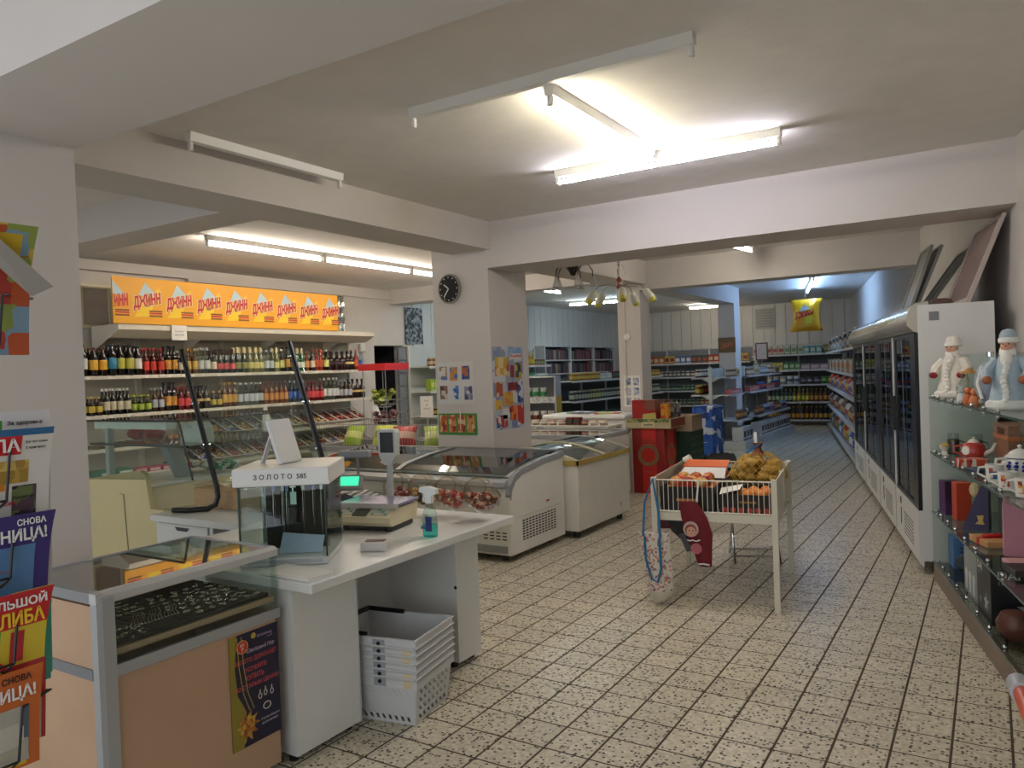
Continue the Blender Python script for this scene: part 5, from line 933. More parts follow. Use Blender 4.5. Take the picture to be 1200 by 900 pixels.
def figure(loc, rz, H, coat, trim, label, extra):
    t = thing('figurine', label, 'figurine', loc, rz); k = H / .4; F = mat(trim, .85, bump=.5, scale=60); Cm = mat(coat, .6, var=.1, scale=40)
    MB().lathe([(.085 * k, 0), (.09 * k, .015 * k), (.082 * k, .06 * k), (.065 * k, .15 * k), (.052 * k, .24 * k), (.03 * k, .29 * k)], 18, sy=.85).build('coat', Cm, t, True)
    MB().lathe([(.09 * k, 0), (.1 * k, .012 * k), (.098 * k, .035 * k), (.086 * k, .045 * k)], 18, sy=.87).build('fur_hem', F, t, True); m = MB()
    for q in range(9): m.ell((0 + .006 * math.sin(q), -.075 * k + q * .003 * k, (.04 + q * .024) * k), (.016 * k, .012 * k, .018 * k), 8, 5)
    m.build('fur_band', F, t, True)
    for s in (-1, 1): MB().tube([(s * .05 * k, 0, .25 * k), (s * .085 * k, -.02 * k, .19 * k), (s * .075 * k, -.06 * k, .15 * k)], [.024 * k, .026 * k, .022 * k], 8).build('sleeve', Cm, t, True)
    for s in (-1, 1): MB().ell((s * .073 * k, -.065 * k, .148 * k), .022 * k, 8, 6).build('mitten', mat(extra, .6), t, True)
    MB().ell((0, -.012 * k, .315 * k), (.03 * k, .03 * k, .036 * k), 12, 8).build('face', mat('#d9a48a', .6), t, True)
    m = MB()
    for q in range(7): a = -PI / 2 + (q - 3) * .35; m.ell((.026 * k * math.cos(a), .026 * k * math.sin(a), .285 * k), (.013 * k, .012 * k, .03 * k), 7, 5)
    m.ell((0, -.038 * k, .25 * k), (.026 * k, .016 * k, .045 * k), 10, 6); m.build('beard', mat('#efece2', .85), t, True); m = MB(); m.ell((0, -.043 * k, .318 * k), (.006 * k, .007 * k, .006 * k), 6, 4); m.build('nose', mat('#c97a68', .6), t)
    m = MB()
    for s in (-1, 1): MB().ell((s * .011 * k, -.041 * k, .327 * k), .0035 * k, 6, 4).build('eye', mat('#20202a', .4), t)
    MB().lathe([(.034 * k, .33 * k), (.042 * k, .335 * k), (.042 * k, .352 * k), (.036 * k, .36 * k)], 14, (0, 0, 0)).build('hat_fur', F, t, True); MB().lathe([(.035 * k, .352 * k), (.037 * k, .37 * k), (.026 * k, .395 * k), (.006 * k, .403 * k)], 14).build('hat', Cm if coat != '#e3ddd0' else F, t, True); return t
f1 = figure(rk(.125, -.15, SZ[0] + .001), TH - .7, .40, '#e3ddd0', '#ece8dc', 'white fur-coated winter grandfather figurine with dark red mittens', '#8e1a24')
f2 = figure(rk(.13, -1.44, SZ[0] + .001), TH - .5, .385, '#a9bcc8', '#e4e6e2', 'silver-blue robed winter grandfather figurine with a sack', '#a9623a')
f1.scale = (1.22, 1.22, 1.0); f2.scale = (1.12, 1.12, 1.02)
m = MB().ell((0, 0, .1), (.085, .07, .115), 12, 8, .06, 3); o = m.build('sack', mat('#8d98a8', .6, var=.15, scale=30), None, True, loc=rk(.11, -1.2, SZ[0] + .023), rz=TH); tag(o, 'silver-blue sack beside the blue winter figurine', 'sack'); MB().tube([(-.06, -.05, .02), (-.075, -.03, .1), (-.05, -.02, .19)], .008, 6).build('fur_edge', mat('#e8e6de', .85), o, True)
def lath(name, prof, m, loc, label, cat, n=16, grp=None, sy=1): o = MB().lathe(prof, n, sy=sy).build(name, m, None, True, loc=loc, rz=TH); return tag(o, label, cat, grp)
CG = thin_glass('#e9f0ee', 1.55, 0, 'crystal', 1.5)
o = lath('glass_jar', [(.05, 0), (.07, .01), (.075, .08), (.05, .12), (.045, .16)], CG, rk(.15, -.47, SZ[0] + .001), 'round cut-glass jar with wooden lid between the winter figurines', 'jar'); MB().lathe([(.055, .16), (.055, .17), (.03, .175), (.012, .19), (0, .195)], 14).build('wood_lid', mat('#b98a4a', .5), o, True)
for k, (ly, c1, c2, lb) in enumerate(((-.88, '#c9683a', '#8fa84a', 'tiny orange and green animal figurine on the top glass shelf'), (-1.10, '#c87a4a', '#d8d8d4', 'tiny ginger figurine beside the blue sack'), (-.72, '#cfd4d2', '#a9b4b2', 'tiny crystal figurine in front of the wooden-lidded jar'))):
    o = MB().lathe([(.028, 0), (.03, .02), (.02, .05)], 10).build('small_figurine', mat(c1, .4), None, True, loc=rk(.06, ly + (.06 if k == 1 else 0), SZ[0] + .001)); tag(o, lb, 'figurine'); MB().ell((0, 0, .07), (.02, .02, .022), 8, 6).build('head', mat(c2 if k == 2 else c1, .4), o, True); MB().ell((.02, -.01, .02), (.018, .014, .014), 8, 5).build('paws', mat(c2, .4), o, True)
# second shelf
HOLD = mat('#6f6a60', .3, .8)
for k, (lx, ly, lb) in enumerate(((.12, -.10, 'metal tea-glass holder with handle next to the cooler side'), (.24, -.17, 'metal tea-glass holder behind the red teapot'))):
    o = thing('glass_holder', lb, 'glass holder', rk(lx, ly, SZ[1] + .001), TH); m = MB().lathe([(.03, 0), (.036, .004), (.036, .09)], 14); m.tube([(.036, 0, .08), (.062, 0, .075), (.066, 0, .04), (.036, 0, .02)], .004, 5); m.build('holder', HOLD, o, True); MB().lathe([(.034, .09), (.035, .13)], 14).build('glass', CG, o, True); BB(-.05, .05, -.05, .05, -.0005, .0015, .0003).build('mat', mat('#3a1c1a', .5), o)
rt_ = thing('red_teapot', 'red teapot with white medallion on the gift rack', 'teapot', rk(.14, -.58, SZ[1] + .02), TH); RCm = mat('#b23a34', .3); MB().lathe([(.035, 0), (.06, .02), (.066, .055), (.052, .09), (.03, .1)], 18).build('body', RCm, rt_, True); MB().lathe([(.032, .1), (.02, .115), (.006, .12), (.009, .128), (0, .134)], 12).build('lid', mat('#d8cfc4', .3), rt_, True); MB().tube([(.045, -.03, .03), (.085, -.055, .06), (.1, -.07, .1)], [.014, .01, .007], 8).build('spout', mat('#dcd6cc', .3), rt_, True); MB().tube([(-.05, .03, .08), (-.09, .05, .07), (-.09, .05, .035), (-.055, .03, .02)], .006, 6).build('handle', RCm, rt_, True); md = MB(); md.T = Matrix.Rotation(-.9, 4, 'Z'); md.cyl((0, -.058, .055), (0, -.0665, .055), .026, n=16); md.build('medallion', mat('#e6e0d8', .4), rt_)
o = lath('saucer', [(.04, 0), (.06, .006), (.085, .016), (.08, .02), (.03, .012)], mat('#c98a86', .35, var=.25, scale=60), rk(.14, -.58, SZ[1] + .001), 'pink patterned saucer under the red teapot', 'saucer')
o = lath('egg_cup', [(.025, 0), (.02, .01), (.014, .025), (.028, .045), (.03, .06)], mat('#d9d6cc', .4), rk(.05, -.2, SZ[1] + .001), 'small white egg cup with straw filling on the gift rack', 'cup'); MB().ell((0, 0, .06), (.028, .028, .018), 10, 5, .2).build('straw', mat('#c2a45a', .8), o)
o = BB(-.09, .09, -.06, .06, 0, .02, .003).build('blue_book', mat('#2c4258', .4), None, loc=rk(.12, -1.0, SZ[1] + .001), rz=TH + .3); tag(o, 'dark blue lacquered case behind the mugs', 'case')
o = BB(-.07, .07, -.05, .05, 0, .05, .003).build('striped_box', patch_mat(('#c03a22', '#d8d0c0', '#c84a2a', '#8a2a1a'), 45, 2, name='stripes', stretch=(1, 1, .2)), None, loc=rk(.075, -.82, SZ[1] + .001), rz=TH); tag(o, 'red and white striped box on the gift rack', 'box')
def mug(lx, ly, rz, c, label):
    t = thing('mug', label, 'mug', rk(lx, ly, SZ[1] + .001), rz); W_ = mat('#e2dfd8', .25); MB().lathe([(.03, 0), (.038, .004), (.042, .09), (.039, .09), (.035, .01), (0, .008)], 18).build('body', W_, t, True); MB().tube([(-.04, 0, .075), (-.07, 0, .07), (-.075, 0, .04), (-.038, 0, .02)], .006, 6).build('handle', W_, t, True)
    m = MB(); 
    for a in range(-2, 2): 
        p = [-PI / 2 + (a + q) * .22 for q in (0, 1)]; m.raw([(.0405 * math.cos(p[0]), .0405 * math.sin(p[0]), .02), (.0405 * math.cos(p[1]), .0405 * math.sin(p[1]), .02), (.0424 * math.cos(p[1]), .0424 * math.sin(p[1]), .075), (.0424 * math.cos(p[0]), .0424 * math.sin(p[0]), .075)], [(0, 1, 2, 3)])
    m.build('printed_picture', patch_mat(c, 50, 3, name='mug_print'), t)
mug(.065, -1.40, TH - .4, ('#2c3a78', '#a8483a', '#d8d4c8', '#2a4a8a'), 'white mug with blue and red picture on the gift rack'); mug(.06, -1.66, TH - .5, ('#c8542a', '#d98a3a', '#d8d4c8', '#a82a2a'), 'white mug with orange picture on the gift rack'); mug(.08, -1.86, TH - .5, ('#c8742a', '#8a3a2a', '#e0d8c8', '#d9a24a'), 'white mug at the outer end of the gift rack')
tp = thing('white_teapot', 'white teapot with cobalt flowers on the gift rack', 'teapot', rk(.2, -1.30, SZ[1] + .001), TH); WPO = mat('#e4e2dc', .2); MB().lathe([(.045, 0), (.075, .03), (.085, .075), (.07, .115), (.045, .135)], 20).build('body', WPO, tp, True); MB().lathe([(.05, .133), (.04, .145), (.02, .155), (.006, .16), (.012, .172), (0, .18)], 14).build('lid', WPO, tp, True); MB().tube([(-.07, -.03, .11), (-.115, -.05, .11), (-.125, -.05, .06), (-.075, -.03, .035)], .008, 7).build('handle', WPO, tp, True)
m = MB()
for a in range(7):
    q = -PI / 2 - .9 + a * .4
    for dz, rr in ((.075, .013), (.055, .01), (.092, .009)): R_ = .0855 if dz == .075 else .081; m.ell((R_ * math.cos(q + dz), R_ * math.sin(q + dz), dz), (rr, rr, rr * .8), 6, 4)
m.build('cobalt_flowers', mat('#27349a', .25), tp); MB().tube([(.0735 * math.cos(a * PI / 10), .0735 * math.sin(a * PI / 10), .112) for a in range(20)], .003, 4, True).build('cobalt_line', mat('#20283a', .25), tp)
wbx = thing('wooden_box', 'carved wooden box at the back of the gift rack', 'box', rk(.355, -.70, SZ[1] + .001), TH); BB(-.1, .1, -.16, .16, 0, .15, .004).build('body', mat('#8a6048', .55, var=.2, scale=30), wbx); BB(-.105, .105, -.165, .165, .15, .175, .004).build('rail', mat('#b5683c', .5), wbx); MB().box(-.1, .1, -.16, -.08, .175, .235).box(-.1, .1, .08, .16, .175, .235).box(-.1, .1, -.08, .08, .215, .235).build('carved_top', mat('#8f6a54', .6, var=.2, scale=40), wbx)
# third shelf
def bx_(name, w_, d, h, m, lx, ly, z, rz, label, cat='box'): o = BB(-w_ / 2, w_ / 2, -d / 2, d / 2, 0, h, .003).build(name, m, None, loc=rk(lx, ly, z + .001), rz=TH + rz); return tag(o, label, cat)
bx_('purple_pouch', .1, .1, .22, patch_mat(('#5c3a68', '#3e2038', '#6a4a78', '#4a2a58'), 9, 1, name='pouch', stretch=(1, 1, .1)), .09, -.11, SZ[2], .2, 'purple upright gift packet on the third glass shelf', 'packet'); bx_('orange_box', .09, .09, .24, mat('#b5432a', .4), .12, -.31, SZ[2], .1, 'orange upright gift box beside the purple packet')
t3 = thing('triangle_box', 'tall dark violet triangular gift box with gold emblem', 'box', rk(.14, -.60, SZ[2] + .001), TH - .35); MB().prism([(-.07, 0), (.07, 0), (.07, .26), (.03, .26)], 'y', -.05, .05).build('body', mat('#2a1f4a', .4), t3); MB().prism([(.0, .04), (.05, .04), (.04, .06), (.045, .095), (.01, .09), (.018, .06)], 'y', -.052, -.05).build('gold_emblem', mat('#c2a45a', .35), t3); MB().ell((.0, -.03, .24), (.03, .02, .045), 8, 6).build('paper_fan', mat('#c9b98a', .6), t3)
bx_('grey_box', .12, .1, .25, mat('#55585a', .4), .3, -.72, SZ[2], 0, 'dark grey upright box behind the violet one'); bx_('red_box', .1, .1, .2, mat('#7a3a3a', .4), .34, -.98, SZ[2], 0, 'muted red box at the back of the third glass shelf')
gp = thing('ribbon_gift', 'flat tan gift box tied with red ribbon', 'box', rk(.13, -1.0, SZ[2] + .001), TH + .2); BB(-.07, .07, -.11, .11, 0, .035, .003).build('box', mat('#b98a5a', .5), gp); B(-.071, .071, -.015, .015, .001, .0365).build('ribbon', RED, gp); MB().ell((-.02, 0, .045), (.03, .02, .012), 8, 5).ell((.03, .01, .045), (.03, .02, .012), 8, 5).build('bow', RED, gp, True)
pk = thing('pink_carton', 'pink topped white carton on the third glass shelf', 'box', rk(.24, -1.22, SZ[2] + .001), TH - .25); BB(-.1, .12, -.1, .1, 0, .27, .004).build('carton', mat('#b47a8a', .45), pk); B(-.1015, -.1, -.09, .09, .01, .26).build('pale_face', mat('#d8d0ce', .5, var=.1, scale=20), pk)
for k, (w_, h, c, lb, ly) in enumerate(((.16, .03, '#2a2420', 'black framed flat case below the mugs', -1.62), (.12, .02, '#c99a9e', 'pink ribbon packet on the third glass shelf', -1.45))): bx_('flat_case', .18, w_, h, mat(c, .4), .15 + k * .03, ly, SZ[2], .1, lb, 'case')
# bottom shelf
bb2 = bx_('blue_box', .24, .16, .20, mat('#3f6a9a', .5), .20, -.14, SZ[3], 0, 'blue carton with dark print on the lowest glass shelf'); 
for k in range(3): B(-.08, .07, -.082, -.08, .08 + k * .025, .092 + k * .025).build('print_line', mat('#24344c', .5), bb2)
m = MB().ell((0, 0, .095), (.11, .1, .075), 10, 7, .22, 6); o = m.build('cellophane_parcel', thin_glass('#e6e0d2', 1.6, .1, 'cellophane', 1.5), None, True, loc=rk(.17, -.42, SZ[3] - .0), rz=TH); tag(o, 'clear cellophane parcel with brown filling on the lowest shelf', 'parcel'); MB().ell((0, 0, .05), (.07, .07, .05), 9, 6, .25, 8).build('filling', mat('#6a5138', .6, var=.3, scale=40), o)
gb_ = thing('glassware_box', 'grey box printed with drinking glasses on the lowest shelf', 'box', rk(.17, -.86, SZ[3] + .001), TH); BB(-.12, .12, -.16, .16, 0, .26, .004).build('carton', mat('#8a908e', .45), gb_); m = MB()
for k in (-.09, 0, .09): m.cyl((-.121, k, .12), (-.123, k, .12), .03, n=12); m.box(-.123, -.121, k - .02, k + .02, .03, .1)
m.build('printed_glasses', mat('#c9cfcc', .4), gb_)
kb_ = thing('black_box', 'black box with silver star print and white lettering on the lowest shelf', 'box', rk(.18, -1.22, SZ[3] + .001), TH); BB(-.14, .14, -.15, .15, 0, .30, .004).build('carton', mat('#17181a', .4), kb_)
def star(c, r, f): return [(c[0] + (r if k % 2 == 0 else r * .42) * math.cos(PI / 2 + k * PI / 5), c[1] + (r if k % 2 == 0 else r * .42) * math.sin(PI / 2 + k * PI / 5)) for k in range(10)]
MB().prism(star((-.05, .09), .05, 0), 'x', -.1415, -.14).build('star_print', mat('#9aa4a6', .4), kb_); MB().prism(star((.07, .08), .028, 0), 'x', -.1415, -.14).build('star_print', mat('#77858a', .4), kb_); txt('DAI', .1, .04, PAPER, kb_, (-.142, .07, .26), (PI / 2, 0, -PI / 2), .02); txt('16/10', .07, .02, GREY, kb_, (-.142, .085, .22), (PI / 2, 0, -PI / 2), 0)
MB().prism(star((.02, .09), .05, 0), 'y', -.1515, -.15).build('star_print', mat('#9aa4a6', .4), kb_); txt('DAI', .1, .04, PAPER, kb_, (-.06, -.152, .26), FY, .02); txt('16/10', .07, .02, GREY, kb_, (-.07, -.152, .22), FY, 0)
o = lath('brown_pot', [(.04, 0), (.075, .03), (.085, .08), (.06, .13), (.03, .14)], mat('#5a3428', .4), rk(.10, -1.56, SZ[3] + .001), 'round brown pot beside the black star box', 'pot'); bx_('carton_print', .16, .14, .24, patch_mat(('#1c1a1c', '#b5622a', '#d8b89a', '#3a2a2a'), 12, 2, name='dark_print'), .30, -1.62, SZ[3], 0, 'dark carton with orange picture behind the brown pot')
# shopping trolley whose red handle reaches into the picture
tr = thing('shopping_trolley', 'shopping trolley with orange-red handle and grey end cap', 'trolley', (.05, 1.5, 0))
MB().cyl((-.02, .02, .955), (.03, -.48, .955), .014, n=12).build('handle', mat('#c8481c', .35), tr, True)
for p in ((-.023, .045, .955, -.018, .0, .955), (.028, -.46, .955, .033, -.505, .955)): MB().cyl(p[:3], p[3:], .0185, n=12).build('end_cap', mat('#a9a9ac', .4), tr, True)
m = MB()
for y in (.03, -.48): m.tube([(.02, y, .955), (.14, y, .9), (.2, y, .35), (.3, y, .12)], .01, 6)
for z in (.55, .7, .88): m.tube([(.16, .02, z), (.95, .0, z), (.95, -.45, z), (.16, -.47, z)], .005, 5, True)
for k in range(9): x = .18 + k * .095; m.tube([(x, .02, .88), (x, .02, .55), (x, -.46, .55), (x, -.46, .88)], .003, 4)
m.tube([(.25, .02, .12), (.95, 0, .16), (.95, -.45, .16), (.25, -.47, .12)], .011, 6, True); m.build('wire_basket', CHROME, tr)
for x, y in ((.28, 0), (.28, -.45), (.9, -.02), (.9, -.43)): MB().cyl((x, y - .012, .06), (x, y + .012, .06), .06, n=12).build('castor', BLACK, tr)
# ================================================================== far shelving
FSH = mat('#c6c8c6', .45); FBK = mat('#5a5c5c', .6)
def shelving(label, loc, rz, L, zs, depth, H, bays, name='shelf_run', back=FBK, lo=.1):
    """local x along the run, front looks to -y, back at y=depth"""
    t = thing(name, label, 'shelving', loc, rz); W_ = L / bays
    for k in range(bays): B(k * W_ + .02, (k + 1) * W_ - .02, depth - .02, depth, lo, H).build('back_panel', back, t)
    for k in range(bays + 1): B(k * W_ - .02, k * W_ + .02, depth - .05, depth, 0, H + .03).build('upright', FSH, t)
    for z in zs:
        for k in range(bays): MB().box(k * W_ + .002, (k + 1) * W_ - .002, .0, depth - .05, z - .02, z).box(k * W_ + .002, (k + 1) * W_ - .002, -.008, .0, z - .035, z + .003).build('shelf_board', FSH, t)
    return t
NTH = ('lowest', 'second', 'third', 'fourth', 'fifth', 'top')
# back wall, right part
BZ = (.14, .56, .97, 1.31, 1.68)
shelving('dark-backed shelving along the right part of the back wall', (-4.9, 18.85, 0), 0, 2.0, BZ, .43, 1.8, 2)
rows = [[('bottle', .09, .09, .31, ('dark cola', '#1a0f0c'), '#c9a23a', 8), ('bottle', .09, .09, .31, ('brown', '#3a2014'), '#c98f2e', 6)],
        [('bottle', .085, .085, .30, ('brown soda', '#2a1a12'), '#b8b29a', 4), ('bottle', .085, .085, .3, ('green soda', '#1f4030'), '#9fb08a', 5), ('bottle', .085, .085, .3, ('yellow soda', '#7a6a1c'), '#d8cf4a', 4), ('bottle', .085, .085, .3, ('orange soda', '#6a3a14'), '#c98a2e', 4)],
        [('bag', .12, .09, .17, ('green', '#3f7a3a'), '#8ab05a', 2), ('bag', .15, .1, .2, ('greyish', '#8a8e84'), '#b9bcae', 3), ('bag', .14, .1, .2, ('white', '#b8bcc0'), '#5a6a78', 2), ('bag', .14, .1, .16, ('dark', '#3a3640'), '#8a8894', 3)],
        [('packet', .13, .1, .19, ('grey', '#8e9088'), '#c9c9bc', 3), ('packet', .12, .1, .18, ('yellow', '#b0a850'), '#8a8a4a', 2), ('packet', .12, .1, .18, ('green', '#3f7a4a'), '#a8c09a', 3), ('packet', .2, .1, .13, ('pinkish', '#a08a90'), '#c8b8bc', 4)],
        [('packet', .13, .09, .2, ('red-topped white', '#b9b4a4'), '#a84a3a', 5), ('packet', .13, .09, .2, ('green-topped white', '#b4b8a2'), '#6a8a5a', 3), ('packet', .12, .09, .18, ('teal', '#5a9a98'), '#c0c8b8', 3), ('bag', .22, .12, .2, ('olive', '#7a7a4a'), '#9a9a6a', 2)]]
for i, z in enumerate(BZ): stock('the %s board on the right of the back wall' % NTH[i if i < 4 else 5], 'goods on the right back-wall shelving', (-4.86, 18.87), (1, 0), 1.92, z + .001, rows[i], rz=0, seed=20 + i)
# back wall, left part
LZ = (.14, .5, .87, 1.22, 1.56)
shelving('shelving along the left part of the back wall', (-8.3, 18.85, 0), 0, 3.36, LZ, .43, 1.9, 3, back=mat('#77797a', .6))
rows = [[('tin', .1, .1, .12, ('dark', '#3a3436'), '#8a7a5a', 6), ('jar', .1, .1, .14, ('brown', '#5a2a1c'), '#c9b88a', 6)], [('jar', .1, .1, .15, ('dark', '#2a2a2a'), '#7a8a6a', 6), ('jar', .1, .1, .15, ('red', '#6a2420'), '#b9a37a', 6)],
        [('jar', .1, .1, .14, ('green pickle', '#2f4a30'), '#7a9a7a', 8), ('tin', .1, .1, .11, ('dark green', '#24382c'), '#8a9a84', 6)], [('jar', .1, .1, .15, ('grey', '#4a4a44'), '#a8a898', 5), ('jar', .12, .12, .14, ('white-labelled', '#5a3024'), '#d0c8b8', 4)],
        [('packet', .13, .09, .19, ('dark green', '#3a5440'), '#b04a3a', 3), ('packet', .13, .09, .2, ('red', '#9a3430'), '#d0b88a', 3), ('packet', .13, .09, .19, ('orange', '#b5683a'), '#e0c8a0', 2), ('packet', .13, .09, .2, ('yellow', '#c2a44a'), '#8a2a2a', 2), ('packet', .13, .09, .19, ('blue', '#5a6a9a'), '#d8d8d8', 3)]]
for i, z in enumerate(LZ): stock('the %s board on the left of the back wall' % NTH[i if i < 4 else 5], 'goods on the left back-wall shelving', (-8.26, 18.87), (1, 0), 3.28, z + .001, rows[i], rz=0, seed=30 + i)
# run along the right wall beyond the coolers (front looks to the aisle)
RS0 = RTH @ Vector((.04, 12.75, 0)); SL = 7.3; RW = RTH @ Vector((.0, 5.2 + 0, 0))
rsh = shelving('shelving along the right wall beyond the coolers', tuple(RW + Vector((0, 0, 0))), TH - PI / 2, 0.001 + SL, BZ, .44, 1.8, 7) if False else None
P0 = RTH @ Vector((.02, 5.15 + 7.0, 0))
shelving('shelving along the right wall beyond the coolers', tuple(P0), TH - PI / 2, 7.0, BZ, .44, 1.8, 7)
rows = [[('bag', .3, .2, .34, ('red', '#b0241e'), '#d8a23a', 2), ('bag', .3, .2, .33, ('yellow-green', '#a8a83a'), '#2f4aa0', 1), ('bag', .3, .2, .32, ('blue', '#2a4aa8'), '#d0d8e0', 2), ('bag', .28, .2, .32, ('pale', '#c0b8a0'), '#7a8a4a', 2)], [('bag', .22, .14, .26, ('white', '#c8c8c8'), '#a83a3a', 3), ('bag', .2, .14, .26, ('brown', '#5a4030'), '#b89a6a', 4)], [('bag', .22, .14, .26, ('red and orange', '#b8402a'), '#d9a04a', 3), ('bag', .22, .14, .22, ('white-blue', '#aab4c8'), '#5a6aa0', 3)], [('packet', .15, .12, .22, ('multicoloured', '#8a7a5a'), '#a83a44', 3), ('packet', .15, .12, .2, ('light', '#b8b8a8'), '#c2a43a', 3)], [('bottle', .08, .08, .26, ('dark', '#24201e'), '#c0c0b8', 3), ('packet', .16, .12, .16, ('tan', '#a88a64'), '#6a7a8a', 4)]]
q = RTH @ Vector((.04, 5.2, 0)); d_ = RTH @ Vector((.04, 12.1, 0)) - q
for i, z in enumerate(BZ): stock('the %s board of the right wall shelving' % NTH[i if i < 4 else 5], 'goods on the right wall shelving', (q.x, q.y), (d_.x, d_.y), 6.7, z + .001, rows[i], gap=.015, rz=TH - PI / 2, seed=40 + i)
# middle gondola: two sided, around the far column
def gondola(label, y0, L, bays):
    t = thing('gondola_shelf', label, 'shelving', (-4.22, y0, 0)); W_ = L / bays
    for k in range(bays + 1): B(-.03, .03, k * W_ - .03, k * W_ + .03, 0, 1.46).build('upright', FSH, t)
    for k in range(bays): B(-.012, .012, k * W_ + .03, (k + 1) * W_ - .03, .15, 1.44).build('back_panel', mat('#a9a79c', .6), t)
    for z, dp in ((1.28, .34), (.97, .36), (.52, .5)):
        for k in range(bays):
            for s in (-1, 1): a, b = sorted((s * .03, s * dp)); MB().box(a, b, k * W_ + .002, (k + 1) * W_ - .002, z - .02, z).box(*sorted((s * dp, s * (dp + .008))), k * W_ + .002, (k + 1) * W_ - .002, z - .035, z + .003).build('shelf_board', FSH, t)
    for k in range(bays + 1):
        for s in (-1, 1):
            for z in (1.26, .95, .5): MB().prism([(s * .03, z), (s * .16, z), (s * .03, z - .07)], 'y', k * W_ - .012, k * W_ + .012).build('bracket', FSH, t)
    for s in (-1, 1):
        for k in range(bays): a, b = sorted((s * .03, s * .58)); MB().box(a, b, k * W_ + .002, (k + 1) * W_ - .002, .0, .15).build('base', FSH, t)
    return t
gondola('two-sided white gondola shelf in front of the far column', 13.42, .8, 1); gondola('long two-sided white gondola shelf behind the far column', 14.66, 2.7, 3)
for (y0, L, w1) in ((13.46, .72, 'short gondola'), (14.7, 2.6, 'long gondola')):
    for i, (z, dp) in enumerate(((.151, .55), (.521, .5), (.971, .36), (1.281, .34))):
        rows = [[('packet', .2, .2, .24, ('white', '#c4c6c6'), '#3a3a3e', 2), ('packet', .18, .2, .24, ('brown-fronted white', '#b8b4a8'), '#5a3a28', 2)], [('bag', .12, .1, .18, ('brown', '#6a4428'), '#b88a5a', 4), ('bag', .13, .1, .18, ('blue-white', '#8a9ab8'), '#3a3a44', 3), ('bag', .13, .1, .17, ('pinkish', '#a08088'), '#6a5a60', 3)], [('packet', .12, .1, .09, ('coral red', '#c0605a'), '#d8b0a8', 5), ('bag', .14, .1, .16, ('blue', '#3a4a7a'), '#b04a3a', 4)], [('tin', .08, .08, .13, ('copper', '#8a6a54'), '#c8b8a0', 5), ('packet', .08, .07, .15, ('cream', '#c2b48e'), '#8a5a44', 4), ('bag', .15, .1, .14, ('black and white', '#8a8a8c'), '#c8c8c8', 5)]][i]
        stock('the %s board of the %s' % (NTH[i], w1), 'goods on the gondola shelves', (-4.22 + dp - .01, y0), (0, 1), L, z, rows, rz=PI / 2, seed=50 + i + len(w1))
    for i, (z, dp) in enumerate(((.971, .36), (1.281, .34))):
        if L < 1: stock('the aisle-side %s board of the %s' % (NTH[i + 2], w1), 'goods on the gondola back side', (-4.22 - dp + .01, y0 + L), (0, -1), L, z, [[('jar', .11, .1, .17, ('red-lidded dark', '#3a1f1a'), '#a83a30', 3), ('jar', .11, .1, .17, ('amber', '#6a4a1c'), '#c2a43a', 3)], [('jar', .12, .12, .15, ('white-labelled', '#5a2f26'), '#d2cabc', 6)]][i], rz=-PI / 2, seed=60 + i)
pn_ = thing('price_board', 'small red framed price board on the back wall shelf', 'sign', (-4.72, 18.9, 1.76)); 
bpy.data.objects.remove(pn_)
pn_ = thing('price_board', 'small red framed price board standing on the long gondola', 'sign', (-4.20, 17.0, 1.461)); B(-.006, .006, -.01, .01, 0, .12).build('stand', GREY, pn_); B(-.13, .13, -.01, .01, .1, .48).build('frame', mat('#6a3a38', .5), pn_); B(-.105, .105, -.012, -.01, .125, .455).build('sheet', mat('#c9b8a8', .6, var=.15, scale=30), pn_)
# left wall, far part: bookcases and food shelving in front
bc = thing('bookcase', 'tall white bookcase of book spines along the far left wall', 'bookcase', (-8.36, 14.4, 0))
for k in range(4): B(0, .25, k * 1.2 - .02, k * 1.2 + .02, 0, 2.05).build('side_panel', FSH, bc)
for z in (.1, .45, .8, 1.12, 1.44, 1.74, 2.05):
    for k in range(3): B(0, .25, k * 1.2 + .02, k * 1.2 + 1.18, z - .025, z).build('shelf_board', FSH, bc)
B(0, .01, 0, 3.6, 0, 2.05).build('back_panel', FBK, bc)
BKC = ('#3a2f38', '#56464a', '#7a3438', '#2f4048', '#8a7a64', '#26262c', '#4a5a6a', '#6a2a2e')
bmesh_ = {}
g = random.Random(77)
for zi, z in enumerate((1.121, 1.441, 1.741)):
    for k in range(3):
        y = 14.4 + k * 1.2 + .03
        while y < 14.4 + k * 1.2 + 1.11:
            w_ = g.choice((.035, .045, .055)); c = g.choice(BKC); h = g.choice((.2, .22, .24)); key = (w_, c, h)
            if key not in bmesh_: bmesh_[key] = BB(0, .15, 0, w_, 0, h, .003).mesh('book', mat(c, .5))
            if g.random() > .04: o = link('book', bmesh_[key], None, (-8.29, y, z)); nm = {'#3a2f38': 'plum', '#56464a': 'taupe', '#7a3438': 'dull red', '#2f4048': 'slate', '#8a7a64': 'tan', '#26262c': 'black', '#4a5a6a': 'blue-grey', '#6a2a2e': 'maroon'}[c]; tag(o, '%s book standing in the %s row of the bookcase' % (nm, ('lower', 'middle', 'upper')[zi]), 'book', 'books in the bookcase')
            y += w_ + .002
FZ = (.14, .5, .86, 1.28, 1.63)
shelving('food shelving along the left wall before the bookcase', (-7.93, 11.5, 0), PI / 2, 2.8, FZ, .43, 1.95, 3, back=mat('#a9adaa', .6))
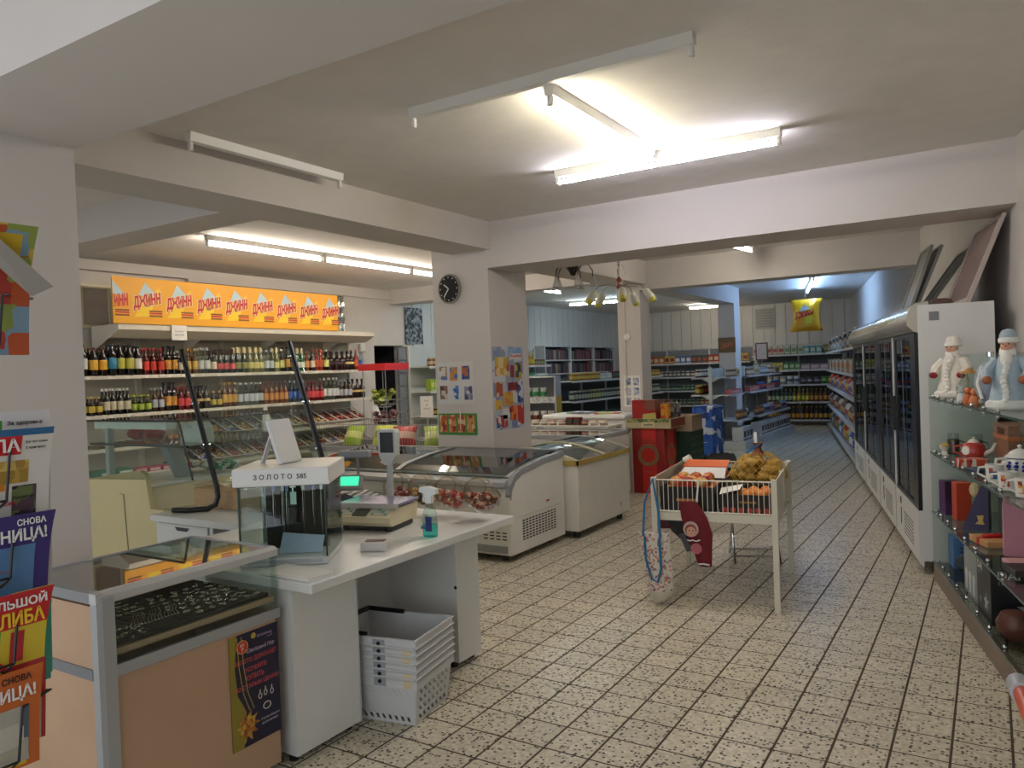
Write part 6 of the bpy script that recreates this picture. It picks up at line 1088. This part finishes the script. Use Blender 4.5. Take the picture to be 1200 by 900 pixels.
rows = [[('bag', .15, .1, .2, ('pale', '#b8b4a4'), '#7a8a6a', 4)], [('tin', .1, .1, .13, ('red', '#8a2a2a'), '#c8b8a0', 5), ('tin', .1, .1, .13, ('silver', '#9a9c9e'), '#4a5a6a', 4)], [('bag', .16, .1, .2, ('white', '#c4c4bc'), '#a83a34', 4), ('bag', .16, .1, .2, ('brown', '#6a5038'), '#c2a878', 4)], [('packet', .12, .1, .2, ('green', '#3f8a54'), '#d0d8d0', 6), ('packet', .12, .1, .18, ('white', '#c8c8c4'), '#3a7a4a', 4)], [('tin', .1, .1, .12, ('reddish', '#8a4a34'), '#7a9a6a', 8), ('bottle', .09, .09, .26, ('yellow oil', '#b08a2a'), '#d8b83a', 12)]]
for i, z in enumerate(FZ): stock('the %s board before the bookcase' % NTH[i if i < 4 else 5], 'goods before the bookcase', (-7.95, 11.55), (0, 1), 2.7, z + .001, rows[i], rz=PI / 2, seed=70 + i)
# free-standing aisle run in front of the bookcase
AZ = (.14, .52, .92, 1.30)
shelving('grey-backed aisle shelving in front of the bookcase', (-6.55, 12.6, 0), PI / 2, 4.6, AZ, .43, 1.36, 4, back=mat('#4c5052', .7))
rows = [[('tin', .1, .1, .12, ('dark', '#2c2e2e'), '#7a7a6a', 6)], [('jar', .1, .1, .15, ('dark', '#20241f'), '#5a6a58', 6), ('tin', .1, .1, .12, ('grey', '#5a5e5c'), '#8a8e88', 5)], [('jar', .11, .11, .19, ('black-lidded', '#242a26'), '#9aa292', 6), ('jar', .11, .11, .19, ('olive', '#3a3a20'), '#a8a878', 5)], [('jar', .09, .09, .14, ('amber', '#8a6424'), '#c8a84a', 12), ('jar', .1, .1, .12, ('clear', '#a8b4ae'), '#d0d4d0', 5), ('packet', .1, .1, .15, ('dark red', '#5a1c20'), '#4a7a5a', 10), ('packet', .2, .12, .16, ('coral', '#b8503a'), '#d8d0c8', 2)]]
for i, z in enumerate(AZ): stock('the %s board of the grey-backed aisle shelving' % (NTH[i] if i < 3 else 'top'), 'goods on the grey-backed aisle shelving', (-6.57, 12.65), (0, 1), 4.5, z + .001, rows[i], rz=PI / 2, seed=80 + i)
# snack stand
ss = thing('snack_stand', 'white snack stand with striped trays and a sunflower side sheet', 'display stand', (-6.3, 10.75, 0), .25)
STR = patch_mat(('#d8d8d4', '#a9adb0', '#c9cbc8'), 40, 3, name='striped_lip', stretch=(1, .2, 1))
for x in (-.3, .36): B(x - .015, x + .015, 0, .35, 0, 1.42).build('side_frame', mat('#aab0bc', .5), ss)
for z in (.3, .66, 1.04): MB().box(-.3, .36, 0, .35, z - .02, z).build('tray', METW, ss); B(-.3, .36, -.012, 0, z - .05, z + .05).build('striped_lip', STR, ss)
B(-.3, .36, .0, .35, 1.4, 1.42).build('top', METW, ss); B(-.3, .36, .33, .35, .1, 1.4).build('back_panel', mat('#8d9094', .6), ss); B(.376, .38, .0, .35, .25, 1.1).build('side_sheet', mat('#c2a434', .5), ss); MB().cyl((.38, .2, .62), (.383, .2, .62), .13, n=20).build('sunflower_centre', mat('#3a2c28', .6), ss)
for i, (z, c) in enumerate(((.301, (('white', '#cfccc4'), '#6a2a24')), (.661, (('white and red', '#cbc8c0'), '#7a3a28')), (1.041, (('green and white', '#b8c4b8'), '#3a9a5a')))):
    cs, sn = math.cos(.25), math.sin(.25); stock('the %s tray of the snack stand' % ('lower', 'middle', 'upper')[i], 'snack bags on the stand', (-6.3 - .28 * cs - .03 * sn, 10.75 - .28 * sn + .03 * cs), (cs, sn), .6, z, [('bag', .11, .1, .2, c[0], c[1], 5)], rz=.25, seed=90 + i)
# wire bin over an open freezer between clock column and the red-topped stand
of = thing('open_freezer', 'open island freezer with grey rim and wire guard behind the long freezer', 'freezer', (-6.9, 6.5, 0)); BB(0, 1.9, 0, .85, .05, .66, .01).build('cabinet', FW, of); B(.05, 1.85, .06, .79, .661, .665).build('well', mat('#3a3c3e', .6), of); m = MB(); m.box(-.02, 1.92, -.02, .05, .66, .72).box(-.02, 1.92, .8, .87, .66, .72).box(-.02, .05, .05, .8, .66, .72).box(1.85, 1.92, .05, .8, .66, .72); m.build('rim', mat('#8c8f90', .45), of); B(.1, 1.8, .1, .75, 0, .05).build('plinth', BLACK, of)
wg = MB()
for z in (.74, .98): wg.tube([(0.0, .0, z), (1.9, .0, z), (1.9, .85, z), (0, .85, z)], .005, 4, True)
for k in range(48): wg.cyl((.02 + k * .0395, 0, .72), (.02 + k * .0395, 0, .98), .0022, n=4, caps=False)
for k in range(48): wg.cyl((.02 + k * .0395, .85, .72), (.02 + k * .0395, .85, .98), .0022, n=4, caps=False)
tag(wg.build('wire_guard', STEEL, of), kind='stuff')
for k in range(4): o = link('bag', goods_mesh('bag', .3, .12, .26, ('#9cb83a', '#c9d05a', '#b03a34', '#a8c04a')[k], ('#d8dc8a', '#8aa03a', '#d8b8a8', '#d8dc9a')[k]), None, (-6.6 + k * .42, 6.8 + .1 * (k % 2), .724), .2 * k); o.rotation_euler = (-.5, 0, .2 * k); tag(o, ('lime green frozen bag by the wire guard end', 'yellow-green frozen bag in the open freezer', 'red frozen bag in the open freezer', 'pale lime frozen bag towards the clock column')[k], 'bag', 'frozen bags in the open freezer')
nb = thing('price_stand', 'white price notice on a thin stand behind the open freezer', 'sign', (-6.0, 7.6, 0)); MB().cyl((0, 0, .01), (0, 0, 1.0), .008, n=6).build('pole', METW, nb); MB().cyl((0, 0, 0), (0, 0, .012), .12, n=14).build('foot', METW, nb); B(-.1, .1, -.012, -.008, .98, 1.25).build('sheet', PAPER, nb)
for k, s_ in enumerate(('Вход', 'за', 'прилавок')): txt(s_, (.07, .03, .1)[k], .022, mat('#77777a'), nb, (0, -.0125, 1.19 - k * .05), FY, 0)
# ================================================================== column decoration
ck = thing('wall_clock', 'round dark wall clock in a beige surround on the poster column', 'clock', (-4.44, 6.06, 2.34))
MB().prism([(.13 * math.cos(a * PI / 14), .145 * math.sin(a * PI / 14)) for a in range(28)], 'y', -.03, 0).build('rim', mat('#8f8a7c', .4), ck); MB().prism([(.115 * math.cos(a * PI / 14), .13 * math.sin(a * PI / 14)) for a in range(28)], 'y', -.034, -.03).build('dial', mat('#17181a', .3), ck)
for a, L in ((.9, .07), (2.5, .1)): hh = MB(); hh.T = Matrix.Rotation(-a, 4, 'Y'); hh.box(-.005, .005, -.037, -.035, 0, L); hh.build('hand', PAPER, ck)
m = MB()
for k in range(12): m.box(.1 * math.sin(k * PI / 6) - .006, .1 * math.sin(k * PI / 6) + .006, -.0355, -.034, .112 * math.cos(k * PI / 6) - .006, .112 * math.cos(k * PI / 6) + .006)
m.build('hour_marks', mat('#c9c6bc', .5), ck); tag(ck.children[-1], kind='stuff')
ic = ('#d8d8d6', '#4a70b0', '#d6d4d0', '#c98a5a', '#dddcd8', '#6a4a3a', '#d9d6d0')
def poster(name, loc, rot_z, w_, h, base, label, items):
    t = thing(name, label, 'poster', loc, rot_z); B(0, w_, -.003, 0, 0, h).build('sheet', base, t)
    for i, (x0, x1, z0, z1, m_) in enumerate(items): B(x0 * w_, x1 * w_, -.0042, -.003, z0 * h, z1 * h).build('picture', m_, t)
    return t
p1_ = poster('price_poster', (-4.63, 6.06, 1.22), 0, .42, .41, mat('#d3d2ce', .5), 'pale poster of six ice cream pictures on the clock column', [(x, x + .22, z, z + .32, patch_mat(c, 22, q, name='ice_cream_print')) for q, (x, z, c) in enumerate(((.04, .58, ('#5a78a8', '#b08a5a', '#d8d4cc')), (.34, .56, ('#3a62a8', '#c98a4a', '#5a7ab8')), (.68, .58, ('#2f4a80', '#b5683a', '#3a5a98')), (.04, .12, ('#8a6a54', '#4a4038', '#c9c4bc')), (.36, .12, ('#3a6ab0', '#5a8ac8', '#d0d4d8')), (.74, .1, ('#4a4a6a', '#8a8aa0', '#c8c8d0'))))])
p2_ = poster('ice_cream_poster', (-4.645, 6.06, .92), 0, .46, .21, mat('#3f8a3a', .5), 'green poster with four orange cones on the clock column', [(.03 + k * .24, .22 + k * .24, .12, .92, patch_mat(('#b5522a', '#c98a4a', '#d9b88a', '#8a2a1c'), 22, k, name='cone_print')) for k in range(4)])
MB().tube([(.26, -.006, .28), (.27, -.01, .2), (.265, -.008, .05)], .005, 5).build('cord', METW, p2_)
p3_ = thing('frozen_food_poster', 'tall colourful frozen food poster on the aisle face of the clock column', 'poster', (-4.0, 6.06, .96)); B(0, .003, .02, .57, 0, .80).build('sheet', patch_mat(('#9aa2ac', '#b3bac2', '#8a94a4', '#c4c8cc', '#7a8ab0'), 9, 1, name='poster_ground'), p3_)
g = random.Random(12)
for k, (y0, y1, z0, z1, cs) in enumerate(((.30, .56, .70, .79, ('#7fa3c9', '#8fb0d0')), (.06, .3, .52, .7, ('#c9a03a', '#b8442a', '#d8c48a')), (.33, .40, .50, .62, ('#8a2a2c', '#a84a3a')), (.43, .54, .48, .64, ('#c2b03a', '#3a3a40')), (.28, .46, .37, .45, ('#7a2024', '#9a3034')), (.06, .18, .32, .46, ('#a8522a', '#c9b49a')), (.2, .36, .23, .36, ('#d0a83a', '#c9862e')), (.45, .55, .25, .46, ('#27387a', '#4a5a9a', '#d0d4e0')), (.04, .16, .2, .29, ('#c2862e', '#d8b04a')), (.30, .43, .08, .22, ('#b8302a', '#d8862e')), (.44, .56, .03, .22, ('#c23a34', '#e0d4cc')), (.05, .25, .02, .14, ('#a83a34', '#3a6a9a', '#d8d8d8')), (.16, .32, .1, .2, ('#d8d4d0', '#b84a44')))): B(.003, .0045, y0, y1, z0, z1).build('picture', patch_mat(cs if len(cs) > 2 else cs + (cs[0],), 16, k, name='poster_picture'), p3_)
B(.0045, .0055, .33, .55, .68, .735).build('name_plate', mat('#d8d4d0', .5), p3_); txt('foodgid', .2, .045, mat('#c22a34', .5), p3_, (.006, .44, .708), FX, .03)
pp = thing('paper_sheet', 'white sheet of small pictures on the slim column behind the chandeliers', 'poster', (-4.27, 9.75, .98)); B(0, .24, -.003, 0, 0, .42).build('sheet', PAPER, pp)
for k in range(6): B(.02 + (k % 2) * .12, .1 + (k % 2) * .12, -.004, -.003, .02 + (k // 2) * .135, .12 + (k // 2) * .135).build('picture', patch_mat(('#9aa4b8', '#b8a8a0', '#c8ccd0', '#5a78a8'), 30, k, name='small_print'), pp)
o = MB().cyl((0, 0, 0), (0, -.02, 0), .045, n=14).build('wall_socket', PAPER, None, loc=(-4.2, 9.75, 1.93)); tag(o, 'round white socket box on the slim column', 'socket'); MB().cyl((-.03, -.01, .62), (-.03, -.01, -.9), .007, n=6).build('cable', METW, o)
cp_ = thing('brown_sign', 'brown lettered sign on the far column', 'sign', (-4.31, 14.25, 1.72)); B(0, .32, -.012, 0, 0, .28).build('board', mat('#6a5028', .5), cp_); txt('Джинн', .24, .13, mat('#b8603a', .5), cp_, (.16, -.013, .14), FY, .03, slant=.2)
dp_ = thing('dark_picture', 'dark leafy picture hung high beside the liquor aisle', 'picture', (-8.38, 10.1, 2.05)); B(0, .02, 0, .45, 0, .62).build('picture', patch_mat(('#3a4048', '#6a747c', '#22262c', '#8a949c'), 24, 5, name='leaf_picture'), dp_)
vg = thing('air_vent', 'square slatted air vent high on the back wall', 'vent', (-4.9, 19.28, 2.33)); B(0, .48, -.02, 0, 0, .5).build('frame', mat('#a8a49a', .5), vg)
for k in range(7): B(.03, .45, -.03, -.02, .04 + k * .065, .085 + k * .065).build('slat', mat('#8d897e', .5), vg)
# ================================================================== hanging things
ch = thing('chrome_chandelier', 'chrome ceiling light with five white bell shades', 'chandelier', (-3.44, 6.72, 2.93)); MB().lathe([(.08, 0), (.08, -.3), (.06, -.42), (.02, -.5)], 14).build('canopy', mat('#2a2826', .3, .5), ch, True)
BELL = mat('#b5afa6', .4)
for k in range(5):
    a = k * 2 * PI / 5 + .4; c, s = math.cos(a), math.sin(a); MB().tube([(.04 * c, .04 * s, -.46), (.09 * c, .09 * s, -.40), (.15 * c, .15 * s, -.40), (.19 * c, .19 * s, -.46), (.19 * c, .19 * s, -.52)], .006, 6).build('arm', mat('#55514c', .3, .8), ch, True)
    b = MB(); b.lathe([(.015, -.52), (.02, -.54), (.038, -.6), (.042, -.615)], 14, (.19 * c, .19 * s, 0)); b.build('shade', BELL, ch, True)
ch2 = thing('tulip_chandelier', 'hanging chandelier with five frosted tulip shades on a chain', 'chandelier', (-3.72, 8.45, 2.93)); m = MB()
for k in range(7): m.tube([(.012 * math.cos(t * PI / 4) * (k % 2), .012 * math.cos(t * PI / 4) * (1 - k % 2), -.03 - k * .03 + .02 * math.sin(t * PI / 4)) for t in range(8)], .003, 4, True)
m.build('chain', BLACK, ch2); MB().tube([(0, 0, -.22), (.05, 0, -.2), (.08, 0, -.3), (.04, 0, -.42)], .005, 5).build('cable', METW, ch2); MB().lathe([(.015, -.24), (.022, -.26), (.014, -.34)], 12).build('stem', mat('#c9c4b8', .4), ch2, True); MB().lathe([(.014, -.34), (.03, -.37), (.018, -.42), (.035, -.46), (.01, -.5)], 12).build('wood_stem', mat('#8a3a1c', .4), ch2, True)
TUL = mat('#c9c9b8', .4)
for k in range(5):
    a = k * 2 * PI / 5 + .2; c, s = math.cos(a), math.sin(a); MB().tube([(.02 * c, .02 * s, -.46), (.12 * c, .12 * s, -.42), (.26 * c, .26 * s, -.45), (.3 * c, .3 * s, -.5)], .006, 6).build('arm', mat('#8f8a82', .3, .7), ch2, True)
    b = MB(); b.T = Matrix.Translation((.3 * c, .3 * s, -.5)) @ Matrix.Rotation(-.6, 4, Vector((-s, c, 0))); b.lathe([(.022, 0), (.045, -.03), (.05, -.13), (.045, -.15)], 12); b.build('shade', TUL, ch2, True); b2 = MB(); b2.T = b.T; b2.lathe([(.047, -.13), (.05, -.15), (.035, -.185)], 12); b2.build('yellow_rim', mat('#c2bb4a', .4), ch2, True)
bl = thing('chips_balloon', 'inflated yellow snack-bag balloon hanging from the ceiling', 'balloon', (-2.72, 14.15, 2.03)); YB = mat('#d9a514', .3, .2)
def pillow(m, w_, h, d, n=10, k=12):
    vs_ = []; fs = []
    for sgn in (-1, 1):
        for i in range(n + 1):
            for j in range(k + 1):
                u, v = i / n, j / k; e = (math.sin(PI * u) * math.sin(PI * v)) ** .5; px = (u - .5) * w_ * (1 - .22 * math.sin(PI * v) ** .8); vs_.append((px, sgn * d * e, (v) * h))
    N = (n + 1) * (k + 1)
    for q in (0, 1):
        for i in range(n):
            for j in range(k): a = q * N + i * (k + 1) + j; fs.append((a, a + k + 1, a + k + 2, a + 1))
    m.raw(vs_, fs); return m
pillow(MB(), .55, .56, .11).build('bag', YB, bl, True)
for q_, (nm, p, c) in enumerate((('print_field', [(-.14, .05), (.15, .08), (.13, .25), (-.12, .2)], '#b5831a'), ('print_green', [(.0, .1), (.12, .12), (.13, .26), (.02, .24)], '#a9a82a'), ('print_peak', [(-.1, .34), (.1, .38), (.0, .46)], '#a8c4d0'))): MB().prism(p, 'y', -.116 - .003 * q_, -.112).build(nm, mat(c, .4), bl)
txt('Джинн', .3, .14, mat('#a8203a', .4), bl, (0, -.126, .3), FY, .04, slant=.25); MB().cyl((0, 0, .55), (0, 0, .89), .003, n=4).build('string', METW, bl)
# ================================================================== magazine rack in the foreground
mr = thing('magazine_rack', 'black wire magazine rack standing in front of the broad column', 'rack', (-2.02, .72, 0)); WR = mat('#17171a', .4)
m = MB(); m.tube([(-.03, -.16, .0), (-.03, -.16, 2.0)], .006, 6); m.tube([(-.03, .20, .0), (-.03, .20, 1.52)], .004, 6); m.build('post', WR, mr); MB().tube([(-.2, -.16, .012), (.12, -.16, .012)], .012, 6).tube([(-.2, .2, .012), (.12, .2, .012)], .012, 6).tube([(-.03, -.16, .012), (-.03, .2, .012)], .01, 6).build('foot', WR, mr)
for z in (1.60, 1.24, 1.06, .86, .63):
    p = MB(); p.tube([(-.03, .20, z + .14), (.02, .27, z + .14), (.07, .18, z + .14), (.075, .165, z + .02), (.06, .15, z), (-.03, .15, z)], .0035, 5); p.tube([(-.03, -.16, z + .14), (.07, -.16, z + .14), (.075, -.16, z + .02), (.06, -.16, z), (-.03, -.16, z)], .0035, 5); p.tube([(.075, .165, z + .02), (.075, -.16, z + .02)], .003, 5); p.tube([(.075, .10, z + .17), (.078, .09, z + .02)], .003, 5); p.build('pocket', WR, mr)
def mag(y1, z0, z1, x, cover, label, W_=.23, lean=.03, curl=0.0, texts=(), bars=()):
    """a magazine: page block with a printed front looking to +x; y1 = right-hand edge"""
    t = thing('magazine', label, 'magazine', (x, y1, z0)); H = z1 - z0; n = 8; v = []
    def X(f): return -lean * (1 - f) + lean * f * 0 + curl * (f ** 3)
    for i in range(n + 1): f = i / n; v += [(X(f), -W_, H * f), (X(f), 0, H * f), (X(f) - .006, -W_, H * f), (X(f) - .006, 0, H * f)]
    fs = []
    for i in range(n):
        a = 4 * i; fs += [(a, a + 1, a + 5, a + 4), (a + 2, a + 6, a + 7, a + 3), (a + 1, a + 3, a + 7, a + 5), (a, a + 4, a + 6, a + 2)]
    fs += [(0, 2, 3, 1), (4 * n, 4 * n + 1, 4 * n + 3, 4 * n + 2)]; MB().raw(v, fs).build('pages', cover, t)
    def fx(f, d=.0015): return X(f) + d
    for (y0_, y1_, f0, f1, m_) in bars:
        k = 5; vv = []
        for i in range(k + 1): f = f0 + (f1 - f0) * i / k; vv += [(fx(f, .001), y0_, H * f), (fx(f, .001), y1_, H * f)]
        MB().raw(vv, [(2 * i, 2 * i + 1, 2 * i + 3, 2 * i + 2) for i in range(k)]).build('print', m_, t)
    for (s_, yc, f, w_, h, m_) in texts: txt(s_, w_, h, m_, t, (fx(f, .004 + curl * .1), yc, H * f), FX, .03)
    return t
TW_, TR, TB = mat('#e8e6e4', .5), mat('#c8202a', .5), mat('#1d1a20', .5)
mag(.965, 1.60, 1.90, -1.955, patch_mat(('#b5522a', '#c9b04a', '#8a9a4a', '#7a9ab0', '#a83a30'), 16, 2, name='cover_a'), 'colourful magazine with curled grey corner in the topmost pocket', .25, .02, .05, [], [(-.24, -.03, .72, .93, mat('#c9a822', .5)), (-.24, -.05, .78, .82, TB)])
o = MB().raw([(-1.90, .82, 1.91), (-1.90, .99, 1.76), (-1.91, .945, 1.735), (-1.915, .80, 1.87)], [(0, 1, 2, 3)]).build('loose_page', mat('#9a968f', .6), None); tag(o, 'curled grey page over the topmost magazine', 'page')
mag(1.012, 1.18, 1.465, -1.985, mat('#d9d7da', .5), 'white flyer with a green square behind the red-lettered magazine', .23, .02, 0, [('За здоровье', -.06, .9, .08, .012, TB), ('За красоту', -.06, .83, .08, .012, TB)], [(-.16, -.11, .78, .93, mat('#3f9a34', .5))])
mag(.995, 1.19, 1.425, -1.955, mat('#dcd8d2', .5), 'magazine with red lettered title and golden potatoes', .24, .03, .02, [('ЛА', -.105, .84, .06, .032, TW_), ('Для чего нужна', -.04, .86, .05, .007, TB), ('3 причины', -.04, .80, .045, .007, TB), ('Рецепты', -.06, .3, .05, .008, TB), ('на осень', -.1, .25, .05, .008, TR)], [(-.24, -.0, .93, 1.0, mat('#2f6a9a', .5)), (-.24, -.07, .74, .93, TR), (-.13, -.05, .45, .68, patch_mat(('#c2a04a', '#a8863a', '#d9bc6a'), 30, 1, name='potato_print')), (-.24, -.1, .38, .5, mat('#d98a2a', .5)), (-.085, -.03, .02, .42, patch_mat(('#3a2a3a', '#5a4450', '#241a26', '#6a7a4a'), 30, 3, name='berries_print'))])
mag(1.005, .98, 1.19, -1.985, mat('#c9c8cc', .6), 'folded newspaper beside the windmill magazine', .23, .02, 0, [('сканворд', -.05, .68, .07, .014, TB), ('КРОССВОРД', -.05, .84, .07, .012, TR)], [(-.09, -.02, .05, .6, mat('#b4b4b8', .6))])
mag(.985, 1.0, 1.225, -1.955, mat('#3d2f78', .5), 'violet-edged puzzle magazine with a windmill', .24, .03, .03, [('ПЯТНИЦА!', -.1, .77, .17, .036, TW_), ('СНОВА', -.055, .92, .065, .016, TW_)], [(-.24, -.035, .02, .66, mat('#5a86b8', .5)), (-.24, -.035, .02, .2, mat('#5f8a3a', .5)), (-.15, -.09, .12, .42, mat('#a8642a', .5)), (-.17, -.06, .42, .46, mat('#b8823a', .5)), (-.24, -.14, .55, .65, TR)])
mag(.99, .80, 1.03, -1.985, mat('#3f9a8a', .5), 'teal and yellow magazine behind the clown cover', .23, .01, 0, [], [(-.09, -.04, .2, .5, mat('#c9c03a', .5)), (-.09, -.03, .55, .9, mat('#b8c4c8', .5))]); mag(1.002, .81, 1.02, -2.0, mat('#4aa898', .5), 'turquoise magazine at the back of the clown pocket', .23, .01)
mag(.965, .80, 1.05, -1.95, patch_mat(('#c23a44', '#d9a23a', '#8a5ab0', '#6aa84a', '#d9c23a'), 7, 5, name='rainbow_cover', rough=.4), 'bright rainbow joke magazine with yellow title and clown', .24, .03, .04, [('АЛИБА', -.075, .74, .125, .034, mat('#e8c82a', .5)), ('БОЛЬШОЙ', -.09, .91, .15, .026, TW_)], [(-.24, -.0, .64, 1.0, TR), (-.15, -.11, .06, .46, mat('#4a2c30', .5)), (-.145, -.118, .46, .56, mat('#d9a48a', .5)), (-.08, -.05, .3, .6, mat('#c2303a', .5)), (-.1, -.03, .03, .1, TW_)])
mag(.975, .66, .86, -1.985, mat('#cfc8c4', .5), 'white flyer with berries behind the orange magazine', .23, .02, 0, [], [(-.07, -.045, .1, .6, mat('#2f2633', .5)), (-.01, .0, .0, 1.0, mat('#b8302a', .5))])
mag(.945, .62, .865, -1.955, mat('#c9682a', .5), 'orange-edged puzzle magazine with white title', .24, .02, .02, [('ПЯТНИЦА!', -.1, .76, .17, .036, TW_), ('СНОВА', -.06, .92, .065, .016, TB)], [(-.24, -.025, .06, .62, patch_mat(('#8aa0a8', '#b4b0a4', '#5a6a7a', '#c8c4b8', '#3a4450'), 18, 6, name='street_print')), (-.24, -.12, .54, .62, TR), (-.13, -.03, .03, .22, mat('#d9c42a', .5))])
